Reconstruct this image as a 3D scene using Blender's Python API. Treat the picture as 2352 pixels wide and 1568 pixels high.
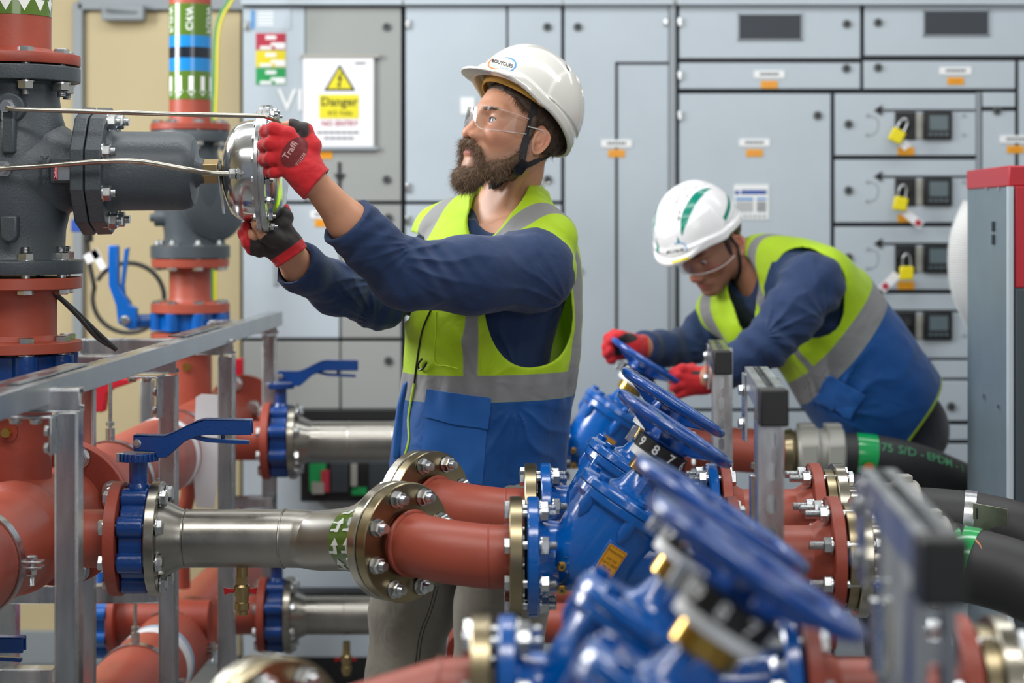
import bpy, bmesh, math, random
import numpy as np
from mathutils import Vector, Matrix, Quaternion
from mathutils.bvhtree import BVHTree

# ---------------------------------------------------------------- camera, world, light
for o in list(bpy.data.objects): bpy.data.objects.remove(o)
SC = bpy.context.scene
COL = SC.collection
FPX, CX, CY, CZ = 4600.0, 1176.0, 500.0, 1.60

def P(px, py, Y):
    return Vector(((px-CX)*Y/FPX, Y, CZ-(py-CY)*Y/FPX))

cam_d = bpy.data.cameras.new('camera')
cam = bpy.data.objects.new('camera', cam_d); COL.objects.link(cam)
cam.location = (0, 0, CZ); cam.rotation_euler = (math.pi/2, 0, 0)
cam_d.sensor_width = 36; cam_d.lens = FPX/2352*36
cam_d.shift_y = -(784-CY)/2352
cam_d.clip_start = 0.05; cam_d.clip_end = 60
cam_d.dof.use_dof = True; cam_d.dof.focus_distance = 4.08; cam_d.dof.aperture_fstop = 2.9
SC.camera = cam
SC.view_settings.view_transform = 'Standard'; SC.view_settings.look = 'None'
SC.view_settings.gamma = 1; SC.view_settings.use_curve_mapping = False
SC.view_settings.exposure = -0.42

w = bpy.data.worlds.new('world'); SC.world = w; w.use_nodes = True
w.node_tree.nodes['Background'].inputs[0].default_value = (0.80, 0.88, 1.0, 1)
w.node_tree.nodes['Background'].inputs[1].default_value = 0.32

def area(name, loc, target, sx, sy, power, col=(1, 1, 1)):
    d = bpy.data.lights.new(name, 'AREA'); d.shape = 'RECTANGLE'; d.size = sx; d.size_y = sy
    d.energy = power; d.color = col
    o = bpy.data.objects.new(name, d); COL.objects.link(o); o.location = loc
    o.rotation_euler = (Vector(target)-Vector(loc)).to_track_quat('-Z', 'Y').to_euler()
    return o
# ceiling strip luminaires of the plant room (long runs), plus an added fill from the camera side
area('ceiling_lamp_front', (-0.3, 2.3, 3.15), (-0.1, 3.1, 0.6), 3.0, 0.35, 60, (1, 0.98, 0.95))
area('ceiling_lamp_middle', (0.3, 4.3, 3.18), (0.3, 4.5, 0), 3.6, 0.3, 52, (0.97, 0.99, 1))
area('ceiling_lamp_back', (0.5, 5.75, 3.1), (0.5, 6.3, 0.6), 4.6, 0.3, 31, (0.95, 0.98, 1))
area('side_lamp_left', (-2.6, 5.0, 2.7), (0.0, 4.5, 1.2), 1.0, 1.4, 140, (0.95, 0.98, 1))
area('front_fill', (1.6, -0.6, 2.3), (0.2, 4.5, 1.1), 2.2, 1.6, 44, (1, 0.99, 0.97))  # added frontal fill behind the camera, not a real opening

# ---------------------------------------------------------------- materials
def srgb(r, g, b):
    f = lambda c: (c/255/12.92) if c/255 <= 0.04045 else ((c/255+0.055)/1.055)**2.4
    return (f(r), f(g), f(b), 1)

def mat(name, col, rough=0.5, metal=0.0, bump=0.0, bscale=60, var=0.0, vscale=8, coat=0.0,
        sub=0.0, trans=0.0, spec=0.5, aniso=None, sheen=0.0, bdist=0.002, rvar=0.0, stretch=(1, 1, 1)):
    m = bpy.data.materials.new(name); m.use_nodes = True
    nt = m.node_tree; b = nt.nodes['Principled BSDF']
    b.inputs['Base Color'].default_value = col
    b.inputs['Roughness'].default_value = rough; b.inputs['Metallic'].default_value = metal
    b.inputs['Specular IOR Level'].default_value = spec
    if coat: b.inputs['Coat Weight'].default_value = coat; b.inputs['Coat Roughness'].default_value = 0.08
    if sub:
        b.inputs['Subsurface Weight'].default_value = sub
        b.inputs['Subsurface Radius'].default_value = (0.012, 0.004, 0.002); b.inputs['Subsurface Scale'].default_value = 0.6
    if trans: b.inputs['Transmission Weight'].default_value = trans
    if sheen: b.inputs['Sheen Weight'].default_value = sheen; b.inputs['Sheen Roughness'].default_value = 0.5
    tc = nt.nodes.new('ShaderNodeTexCoord'); mp = nt.nodes.new('ShaderNodeMapping')
    mp.inputs['Scale'].default_value = stretch
    nt.links.new(tc.outputs['Object'], mp.inputs['Vector'])
    if bump:
        n = nt.nodes.new('ShaderNodeTexNoise'); n.inputs['Scale'].default_value = bscale; n.inputs['Detail'].default_value = 4
        bp = nt.nodes.new('ShaderNodeBump'); bp.inputs['Strength'].default_value = bump; bp.inputs['Distance'].default_value = bdist
        nt.links.new(mp.outputs[0], n.inputs['Vector']); nt.links.new(n.outputs['Fac'], bp.inputs['Height'])
        nt.links.new(bp.outputs[0], b.inputs['Normal'])
    if var or rvar:
        n2 = nt.nodes.new('ShaderNodeTexNoise'); n2.inputs['Scale'].default_value = vscale; n2.inputs['Detail'].default_value = 5
        nt.links.new(mp.outputs[0], n2.inputs['Vector'])
        if var:
            mx = nt.nodes.new('ShaderNodeMix'); mx.data_type = 'RGBA'
            lo = tuple(c*(1-var) for c in col[:3])+(1,); hi = tuple(min(1, c*(1+var)) for c in col[:3])+(1,)
            mx.inputs[6].default_value = lo; mx.inputs[7].default_value = hi
            rp = nt.nodes.new('ShaderNodeMapRange'); rp.inputs[1].default_value = 0.3; rp.inputs[2].default_value = 0.7
            nt.links.new(n2.outputs['Fac'], rp.inputs[0]); nt.links.new(rp.outputs[0], mx.inputs[0])
            nt.links.new(mx.outputs[2], b.inputs['Base Color'])
        if rvar:
            rr = nt.nodes.new('ShaderNodeMapRange'); rr.inputs[1].default_value = 0.3; rr.inputs[2].default_value = 0.7
            rr.inputs[3].default_value = max(0.02, rough-rvar); rr.inputs[4].default_value = rough+rvar
            nt.links.new(n2.outputs['Fac'], rr.inputs[0]); nt.links.new(rr.outputs[0], b.inputs['Roughness'])
    return m

M = {}
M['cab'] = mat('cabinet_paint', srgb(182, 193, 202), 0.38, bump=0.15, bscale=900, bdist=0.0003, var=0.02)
M['cabshade'] = mat('cabinet_paint_shaded', srgb(152, 155, 153), 0.5, bump=0.15, bscale=900, bdist=0.0003)  # cabinet paint toned down; uneven reflection on the doors put into the colour
M['cabin'] = mat('cabinet_recess', srgb(45, 52, 58), 0.6)
M['cabframe'] = mat('cabinet_frame', srgb(150, 158, 164), 0.5)
M['beige'] = mat('cream_wall_paint', srgb(204, 188, 148), 0.65, var=0.04, vscale=2)
M['white_wall'] = mat('white_wall_paint', srgb(205, 205, 200), 0.7)
M['floor'] = mat('floor_paint', srgb(120, 122, 122), 0.4, var=0.12, vscale=3)
M['red'] = mat('red_oxide_paint', srgb(158, 73, 56), 0.42, bump=0.25, bscale=140, bdist=0.0012, var=0.13, vscale=6, rvar=0.06)
M['redd'] = mat('red_oxide_flange', srgb(150, 64, 48), 0.45, bump=0.4, bscale=160, bdist=0.001, var=0.14, vscale=14)
M['blue'] = mat('blue_enamel', srgb(0, 88, 172), 0.2, bump=0.5, bscale=110, bdist=0.0011, var=0.10, vscale=10, coat=0.6)
M['bluew'] = mat('blue_handwheel', srgb(4, 72, 156), 0.22, bump=0.45, bscale=120, bdist=0.0008, coat=0.5)
M['bluedk'] = mat('blue_lug_enamel', srgb(4, 58, 126), 0.25, bump=0.6, bscale=130, bdist=0.0012, coat=0.4)
M['zinc'] = mat('zinc_plated_steel', srgb(200, 203, 205), 0.27, 1.0, bump=0.1, bscale=300, bdist=0.0004, rvar=0.08, vscale=40)
M['chrome'] = mat('polished_steel', srgb(222, 224, 226), 0.17, 1.0, bump=0.15, bscale=8, bdist=0.004, rvar=0.06, vscale=14)
M['steel'] = mat('stainless_pipe', srgb(164, 161, 154), 0.33, 1.0, bump=0.2, bscale=120, bdist=0.0004, var=0.16, vscale=7, rvar=0.12)
M['steelf'] = mat('stainless_flange', srgb(176, 171, 158), 0.26, 1.0, bump=0.1, bscale=400, bdist=0.0003, var=0.12, vscale=12, rvar=0.08)
M['steelb'] = mat('stainless_flange_yellowed', srgb(150, 138, 110), 0.3, 1.0, bump=0.1, bscale=400, bdist=0.0003, var=0.16, vscale=12)
M['brass'] = mat('brass', srgb(206, 166, 84), 0.22, 1.0, bump=0.1, bscale=200, bdist=0.0004)
M['brassdull'] = mat('brass_dull', srgb(172, 150, 108), 0.34, 1.0)
M['cast'] = mat('cast_iron_dark_paint', srgb(66, 74, 80), 0.42, bump=0.7, bscale=240, bdist=0.0012, var=0.06, vscale=20)
M['black'] = mat('black_plastic', srgb(24, 25, 27), 0.45, bump=0.2, bscale=300, bdist=0.0005)
M['rubber'] = mat('black_rubber', srgb(42, 42, 44), 0.55, bump=0.3, bscale=200, bdist=0.0006, var=0.12)
M['gasket'] = mat('gasket_black', srgb(18, 18, 18), 0.8)
M['strut'] = mat('galvanised_strut', srgb(186, 189, 192), 0.30, 1.0, bump=0.2, bscale=60, bdist=0.0006, var=0.22, vscale=9, rvar=0.12, stretch=(3, 0.6, 0.6))
M['alu'] = mat('alloy_grey', srgb(164, 163, 156), 0.5, 0.3, bump=0.3, bscale=200, bdist=0.0006)
M['unit'] = mat('unit_panel_grey', srgb(112, 127, 137), 0.42, 0.2, bump=0.1, bscale=500, bdist=0.0003, var=0.05)
M['unitdk'] = mat('unit_panel_dark', srgb(62, 72, 78), 0.45)
M['unitred'] = mat('unit_red', srgb(176, 22, 40), 0.4)
M['unitpink'] = mat('unit_red_top', srgb(196, 70, 80), 0.4)
M['white'] = mat('white_plastic', srgb(236, 236, 236), 0.4)
M['lockm'] = mat('lock_metal', srgb(120, 122, 120), 0.4, 0.6)
M['paleblue'] = mat('pale_blue_print', srgb(150, 178, 200), 0.35)
M['paper'] = mat('paper', srgb(236, 236, 240), 0.55)
M['label'] = mat('label_white', srgb(238, 240, 240), 0.4)
M['orange'] = mat('label_orange', srgb(232, 160, 20), 0.45)
M['lock'] = mat('padlock_yellow', srgb(232, 214, 18), 0.4)
M['signyellow'] = mat('sign_yellow', srgb(226, 214, 30), 0.5)
M['ink'] = mat('ink_black', srgb(22, 24, 28), 0.6)
M['inkgrey'] = mat('ink_grey', srgb(90, 94, 100), 0.6)
M['inkred'] = mat('ink_red', srgb(176, 40, 62), 0.6)
M['inkblue'] = mat('ink_blue', srgb(30, 74, 160), 0.5)
M['inklblue'] = mat('ink_light_blue', srgb(60, 140, 205), 0.5)
M['inkorange'] = mat('ink_orange', srgb(232, 110, 40), 0.5)
M['inkgreen'] = mat('ink_green', srgb(20, 150, 80), 0.5)
M['inkyellow'] = mat('ink_yellow', srgb(222, 204, 20), 0.5)
M['olive'] = mat('band_green', srgb(84, 116, 38), 0.18, coat=0.6)
M['sky'] = mat('band_blue', srgb(24, 130, 200), 0.2, coat=0.6)
M['navyband'] = mat('band_navy', srgb(22, 30, 44), 0.2, coat=0.6)
M['arrow'] = mat('band_white', srgb(235, 238, 235), 0.25, coat=0.4)
M['agg'] = mat('hose_tape_green', srgb(14, 160, 82), 0.2, coat=0.5)
M['aggo'] = mat('hose_tape_orange', srgb(226, 124, 40), 0.25, coat=0.5)
M['hosegreen'] = mat('hose_print_green', srgb(70, 140, 100), 0.5)
M['vent'] = mat('vent_dark', srgb(52, 58, 66), 0.6)
M['screen'] = mat('meter_screen', srgb(96, 110, 116), 0.25)
M['ochre'] = mat('plate_ochre', srgb(214, 150, 28), 0.35, var=0.08, vscale=60)
M['redknob'] = mat('red_handle', srgb(170, 20, 26), 0.35)
M['earthg'] = mat('earth_green', srgb(50, 130, 60), 0.4)
M['earthy'] = mat('earth_yellow', srgb(220, 205, 40), 0.4)
M['film'] = mat('white_sheet', srgb(224, 222, 226), 0.4)

# ---------------------------------------------------------------- mesh helpers
def frame(axis, up=None):
    a = Vector(axis).normalized()
    if up is None: up = Vector((0, 0, 1)) if abs(a.z) < 0.9 else Vector((1, 0, 0))
    x = Vector(up).cross(a)
    if x.length < 1e-6: x = Vector((1, 0, 0)).cross(a)
    x.normalize(); y = a.cross(x)
    return x, y, a

class G:
    def __init__(s): s.v = []; s.f = []; s.m = []
    def add(s, vs, fs, m=0):
        o = len(s.v); s.v += [tuple(v) for v in vs]
        s.f += [tuple(i+o for i in f) for f in fs]; s.m += [m]*len(fs); return s
    def box(s, c, d, ax=None, m=0):
        c = Vector(c); X, Y, Z = ax if ax else (Vector((1, 0, 0)), Vector((0, 1, 0)), Vector((0, 0, 1)))
        vs = [c+X*(i*d[0]/2)+Y*(j*d[1]/2)+Z*(k*d[2]/2) for i in (-1, 1) for j in (-1, 1) for k in (-1, 1)]
        return s.add(vs, [(0, 1, 3, 2), (4, 6, 7, 5), (0, 4, 5, 1), (2, 3, 7, 6), (0, 2, 6, 4), (1, 5, 7, 3)], m)
    def bar(s, p0, p1, w, h, up=(0, 0, 1), m=0):
        p0, p1 = Vector(p0), Vector(p1); X, Y, Z = frame(p1-p0, up)
        return s.box((p0+p1)/2, (w, h, (p1-p0).length), (X, Y, Z), m)
    def lathe(s, o, axis, prof, n=32, m=0, up=None, cap=True, a0=0):
        o = Vector(o); X, Y, Z = frame(axis, up); vs = []; fs = []
        for (t, r) in prof:
            for i in range(n):
                a = 2*math.pi*i/n+a0; vs.append(o+Z*t+X*(r*math.cos(a))+Y*(r*math.sin(a)))
        for k in range(len(prof)-1):
            for i in range(n):
                j = (i+1) % n; fs.append((k*n+i, k*n+j, (k+1)*n+j, (k+1)*n+i))
        if cap:
            if prof[0][1] > 1e-6: fs.append(tuple(range(n))[::-1])
            if prof[-1][1] > 1e-6: fs.append(tuple(range((len(prof)-1)*n, len(prof)*n)))
        return s.add(vs, fs, m)
    def cyl(s, p0, p1, r, r1=None, n=24, m=0, cap=True, up=None, a0=0):
        p0, p1 = Vector(p0), Vector(p1); L = (p1-p0).length
        return s.lathe(p0, p1-p0, [(0, r), (L, r if r1 is None else r1)], n, m, up, cap, a0)
    def ring(s, o, axis, ri, ro, t, n=40, m=0):   # flat washer / band
        return s.lathe(o, axis, [(0, ri), (0, ro), (t, ro), (t, ri), (0, ri)], n, m, cap=False)
    def tube(s, pts, r, n=16, m=0, cap=True, closed=False):
        pts = [Vector(p) for p in pts]; N = len(pts); rs = r if hasattr(r, '__len__') else [r]*N
        vs = []; fs = []; X = None
        for i, p in enumerate(pts):
            if closed: t = pts[(i+1) % N]-pts[i-1]
            else: t = pts[min(i+1, N-1)]-pts[max(i-1, 0)]
            t.normalize()
            if X is None: X, Y, _ = frame(t)
            else: X = (X-t*X.dot(t)).normalized(); Y = t.cross(X)
            for k in range(n):
                a = 2*math.pi*k/n; vs.append(p+X*(rs[i]*math.cos(a))+Y*(rs[i]*math.sin(a)))
        M_ = N if closed else N-1
        for i in range(M_):
            for k in range(n):
                j = (k+1) % n; i2 = (i+1) % N
                fs.append((i*n+k, i*n+j, i2*n+j, i2*n+k))
        if cap and not closed:
            fs.append(tuple(range(n))[::-1]); fs.append(tuple(range((N-1)*n, N*n)))
        return s.add(vs, fs, m)
    def torus(s, o, axis, R, r, n=48, k=12, m=0):
        o = Vector(o); X, Y, Z = frame(axis)
        return s.tube([o+X*(R*math.cos(2*math.pi*i/n))+Y*(R*math.sin(2*math.pi*i/n)) for i in range(n)], r, k, m, closed=True)
    def prism(s, poly, o, ex, ey, d, m=0):   # polygon in plane (ex,ey), extruded along ex x ey by d (both sides d/2)
        o, ex, ey = Vector(o), Vector(ex).normalized(), Vector(ey).normalized(); ez = ex.cross(ey); n = len(poly)
        vs = [o+ex*x+ey*y-ez*(d/2) for x, y in poly]+[o+ex*x+ey*y+ez*(d/2) for x, y in poly]
        fs = [tuple(range(n))[::-1], tuple(range(n, 2*n))]+[(i, (i+1) % n, n+(i+1) % n, n+i) for i in range(n)]
        return s.add(vs, fs, m)
    def sphere(s, c, r, n=20, k=12, m=0, ax=None):
        r = r if hasattr(r, '__len__') else (r, r, r); c = Vector(c)
        X, Y, Z = ax if ax else (Vector((1, 0, 0)), Vector((0, 1, 0)), Vector((0, 0, 1)))
        vs = []; fs = []
        for j in range(1, k):
            th = math.pi*j/k
            for i in range(n):
                a = 2*math.pi*i/n
                vs.append(c+X*(r[0]*math.sin(th)*math.cos(a))+Y*(r[1]*math.sin(th)*math.sin(a))+Z*(r[2]*math.cos(th)))
        vs += [c+Z*r[2], c-Z*r[2]]; t = len(vs)-2
        for j in range(k-2):
            for i in range(n): fs.append((j*n+i, (j+1)*n+i, (j+1)*n+(i+1) % n, j*n+(i+1) % n))
        for i in range(n): fs.append((t, i, (i+1) % n)); fs.append((t+1, (k-2)*n+(i+1) % n, (k-2)*n+i))
        return s.add(vs, fs, m)
    def build(s, name, mats, parent=None, bevel=0, angle=0.6, origin=None, seg=2):
        if not isinstance(mats, (list, tuple)): mats = [mats]
        arr = np.array(s.v, dtype=np.float64).reshape(-1, 3)
        root = parent
        while root is not None and root.parent is not None: root = root.parent
        if root is not None: org = np.array(root.location)
        elif origin is not None: org = np.array(origin)
        else: org = np.array([arr[:, 0].mean(), arr[:, 1].mean(), arr[:, 2].min()])
        arr = arr-org
        me = bpy.data.meshes.new(name); me.from_pydata(arr.tolist(), [], s.f)
        for m_ in mats: me.materials.append(M[m_] if isinstance(m_, str) else m_)
        me.polygons.foreach_set('material_index', s.m)
        bm = bmesh.new(); bm.from_mesh(me); bmesh.ops.recalc_face_normals(bm, faces=bm.faces); bm.to_mesh(me); bm.free()
        me.polygons.foreach_set('use_smooth', [True]*len(me.polygons))
        me.set_sharp_from_angle(angle=angle)
        o = bpy.data.objects.new(name, me); COL.objects.link(o)
        if parent is not None: o.parent = parent
        else: o.location = org
        if bevel:
            b = o.modifiers.new('bevel', 'BEVEL'); b.width = bevel; b.segments = seg; b.limit_method = 'ANGLE'; b.angle_limit = 0.6
            b.harden_normals = False
        return o

def tag(o, label, cat, group=None):
    o['label'] = label; o['category'] = cat
    if group: o['group'] = group
    return o
def thing(name, label, cat, loc, group=None):
    o = bpy.data.objects.new(name, None); COL.objects.link(o); o.location = loc
    o.empty_display_size = 0.05
    return tag(o, label, cat, group)
def struct(o): o['kind'] = 'structure'; return o
def root_of(o):
    while o.parent is not None: o = o.parent
    return o

# shared-mesh instances (bolts and the like)
CACHE = {}
def place(name, me, parent, loc, axis, spin=0):
    o = bpy.data.objects.new(name, me); COL.objects.link(o); o.parent = parent
    o.location = Vector(loc)-root_of(parent).location
    q = Vector(axis).normalized().to_track_quat('Z', 'X')
    o.rotation_mode = 'QUATERNION'; o.rotation_quaternion = q @ Quaternion((0, 0, 1), spin)
    return o
def bolt_mesh(L, d, stub=None, m='zinc', washer=True):
    # head below z=0, shank to L, nut and thread stub beyond L
    key = ('bolt', round(L, 4), round(d, 4), stub, m)
    if key in CACHE: return CACHE[key]
    g = G(); h = d*0.62; hr = d*0.92; stub = d*0.9 if stub is None else stub
    Z = (0, 0, 1)
    g.lathe((0, 0, -h), Z, [(0, hr*0.82), (h*0.15, hr), (h, hr)], 6)
    g.cyl((0, 0, -0.0004), (0, 0, L), d*0.5, n=14)
    if washer: g.ring((0, 0, L), Z, d*0.5, d*1.02, d*0.14, 20)
    b = L+d*0.14
    g.lathe((0, 0, b), Z, [(0, hr), (d*0.72, hr), (d*0.82, hr*0.86)], 6, a0=0.3)
    pr = []; t = 0; z0 = b+d*0.8; k = 0
    while t < stub: pr.append((t, d*(0.5 if k % 2 else 0.44))); t += d*0.08; k += 1
    pr.append((stub, d*0.40)); g.lathe((0, 0, z0), Z, pr, 14)
    me = finish_mesh(g, 'bolt', m); CACHE[key] = me; return me
def head_mesh(d, m='zinc'):
    key = ('head', round(d, 4), m)
    if key in CACHE: return CACHE[key]
    g = G(); g.ring((0, 0, 0), (0, 0, 1), 0.0001, d*1.05, d*0.14, 20)
    g.lathe((0, 0, d*0.14), (0, 0, 1), [(0, d*0.92), (d*0.5, d*0.92), (d*0.62, d*0.78)], 6)
    me = finish_mesh(g, 'bolt_head', m); CACHE[key] = me; return me
def finish_mesh(g, name, m):
    me = bpy.data.meshes.new(name); me.from_pydata([tuple(v) for v in g.v], [], g.f)
    ms = m if isinstance(m, (list, tuple)) else [m]
    for x in ms: me.materials.append(M[x])
    me.polygons.foreach_set('material_index', g.m)
    bm = bmesh.new(); bm.from_mesh(me); bmesh.ops.recalc_face_normals(bm, faces=bm.faces); bm.to_mesh(me); bm.free()
    me.polygons.foreach_set('use_smooth', [True]*len(me.polygons)); me.set_sharp_from_angle(angle=0.6)
    return me
def bolts(parent, c, axis, R, n, L, d, back, phase=0.5, stub=None, name='bolt', m='zinc'):
    X, Y, Z = frame(axis); c = Vector(c); me = bolt_mesh(L, d, stub, m)
    for i in range(n):
        a = 2*math.pi*(i+phase)/n
        place(name, me, parent, c-Z*back+X*(R*math.cos(a))+Y*(R*math.sin(a)), Z, spin=i*0.7)
def fl_prof(R, t, ri=0.0, ch=0.0015):
    return [(0, max(ri, 1e-4)), (0, R-ch), (ch, R), (t-ch, R), (t, R-ch), (t, max(ri, 1e-4))]

def smooth_path(pts, n=8):   # Catmull-Rom
    p = [Vector(q) for q in pts]; out = []
    for i in range(len(p)-1):
        a = p[max(i-1, 0)]; b = p[i]; c = p[i+1]; d = p[min(i+2, len(p)-1)]
        for k in range(n):
            t = k/n
            out.append(0.5*((2*b)+(c-a)*t+(2*a-5*b+4*c-d)*t*t+(3*b-a-3*c+d)*t*t*t))
    out.append(p[-1]); return out

# text -> mesh geometry (in plane coordinates), returned as verts2d, faces
TXT = {}
def text_geo(s, size=1.0, bold=0.0):
    key = (s, bold)
    if key not in TXT:
        cu = bpy.data.curves.new('t', 'FONT'); cu.body = s; cu.size = 1.0; cu.align_x = 'CENTER'; cu.align_y = 'CENTER'
        cu.resolution_u = 2; cu.offset = bold
        o = bpy.data.objects.new('t', cu); COL.objects.link(o)
        bpy.context.view_layer.update()
        me = bpy.data.meshes.new_from_object(o.evaluated_get(bpy.context.evaluated_depsgraph_get()))
        vs = [(v.co.x, v.co.y) for v in me.vertices]; fs = [tuple(p.vertices) for p in me.polygons]
        bpy.data.objects.remove(o); bpy.data.curves.remove(cu); bpy.data.meshes.remove(me)
        TXT[key] = (vs, fs)
    vs, fs = TXT[key]
    return [(x*size, y*size) for x, y in vs], fs
def add_text(g, s, o, ex, ey, size, m=0, bold=0.0, wrap=None):
    vs, fs = text_geo(s, size, bold); o, ex, ey = Vector(o), Vector(ex).normalized(), Vector(ey).normalized()
    if wrap: pts = [wrap(x, y) for x, y in vs]
    else: pts = [o+ex*x+ey*y for x, y in vs]
    g.add(pts, fs, m)
# ================================================================ SETTING
YC = 6.8            # front face of the switchgear
YW = 7.2            # cream wall
def sbox(name, c, d, m):
    g = G(); g.box(c, d); return struct(g.build(name, m, origin=(c[0], c[1], c[2]-d[2]/2)))
sbox('floor', (0, 3.0, -0.05), (7.4, 9.2, 0.1), 'floor')
sbox('wall_back', (0, YW+0.6, 1.7), (7.4, 0.1, 3.4), 'white_wall')
sbox('wall_left', (-3.65, 3.0, 1.7), (0.1, 9.2, 3.4), 'beige')
sbox('wall_right', (3.65, 3.0, 1.7), (0.1, 9.2, 3.4), 'white_wall')
sbox('ceiling', (0, 3.0, 3.45), (7.4, 9.2, 0.1), 'white_wall')
g = G(); x1 = P(548, 0, YW).x
g.box(((-3.6+x1)/2, YW+0.05, 1.7), (x1+3.6, 0.1, 3.4)); struct(g.build('wall_partition', 'beige'))
# door in the cream wall with grey frame
g = G(); a = P(182, 0, YW-0.02); b = P(540, 8, YW-0.02)
g.box((a.x, YW-0.02, b.z/2), (0.035, 0.06, b.z)); g.box(((a.x+b.x+0.2)/2, YW-0.02, b.z), (b.x-a.x+0.2, 0.06, 0.05))
dt = struct(g.build('trim_door_frame', 'cabframe', bevel=0.003))
g = G(); g.box(((a.x+b.x)/2+0.02, YW-0.005, b.z/2), (b.x-a.x, 0.03, b.z-0.06)); struct(g.build('door_1', 'beige', bevel=0.002))
g = G(); q = P(285, 30, YW-0.06); g.box(q, (0.15, 0.06, 0.055))
g.bar(q+Vector((0.05, -0.03, 0)), q+Vector((-0.06, -0.05, 0.01)), 0.02, 0.01)
tag(g.build('door_closer', 'cabframe', bevel=0.006), 'grey box door closer at the head of the cream door', 'door closer')
g = G(); g.box(((-3.6+x1)/2, YW-0.012, 0.06), (x1+3.6, 0.02, 0.12)); struct(g.build('baseboard_back', 'cabframe', bevel=0.003))

def prect(g, x0, y0, x1, y1, Y, t, m=0):   # box whose front face fills the pixel rectangle at depth Y
    a = P(x0, y0, Y); b = P(x1, y1, Y)
    g.box(((a.x+b.x)/2, Y+t/2, (a.z+b.z)/2), (abs(b.x-a.x), t, abs(a.z-b.z)), m=m)
def part(name, rects, Y, t, m, parent, bevel=0.0):
    if len(rects) > 1 and name.endswith(('block', 'cover')):
        return [part(name, [r], Y, t, m, parent, bevel) for r in rects][0]
    g = G()
    for r in rects: prect(g, *r, Y, t)
    return g.build(name, m, parent, bevel=bevel)
def disc(name, px, py, Y, r, t, m, parent, r2=None):
    g = G(); c = P(px, py, Y); g.lathe(c, (0, -1, 0), [(0, r), (t, r2 or r*0.85)], 20)
    g.lathe(c+Vector((0, -t, 0)), (0, -1, 0), [(0, r*0.68), (t*0.3, r*0.6)], 14, m=1)
    return g.build(name, [m, 'cabin'], parent)

def cabinet(name, label, x0, x1, ytop=6, m='cabin'):
    a = P(x0, ytop, YC); b = P(x1, ytop, YC)
    t = thing(name, label, 'electrical cabinet', ((a.x+b.x)/2, YC+0.2, 0.0), 'switchgear cabinets along the back wall')
    g = G(); g.box(((a.x+b.x)/2, YC+0.26, a.z/2+0.02), (b.x-a.x-0.002, 0.47, a.z-0.04)); g.build('body', m, t)
    g = G(); g.box(((a.x+b.x)/2, YC+0.01, a.z), (b.x-a.x-0.002, 0.08, 0.02)); g.build('top_rail', 'cab', t, bevel=0.002)
    g = G(); g.box(((a.x+b.x)/2, YC+0.03, 0.06), (b.x-a.x-0.01, 0.08, 0.1)); g.build('plinth', 'black', t)
    return t
def door(p, x0, y0, x1, y1, m='cab', Y=YC, name='door'):
    return part(name, [(x0, y0, x1, y1)], Y, 0.022, m, p, bevel=0.0025)
def lock(p, px, py): disc('lock', px, py, YC, 0.0155, 0.008, 'lockm', p)
def plate(p, px, py, w=70):   # white engraved nameplate and the orange warning label below it
    g = G(); prect(g, px-w/2, py-8, px+w/2, py+9, YC-0.003, 0.003)
    for k in range(6): prect(g, px-w*0.3+k*w*0.105, py-3, px-w*0.3+k*w*0.105+w*0.08, py+3, YC-0.0036, 0.001, 1)
    g.build('nameplate', ['label', 'inkgrey'], p)
def warn(p, px, py, w=38, h=17):
    g = G(); prect(g, px-w/2, py-h/2, px+w/2, py+h/2, YC-0.003, 0.003)
    for k in range(5): prect(g, px-w*0.3+k*w*0.13, py-2, px-w*0.3+k*w*0.13+w*0.09, py+2, YC-0.0036, 0.001, 1)
    g.build('warning_label', ['orange', 'aggo'], p)
def hinge(p, px, py, h=22): part('hinge', [(px-5, py-h/2, px+5, py+h/2)], YC-0.012, 0.014, 'zinc', p, 0.003)
FLOOR_PY = CY+CZ*FPX/YC-10

# cabinet one (left, with the danger sign)
c1 = cabinet('switchgear_cabinet', 'pale grey switchgear cabinet at the left end, beside the cream wall', 555, 926)
door(c1, 558, 18, 700, 462); door(c1, 702, 18, 921, 462, 'cabshade')  # right door in the darker tone that stands for missing reflected light
d = door(c1, 558, 470, 780, 776); door(c1, 784, 470, 921, 776, 'cabshade')
door(c1, 558, 784, 780, 938, 'cabshade'); door(c1, 784, 784, 921, 938, 'cabshade')
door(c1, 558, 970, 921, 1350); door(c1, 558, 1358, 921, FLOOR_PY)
lock(c1, 888, 62); lock(c1, 888, 412); lock(c1, 892, 500); lock(c1, 892, 828)
part('handle_recess', [(628, 590, 640, 655)], YC-0.006, 0.006, 'cabframe', c1, 0.002)
hinge(c1, 566, 58)
g = G()
for k, (mm, y0) in enumerate(((0, 76), (1, 116), (2, 156))):
    prect(g, 588, y0, 656, y0+38, YC-0.003, 0.003, mm)
    for a_, b_, c_, d_ in ((610, 6, 634, 14), (622, 22, 655, 29), (597, 30, 624, 37), (632, 29, 655, 36)):
        prect(g, a_, y0+b_, c_, y0+d_, YC-0.004, 0.001, 3)
g.build('coloured_label', ['inkred', 'inkyellow', 'inkgreen', 'label'], c1)
g = G(); prect(g, 570, 20, 668, 68, YC-0.003, 0.002, 0); prect(g, 577, 24, 585, 66, YC-0.004, 0.001, 1)
for k in range(5): prect(g, 592, 27+k*7, 628, 30+k*7, YC-0.004, 0.001, 2)
g.build('information_sticker', ['cab', 'inklblue', 'label'], c1)
g = G(); c_ = P(668, 232, YC-0.004)      # white VI lettering
add_text(g, 'VI', c_, (1, 0, 0), (0, 0, 1), 0.104, bold=0.006); g.build('white_lettering', 'label', c1)
g = G()   # mimic arrow
prect(g, 776, 372, 783, 470, YC-0.004, 0.003); q = P(780, 418, YC-0.004); r_ = 0.019
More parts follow.
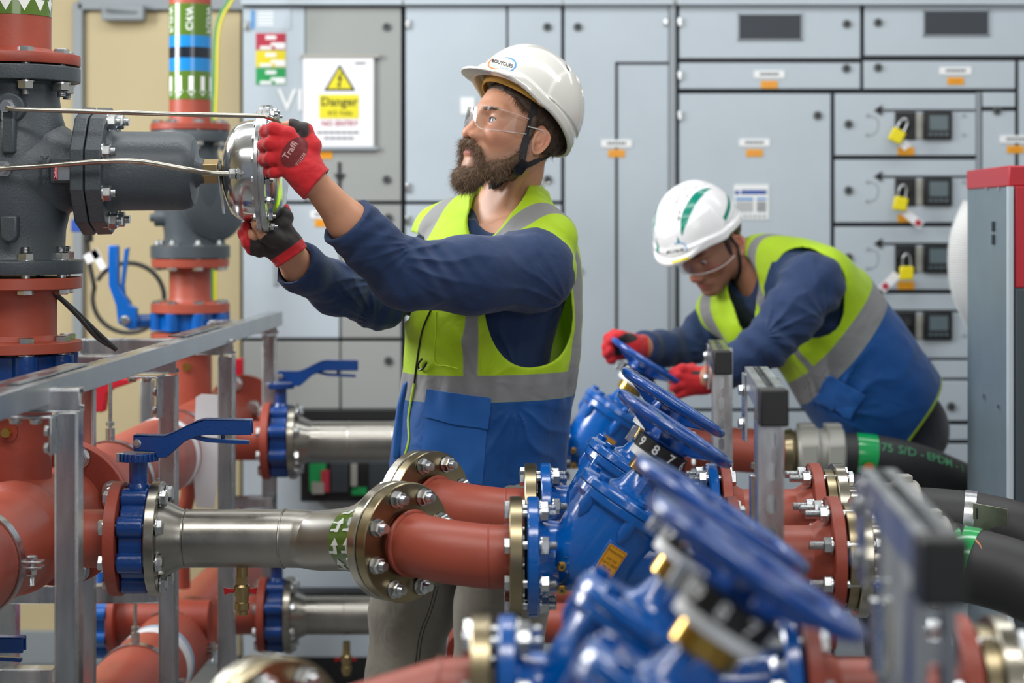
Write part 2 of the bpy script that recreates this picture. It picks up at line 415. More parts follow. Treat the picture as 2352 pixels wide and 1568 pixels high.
g.prism([(-r_, 0.028), (r_, 0.028), (0, -0.004)], q, (1, 0, 0), (0, 0, 1), 0.003); g.build('mimic_line', 'ink', c1)
warn(c1, 745, 356, 36); warn(c1, 740, 512, 34); plate(c1, 738, 492, 50)
# dark gap line of the lower doors and small black terminal box
# danger sign hanging from the door
s = thing('danger_sign', 'white danger sign with yellow lightning triangle, NO ENTRY in red', 'sign', P(775, 340, YC-0.02))
g = G(); prect(g, 696, 126, 858, 336, YC-0.016, 0.004); g.build('sheet', 'paper', s)
g = G(); prect(g, 690, 124, 872, 133, YC-0.020, 0.012); g.build('hanging_rail', 'alu', s, bevel=0.002)
g = G(); prect(g, 700, 336, 868, 345, YC-0.018, 0.012); g.build('bottom_rail', 'cabframe', s, bevel=0.002)
Ys = YC-0.018; K = YC/FPX
g = G(); q = P(780, 208, Ys)
tri = lambda w_, h_: [(-w_*K, 0), (w_*K, 0), (0, h_*K)]
g.prism(tri(36, 60), q, (1, 0, 0), (0, 0, 1), 0.001, m=0)
g.prism(tri(28, 47), q+Vector((0, -0.001, 4.5*K)), (1, 0, 0), (0, 0, 1), 0.001, m=1)
bl = [(3, 38), (-6, 22), (0, 22), (-3, 10), (-7, 10), (0, 2), (3, 11), (0, 11), (7, 26), (1, 26), (6, 38)]
g.prism([(x*K, y*K) for x, y in bl], q+Vector((0, -0.002, 4*K)), (1, 0, 0), (0, 0, 1), 0.001, m=0)
g.build('warning_triangle', ['ink', 'signyellow'], s)
g = G(); prect(g, 733, 217, 824, 272, Ys, 0.002, 0)
add_text(g, 'Danger', P(779, 234, Ys-0.001), (1, 0, 0), (0, 0, 1), 0.042, 1, 0.012)
add_text(g, '415 Volts', P(781, 260, Ys-0.001), (1, 0, 0), (0, 0, 1), 0.022, 1, 0.004)
g.build('danger_panel', ['signyellow', 'ink'], s)
g = G(); add_text(g, 'NO ENTRY', P(780, 284, Ys), (1, 0, 0), (0, 0, 1), 0.025, 0, 0.012)
g.build('red_lettering', 'inkred', s)
g = G()
for k, (x0, x1, y) in enumerate(((728, 832, 304), (744, 820, 317))):
    x = x0
    while x < x1-6: prect(g, x, y-2, x+(9 if int(x) % 2 else 12), y+2, Ys, 0.001); x += 14
prect(g, 815, 143, 840, 147, Ys, 0.001, 0); g.build('small_print', 'inkgrey', s)

# cabinet two
c2 = cabinet('switchgear_cabinet', 'pale grey switchgear cabinet behind the bearded man, two upper doors', 929, 1292)
door(c2, 932, 16, 1163, 462); door(c2, 1168, 16, 1289, 462); door(c2, 932, 470, 1289, 938)
door(c2, 932, 946, 1289, 1350); door(c2, 932, 1358, 1289, FLOOR_PY)
lock(c2, 1257, 62); lock(c2, 1258, 412)
for y in (55, 430, 505): hinge(c2, 937, y)
part('nameplate', [(1058, 224, 1090, 262)], YC-0.003, 0.003, 'label', c2)
# cabinet three, with the black mimic line
c3 = cabinet('switchgear_cabinet', 'pale grey switchgear cabinet between the two men, tall inset door line', 1293, 1546)
door(c3, 1297, 12, 1536, 1350); door(c3, 1297, 1358, 1536, FLOOR_PY)
part('edge_strip', [(1538, 8, 1552, 1500)], YC-0.01, 0.03, 'cabframe', c3, 0.002)
lock(c3, 1327, 62); lock(c3, 1328, 622)
part('mimic_line', [(1413, 142, 1419, 760), (1413, 142, 1536, 148)], YC-0.002, 0.003, 'ink', c3)
plate(c3, 1416, 329); warn(c3, 1416, 352)
hinge(c3, 1530, 50, 16)
# cabinet four
c4 = cabinet('switchgear_cabinet', 'wide pale grey switchgear cabinet at right with two dark vents and breaker drawers', 1553, 2640)
door(c4, 1560, 12, 1976, 134); door(c4, 1560, 144, 1976, 204)
door(c4, 1560, 215, 1908, 938); door(c4, 1560, 946, 1908, 1350); door(c4, 1560, 1358, 1908, FLOOR_PY)
v = part('vent', [(1698, 34, 1840, 90)], YC-0.004, 0.006, 'vent', c4, 0.001)
part('vent_frame', [(1695, 31, 1843, 34), (1695, 90, 1843, 93), (1695, 31, 1698, 93), (1840, 31, 1843, 93)], YC-0.006, 0.008, 'cabframe', c4)
part('mimic_line', [(1560, 136, 1976, 142)], YC-0.002, 0.004, 'ink', c4)
lock(c4, 1945, 55); lock(c4, 1944, 157); lock(c4, 1878, 265)
plate(c4, 1767, 170); warn(c4, 1767, 194); plate(c4, 1733, 327); warn(c4, 1733, 351)
for y in (50, 173, 265): hinge(c4, 1562, y)
s = G(); prect(s, 1686, 424, 1766, 504, YC-0.003, 0.003, 0)
prect(s, 1702, 436, 1761, 446, YC-0.004, 0.001, 1); s.cyl(P(1693, 442, YC-0.003), P(1693, 442, YC-0.004), 0.008, m=1)
prect(s, 1690, 454, 1730, 460, YC-0.004, 0.001, 2); prect(s, 1738, 454, 1761, 459, YC-0.004, 0.001, 2)
for k in range(5): prect(s, 1690, 464+k*5, 1730, 466+k*5, YC-0.004, 0.001, 3); prect(s, 1738, 463+k*5, 1760, 466+k*5, YC-0.004, 0.001, 3)
for k in range(6): prect(s, 1698+k*11, 493, 1704+k*11, 500, YC-0.004, 0.001, 4)
s.build('instruction_sheet', ['label', 'inkblue', 'inklblue', 'inkgrey', 'cabframe'], c4)
# cabinet five: breaker drawers
c5 = c4
door(c5, 1986, 10, 2620, 128); door(c5, 1984, 140, 2332, 204)
part('mimic_line', [(1984, 131, 2336, 135), (2333, 131, 2337, 520), (2253, 248, 2334, 252)], YC-0.002, 0.004, 'ink', c5)
part('vent', [(2124, 26, 2270, 80)], YC-0.004, 0.006, 'vent', c5, 0.001)
part('vent_frame', [(2121, 23, 2273, 26), (2121, 80, 2273, 83), (2121, 23, 2124, 83), (2270, 23, 2273, 83)], YC-0.006, 0.008, 'cabframe', c5)
part('edge_strip', [(2244, 212, 2252, 840)], YC-0.004, 0.02, 'cabframe', c5)
door(c5, 2256, 212, 2332, 246); door(c5, 2256, 255, 2332, 840); door(c5, 2340, 140, 2620, 840)
lock(c5, 2017, 52); lock(c5, 2017, 155); lock(c5, 2290, 254)
plate(c5, 2195, 162, 74); warn(c5, 2195, 186); plate(c5, 2334, 319, 74); warn(c5, 2332, 343)
rows = [(215, 357), (367, 511), (521, 665), (675, 822)]
names = ['topmost', 'second from top', 'third from top', 'lowest']
for k, (y0, y1) in enumerate(rows):
    dr = part('breaker_drawer', [(1918, y0, 2242, y1)], YC, 0.022, 'cab', c5, 0.0025)
    disc('lock', 1949, y0+70, YC, 0.0155, 0.008, 'lockm', dr)
    g = G(); yb = y0+38
    prect(g, 2018, yb-2, 2240, yb+2, YC-0.004, 0.003); q = P(2008, yb, YC-0.004)
    g.prism([(0, 0), (0.026, 0.018), (0.026, -0.018)], q, (1, 0, 0), (0, 0, 1), 0.003)
    g.build('mimic_line', 'ink', dr)
    g = G(); prect(g, 2056, yb+4, 2104, yb+68, YC-0.006, 0.02, 0); prect(g, 2096, yb+8, 2120, yb+66, YC-0.004, 0.01, 1)
    prect(g, 2062, yb+14, 2090, yb+34, YC-0.03, 0.03, 0); g.cyl(P(2084, yb+28, YC-0.006), P(2084, yb+28, YC-0.04), 0.014, m=0)
    g.build('breaker_handle', ['black', 'alu'], dr, bevel=0.002)
    g = G(); prect(g, 2121, yb+3, 2188, yb+67, YC-0.014, 0.03); mt = g.build('meter', 'black', dr, bevel=0.004)
    g = G(); prect(g, 2135, yb+12, 2178, yb+46, YC-0.016, 0.003); g.build('screen', 'screen', mt)
    g = G()
    for j in range(4): prect(g, 2134+j*12, yb+52, 2142+j*12, yb+58, YC-0.016, 0.003)
    g.build('keys', 'screen', mt)
    g = G()
    for (px, py) in ((1993, yb+12), (1992, yb+56), (2213, yb+12), (2213, yb+56)): g.cyl(P(px, py, YC), P(px, py, YC-0.004), 0.006, n=12)
    pts = smooth_path([P(2000, yb+13, YC-0.001), P(2014, yb+20, YC-0.001), P(2017, yb+34, YC-0.001), P(2012, yb+50, YC-0.001), P(2000, yb+58, YC-0.001)])
    g.build('screws', 'cabframe', dr); g = G(); g.tube(pts, 0.0015, 6); g.build('curved_slot', 'cabframe', dr)
    g = G(); wy = y1-10 if k != 3 else y0+136
    prect(g, 2062, wy-9, 2100, wy+9, YC-0.003, 0.003); g.build('warning_label', 'orange', dr)
    # padlock and tags
    (lx, ly, an) = [(2060, 312, 28), (2068, 468, 10), (2082, 627, 0), (2050, 760, -24)][k]
    pl = thing('padlock', 'yellow padlock with white tag on the %s breaker drawer' % names[k], 'padlock', P(lx, ly+18, YC-0.06), 'yellow padlocks on the breaker drawers')
    a_ = math.radians(an); ex = Vector((math.cos(a_), 0, -math.sin(a_))); ez = Vector((math.sin(a_), 0, math.cos(a_)))
    c_ = P(lx, ly, YC-0.06); g = G(); g.box(c_, (0.046, 0.022, 0.046), (ex, Vector((0, 1, 0)), ez)); g.build('lock_body', 'lock', pl, bevel=0.005)
    g = G(); pp = [c_+ex*0.013*s1+ez*h_ for s1, h_ in ((-1, 0.018), (-1, 0.045), (-0.7, 0.058), (0, 0.064), (0.7, 0.058), (1, 0.045), (1, 0.018))]
    g.tube(smooth_path(pp, 5), 0.0032, 8); g.build('shackle', 'zinc', pl)
    g = G(); tx = [(0.030, -0.03, 50), (0.045, -0.05, 40), (-0.055, -0.03, -45), (0.035, -0.075, 4)][k]
    b_ = math.radians(tx[2]); e1 = Vector((math.cos(b_), 0, -math.sin(b_))); e2 = Vector((math.sin(b_), 0, math.cos(b_)))
    c2_ = c_+Vector((tx[0], 0.012, tx[1]))
    if k == 2: g.box(c2_, (0.075, 0.002, 0.03), (e1, Vector((0, 1, 0)), e2), m=0)
    else: g.box(c2_, (0.026 if k != 1 else 0.075, 0.002, 0.075 if k == 3 else 0.028), (e1, Vector((0, 1, 0)), e2), m=0)
    if k in (1, 2): g.box(c2_+e1*(0.022 if k == 1 else -0.02)+Vector((0, -0.002, 0)), (0.02, 0.002, 0.02), (e1, Vector((0, 1, 0)), e2), m=1)
    g.build('tag', ['paper', 'inkred'], pl)
for (y0, y1) in ((828, 868), (874, 966), (976, 1010), (1020, 1350), (1358, FLOOR_PY)):
    door(c5, 1918, y0, 2620, y1)
for y in (933, 1080): lock(c5, 2184, y)

# earth cable, green and yellow, dropping beside the pipe
g = G(); pts = [P(560, -60, 6.6), P(530, 0, 6.6), P(507, 40, 6.6), P(497, 90, 6.6), P(494, 200, 6.6), P(491, 300, 6.6), P(491, 650, 6.6), P(491, 800, 6.6)]
sp = smooth_path(pts, 6); n = len(sp)
g.tube([p-Vector((0.004, 0, 0)) for p in sp], 0.0075, 10, m=0); g.tube([p+Vector((0.006, -0.003, 0)) for p in sp], 0.0055, 10, m=1)
tag(g.build('earth_cable', ['earthg', 'earthy']), 'green and yellow earth cable running down beside the far riser pipe', 'cable')

# black beams / plinths seen between the pipes at the back
g = G(); a = P(690, 952, 6.76); b = P(1290, 952, 6.76); g.box(((a.x+b.x)/2, 6.768, a.z), (b.x-a.x, 0.06, 0.038))
tag(g.build('black_rail', 'black', bevel=0.003), 'black steel rail in front of the cabinets above the far upper pipe', 'rail')
g = G(); a = P(680, 1370, 6.76); b = P(860, 1370, 6.76); g.box(((a.x+b.x)/2, 6.768, a.z), (b.x-a.x, 0.06, 0.042))
tag(g.build('black_rail', 'black', bevel=0.003), 'low black rail above the far lower pipe', 'rail')
# small control panel with coloured blocks
cp = thing('control_box', 'black framed control box with green and red blocks, under the far upper pipe', 'control box', P(790, 1155, 6.6))
part('frame', [(690, 1060, 905, 1152)], 6.62, 0.17, 'black', cp, 0.004)
part('green_block', [(710, 1066, 748, 1128), (808, 1120, 842, 1136)], 6.60, 0.02, 'inkgreen', cp)
part('red_block', [(738, 1080, 756, 1130)], 6.59, 0.02, 'inkred', cp)
part('white_block', [(716, 1108, 744, 1134), (806, 1066, 820, 1116)], 6.585, 0.02, 'alu', cp)
part('dark_cover', [(760, 1064, 800, 1130), (848, 1064, 896, 1136)], 6.60, 0.02, 'cabin', cp)

# tall equipment unit with red top at the right
xn, Yn = P(2320, 0, 5.0).x, 5.0; xf, Yf = P(2222, 0, 5.55).x, 5.55
U = thing('pump_unit', 'tall grey machine cabinet with a red top and red upper front', 'machine cabinet', (xn+0.35, 5.3, 0))
ex = Vector((xf-xn, Yf-Yn, 0)).normalized(); L = Vector((xf-xn, Yf-Yn, 0)).length
zt = P(0, 380, 5.0).z; zr = P(0, 428, 5.0).z; zm = P(0, 660, 5.0).z
def quadbox(g, z0, z1, grow=0.0, m=0, y0=0.0, wid=0.75):
    a = Vector((xn-grow, Yn-grow+y0, 0)); b = a+ex*(L+grow); c = b+Vector((wid, 0, 0)); d_ = a+Vector((wid, 0, 0))
    vs = [v+Vector((0, 0, z)) for z in (z0, z1) for v in (a, b, c, d_)]
    g.add(vs, [(0, 1, 2, 3), (4, 7, 6, 5), (0, 4, 5, 1), (1, 5, 6, 2), (2, 6, 7, 3), (3, 7, 4, 0)], m)
g = G(); quadbox(g, 0, zr, 0); g.build('side_panel', 'unit', U, bevel=0.002)
g = G(); quadbox(g, zr, zt, 0.003); g.build('top_cover', 'unitred', U, bevel=0.004)
g = G(); g.box((xn+0.38, Yn-0.008, (zm+zr)/2), (0.74, 0.012, zr-zm)); g.build('red_front_panel', 'unitred', U, bevel=0.002)
g = G(); g.box((xn+0.38, Yn-0.008, zm/2), (0.74, 0.012, zm-0.006)); g.build('dark_front_panel', 'unitdk', U, bevel=0.002)
g = G(); g.box((xn-0.001, Yn-0.004, zr/2), (0.012, 0.02, zr)); g.build('corner_strip', 'cab', U)
def onside(s_, z, g, sz=(0.006, 0.01, 0.02)):   # on the left face
    pt = Vector((xn, Yn, z))+ex*s_; nrm = Vector((-ex.y, ex.x, 0)); g.box(pt+nrm*0.003, (sz[1], sz[0], sz[2]), (ex, nrm, Vector((0, 0, 1))))
z = P(0, 520, 5.2).z
for zz0 in (z, z-0.034): g = G(); onside(0.19, zz0, g, (0.006, 0.02, 0.026)); g.build('vent_slot', 'cabin', U)
for s0, zz0, dz in ((0.3, P(0, 918, 5.2).z, 0.012), (0.12, P(0, 935, 5.1).z, 0.010), (0.27, P(0, 432, 5.2).z, 0.006), (0.12, P(0, 432, 5.1).z, 0.006)):
    g = G(); onside(s0, zz0, g, (0.006, 0.015, dz)); g.build('screw', 'zinc', U)
# white corrugated duct behind it
g = G(); pts = []
c_ = P(2300, 600, 6.2)
path = [P(2262, 480, 6.0), P(2236, 540, 6.0), P(2230, 600, 6.0), P(2238, 660, 6.0), P(2270, 730, 6.0), P(2320, 800, 6.0)]
sp = smooth_path(path, 24); r = [0.068+(0.0035 if i % 2 else -0.0035) for i in range(len(sp))]
g.tube(sp, r, 32); tag(g.build('flexible_duct', 'white'), 'white corrugated flexible duct bulging behind the grey machine cabinet', 'duct')
# ================================================================ PIPEWORK
def copy_tree(o, off, parent=None, names=None):
    c = o.copy(); COL.objects.link(c); c.parent = parent
    if parent is None: c.location = Vector(o.location)+Vector(off)
    for ch in list(o.children): copy_tree(ch, off, c)
    return c
VX = Vector((1, 0, 0)); VY = Vector((0, 1, 0)); VZ = Vector((0, 0, 1))
ROWP = 'pipes running across to the valves'

# ---- balancing valve (one of each kind, copied down the row); O = centre of the left blue flange, in metres
def make_valve(O, label):
    T = thing('balancing_valve', label, 'valve', O, 'blue balancing valves with tilted handwheels')
    O = Vector(O)
    R = 0.110
    for x0, x1, nm in ((-0.022, 0.0, 'flange'), (0.318, 0.338, 'flange')):
        g = G(); g.lathe(O+VX*x0, VX, fl_prof(R, x1-x0, 0, 0.003), 56)
        g.lathe(O+VX*(x0-0.004 if x0 < 0 else x1), VX, [(0, 0.078), (0.004, 0.078)], 40, m=1)
        g.build(nm, ['blue', 'gasket'], T)
    # lugs on the flange back (raised rectangular pads behind bolts)
    bolts(T, O-VX*0.054, VX, 0.090, 8, 0.056, 0.0165, 0.0, 0.5, stub=0.014)
    bolts(T, O+VX*0.365, -VX, 0.090, 8, 0.050, 0.0165, 0.0, 0.5, stub=0.02)
    ax = Vector((0.545, 0.0, 0.838)).normalized()          # stem axis, leaning right
    wc = O+Vector((0.238+0.011, -0.02, 0.238))               # handwheel centre
    sx = Vector((ax.z, 0, -ax.x)).normalized(); sy = ax.cross(sx).normalized()*-1
    at = lambda t: wc-ax*t
    # body: horizontal run plus inclined seat chamber in one casting
    g = G()
    g.lathe(O, VX, [(0, 0.078), (0.02, 0.066), (0.06, 0.062), (0.13, 0.066), (0.2, 0.066), (0.27, 0.06), (0.305, 0.066), (0.318, 0.08)], 40)
    g.lathe(at(0.345), ax, [(0, 0.045), (0.03, 0.074), (0.06, 0.083), (0.155, 0.088), (0.163, 0.099), (0.176, 0.1), (0.178, 0.1)], 48)
    g.lathe(at(0.26)+sx*0.02, (sx-ax*0.12), [(0, 0.03), (0.16, 0.028), (0.19, 0.034)], 24)
    for a in range(6):
        an = a*math.pi/3+0.35; d_ = sx*math.cos(an)+sy*math.sin(an)
        g.lathe(at(0.225)+d_*0.086, ax, [(0, 0.003), (0.018, 0.014), (0.058, 0.014)], 14)
    g.build('body', 'blue', T, bevel=0.0015)
    g = G(); g.lathe(at(0.166), ax, [(0, 0.1), (0.0012, 0.102), (0.014, 0.1), (0.02, 0.092), (0.022, 0.05), (0.034, 0.036), (0.062, 0.028), (0.07, 0.034), (0.078, 0.034)], 48)
    for s_ in (-1, 1):
        g.bar(at(0.142)+sy*s_*0.03, at(0.09)+sy*s_*0.024, 0.02, 0.014, sx)
    bn = g.build('bonnet', 'blue', T, bevel=0.001)
    me = head_mesh(0.012, 'blue')
    for a in range(6):
        an = a*math.pi/3+0.35; d_ = sx*math.cos(an)+sy*math.sin(an)
        place('bonnet_bolt', me, T, at(0.1465)+d_*0.084, ax)
    g = G(); g.lathe(at(0.107), ax, [(0, 0.026), (0.005, 0.036), (0.026, 0.036), (0.03, 0.03)], 32)
    g.bar(at(0.11)+sx*0.0, at(0.11)-sx*0.001, 0.01, 0.01)
    g.build('gland_nut', 'brass', T)
    g = G(); g.lathe(at(0.080), ax, [(0, 0.040), (0.002, 0.048), (0.016, 0.050), (0.018, 0.046)], 40); g.build('white_ring', 'label', T)
    g = G(); g.lathe(at(0.063), ax, [(0, 0.048), (0.001, 0.052), (0.024, 0.052), (0.025, 0.048)], 48)
    Rr = 0.0527
    for k, ch in enumerate('9876543210'):
        a0 = math.radians(128+k*36)
        def wrap(x, y, a0=a0):
            a = a0+x/Rr; return at(0.051)+sx*(Rr*math.sin(a))*-1+sy*(Rr*math.cos(a))*-1+ax*y
        add_text(g, ch, (0, 0, 0), VX, VZ, 0.025, 1, 0.02, wrap=wrap)
    g.build('number_ring', ['black', 'label'], T)
    g = G(); c_ = at(0.052)-sx*0.060-sy*0.01; g.box(c_, (0.012, 0.012, 0.03), (sx, sy, ax)); g.build('pointer', 'zinc', T, bevel=0.001)
    # handwheel
    g = G(); w_ = 0.1235
    g.lathe(at(0.0), ax, [(-0.010, w_-0.026), (-0.012, w_-0.012), (-0.008, w_-0.002), (0.0, w_+0.001), (0.006, w_-0.002), (0.008, w_-0.012), (0.004, w_-0.024), (-0.010, w_-0.026)], 64, cap=False)
    g.lathe(at(0.038), ax, [(0, 0.044), (0.006, 0.046), (0.022, 0.040), (0.036, 0.030), (0.040, 0.012)], 40)
    for k in range(5):
        an = k*2*math.pi/5+0.5; d_ = sx*math.cos(an)+sy*math.sin(an); e_ = ax.cross(d_)
        poly = [(0.02, -0.018), (0.02, 0.0), (0.045, 0.001), (w_-0.022, 0.004), (w_-0.014, -0.001), (w_-0.022, -0.009), (0.07, -0.022), (0.04, -0.034)]
        g.prism(poly, at(0), d_, ax, 0.026)
    g.build('handwheel', 'bluew', T, bevel=0.002)
    # rating plate on the chamber, facing the camera side
    c_ = at(0.262)-sy*0.0; nrm = Vector((0.30, -1, 0.0)); nrm = (nrm-ax*nrm.dot(ax)).normalized(); tx = ax.cross(nrm).normalized()
    if tx.x < 0: tx = -tx
    c_ = c_+nrm*0.0855
    g = G(); g.box(c_-nrm*0.006, (0.046, 0.016, 0.072), (tx, nrm, ax)); g.build('plate_boss', 'blue', T, bevel=0.002)
    g = G(); g.box(c_+nrm*0.003, (0.038, 0.002, 0.062), (tx, nrm, ax), m=0)
    g.box(c_+nrm*0.0042, (0.034, 0.0006, 0.058), (tx, nrm, ax), m=1); g.box(c_+nrm*0.0046, (0.0325, 0.0006, 0.0565), (tx, nrm, ax), m=0)
    for s_, dy, sz in (('Hattersley', 0.021, 0.0076), ('WP 733', 0.006, 0.0066), ('120°C MAX', -0.002, 0.0066), ('PN 16', -0.010, 0.0066), ('BS7350', -0.018, 0.0066)):
        add_text(g, s_, c_+nrm*0.0052+ax*dy, tx, ax, sz, 1, 0.0)
    g.build('rating_plate', ['ochre', 'ink'], T)
    g = G(); d_ = (sx-ax*0.12).normalized(); n2 = Vector((0, -1, 0.25)).normalized(); n2 = (n2-d_*n2.dot(d_)).normalized(); u2 = n2.cross(d_)*-1
    if u2.z < 0: u2 = -u2
    add_text(g, '181107Y', at(0.26)+sx*0.115-ax*0.011+n2*0.0296, d_, u2, 0.026, 0, 0.012); g.build('cast_number', 'blue', T)
    # brass test points
    for (dx, dz) in ((0.040, -0.004), (0.040, -0.046)):
        c_ = O+Vector((dx, -0.062, dz)); g = G()
        g.cyl(c_+VY*0.01, c_-VY*0.012, 0.006, n=14); g.lathe(c_-VY*0.012, -VY, [(0, 0.0095), (0.009, 0.0095), (0.011, 0.007)], 6); g.cyl(c_-VY*0.02, c_-VY*0.03, 0.0062, n=14)
        g.lathe(c_-VY*0.0301, -VY, [(0, 0.003), (0.0004, 0.003)], 10, m=1)
        g.build('test_point', ['brass', 'ink'], T)
    g = G(); g.tube(smooth_path([O+Vector((0.044, -0.085, 0.014)), O+Vector((0.058, -0.085, 0.006)), O+Vector((0.050, -0.084, -0.02)), O+Vector((0.040, -0.084, -0.034))], 6), 0.0012, 6); g.build('lanyard', 'black', T)
    return T

V1O = P(1238, 1278, 3.68)
ROWS = [  # dx, Y, dz
    (0.0, 3.68, 0.0), (0.030, 4.10, 0.010), (0.080, 5.60, -0.015), (-0.045, 2.44, 0.028), (-0.058, 1.98, 0.043)]
VL = ['blue valve in the middle with an ochre rating plate and a number ring',
      'blue valve just behind the one with the rating plate, deep blue wheel',
      'far blue valve whose handwheel the stooping man turns',
      'blurred blue valve in the foreground, the higher of two blurred handwheels',
      'nearest blurred blue valve at the bottom, with the lowest handwheel']
proto = make_valve(V1O, VL[0]); valves = [proto]
for k in range(1, 5):
    v = copy_tree(proto, (ROWS[k][0], ROWS[k][1]-3.68, ROWS[k][2])); v['label'] = VL[k]; valves.append(v)

def elbow45(O, Ys, k, short=False):   # spool: oblique flange, elbow and straight red pipe to the valve
    O = Vector(O)
    nm = ['in the middle, beside the valve with the rating plate', 'behind the middle one, below the blue vest', '', 'at the bottom edge, blurred, left of the foreground valves', ''][k]
    T = thing('elbow_pipe', 'red elbow pipe with angled flange '+nm, 'pipe', O-VX*0.2, 'red elbow pipes')
    fc = O+Vector((-0.244, 0.065, 0.015))+(Vector((-0.05, 0.0, -0.085)) if k == 3 else Vector()); d = Vector((1, -0.93, 0)).normalized()
    end = O+Vector((-0.052, 0, 0))
    tC = (O.y-fc.y)/d.y; C_ = fc+d*tC; Lb = min(0.075, tC*0.85); A_ = C_-d*Lb; B_ = C_+VX*Lb; z0_ = fc.z-O.z
    raw = [fc, A_]+[A_*((1-t)**2)+C_*(2*t*(1-t))+B_*(t*t) for t in [i/12 for i in range(1, 13)]]+[O-VX*0.08, end]
    pts = [Vector((q.x, q.y, O.z+z0_*max(0, min(1, (O.x-0.09-q.x)/(O.x-0.09-fc.x))))) for q in raw]
    g = G(); g.tube(pts, 0.0585, 48)
    g.torus(fc+d*0.012, d, 0.0585, 0.005, 40, 8); g.torus(O+Vector((-0.093, 0, 0)), VX, 0.0585, 0.0018, 40, 6)
    g.build('pipe', 'red', T)
    g = G(); g.lathe(end-VX*0.002, VX, fl_prof(0.110, 0.024, 0.0), 56); g.build('end_flange', 'steelb', T)
    g = G(); g.lathe(fc-d*0.024, d, fl_prof(0.112, 0.024), 64); g.build('oblique_flange', 'steelb', T)
    bolts(T, fc-d*0.055, d, 0.090, 8, 0.056, 0.0165, 0.0, 0.45, stub=0.012)
    return T, fc, d
EL = {}
for k in (0, 1, 3):
    O = V1O+Vector((ROWS[k][0], ROWS[k][1]-3.68, ROWS[k][2])); EL[k] = elbow45(O, ROWS[k][1], k)

# ---- butterfly valve, axis along X; c = centre
def make_bfly(c, label, lever=True):
    c = Vector(c); T = thing('butterfly_valve', label, 'valve', c, 'blue lever butterfly valves'); K1 = 3.95/FPX
    g = G(); g.lathe(c-VX*0.024, VX, [(0, 0.088), (0.002, 0.09), (0.046, 0.09), (0.048, 0.088)], 48)
    for i in range(8):
        a = 2*math.pi*(i+0.5)/8; q = c+VY*(0.088*math.cos(a))+VZ*(0.088*math.sin(a))
        g.lathe(q-VX*0.026, VX, [(0, 0.019), (0.003, 0.0215), (0.049, 0.0215), (0.052, 0.019)], 24)
    g.cyl(c+VZ*0.085, c+VZ*0.152, 0.018, n=24); g.lathe(c+VZ*0.085, VZ, [(0, 0.028), (0.018, 0.022), (0.026, 0.018)], 24)
    g.build('body', 'bluedk', T, bevel=0.001)
    if lever:
        poly = [(309, 1001), (380, 1002), (402, 994), (440, 975), (455, 968), (472, 964), (580, 966), (580, 1001), (475, 1001), (452, 1005), (425, 1017), (384, 1053), (362, 1053), (358, 1040), (309, 1038)]
        pp = [((x-318)*K1, (1240-y)*K1) for x, y in poly]
        g = G(); g.prism(pp, c-VY*0.013, VX, VZ, 0.004); g.prism(pp, c+VY*0.013, VX, VZ, 0.004)
        top = [(309, 1001), (380, 1002), (402, 994), (440, 975), (455, 968), (472, 964), (580, 966), (580, 971), (472, 970), (440, 981), (402, 1000), (380, 1008), (309, 1007)]
        g.prism([((x-318)*K1, (1240-y)*K1) for x, y in top], c, VX, VZ, 0.03)
        lv = g.build('lever', 'bluedk', T, bevel=0.0025, seg=3)
        g = G(); tr = [(420, 1008), (448, 1003), (480, 1009), (573, 1015), (573, 1024), (478, 1019), (445, 1011)]
        g.prism([((x-318)*K1, (1240-y)*K1) for x, y in tr], c, VX, VZ, 0.014); g.cyl(c+Vector(((512-318)*K1, 0, (1240-1000)*K1)), c+Vector(((512-318)*K1, 0, (1240-1014)*K1)), 0.004, n=10)
        g.build('trigger', 'bluedk', lv, bevel=0.001)
        g = G(); q = c+Vector((0, 0, 0.161)); g.lathe(q-VZ*0.008, VZ, [(0, 0.036), (0.016, 0.036)], 48, m=0)
        for i in range(24):
            a = 2*math.pi*i/24; g.box(q+Vector((0.037*math.cos(a), 0.037*math.sin(a), 0)), (0.005, 0.005, 0.016), (Vector((math.cos(a), math.sin(a), 0)), Vector((-math.sin(a), math.cos(a), 0)), VZ))
        g.build('notch_plate', 'bluedk', T, bevel=0.001)
        place('lever_screw', head_mesh(0.008), T, c+Vector((0.0, -0.015, (1240-1020)*K1)), (0, -1, 0))
        g = G(); g.box(q+Vector((-0.034, -0.012, 0)), (0.014, 0.014, 0.018)); g.build('stop_screw', 'zinc', T, bevel=0.001)
    # flange bolts through the lugs
    for s_ in (-1, 1):
        me = head_mesh(0.0165)
        for i in range(8):
            a = 2*math.pi*(i+0.5)/8; q = c+VX*(s_*0.050)+VY*(0.09*math.cos(a))+VZ*(0.09*math.sin(a))
            place('bolt', me, T, q, VX*s_, 0.3*i)
            if s_ == -1:
                g = None
    return T
Yl = 3.95; cL = P(318, 1236, Yl)
b0 = make_bfly(cL, 'blue butterfly valve with long blue lever between red and steel pipes, left of centre')
g = G()
for i in range(8):
    a = 2*math.pi*(i+0.5)/8; q = cL+VY*(0.09*math.cos(a))+VZ*(0.09*math.sin(a)); g.cyl(q-VX*0.05, q+VX*0.05, 0.0078, n=12)
g.build('stud_set', 'zinc', b0)
UP = (0.0, 1.95, -0.008)   # far upper row
b1 = copy_tree(b0, P(645, 1012, 5.85)-cL); b1['label'] = 'far blue butterfly valve with lever, left of the bearded man'
b2 = copy_tree(b0, P(636, 1412, 5.90)-cL); b2['label'] = 'far lower blue butterfly valve, near the bottom left of the legs'
b3 = copy_tree(b0, P(-205, 1735, 3.95)-cL); b3['label'] = 'butterfly valve cut by the left edge, only its blue lever tip in view'

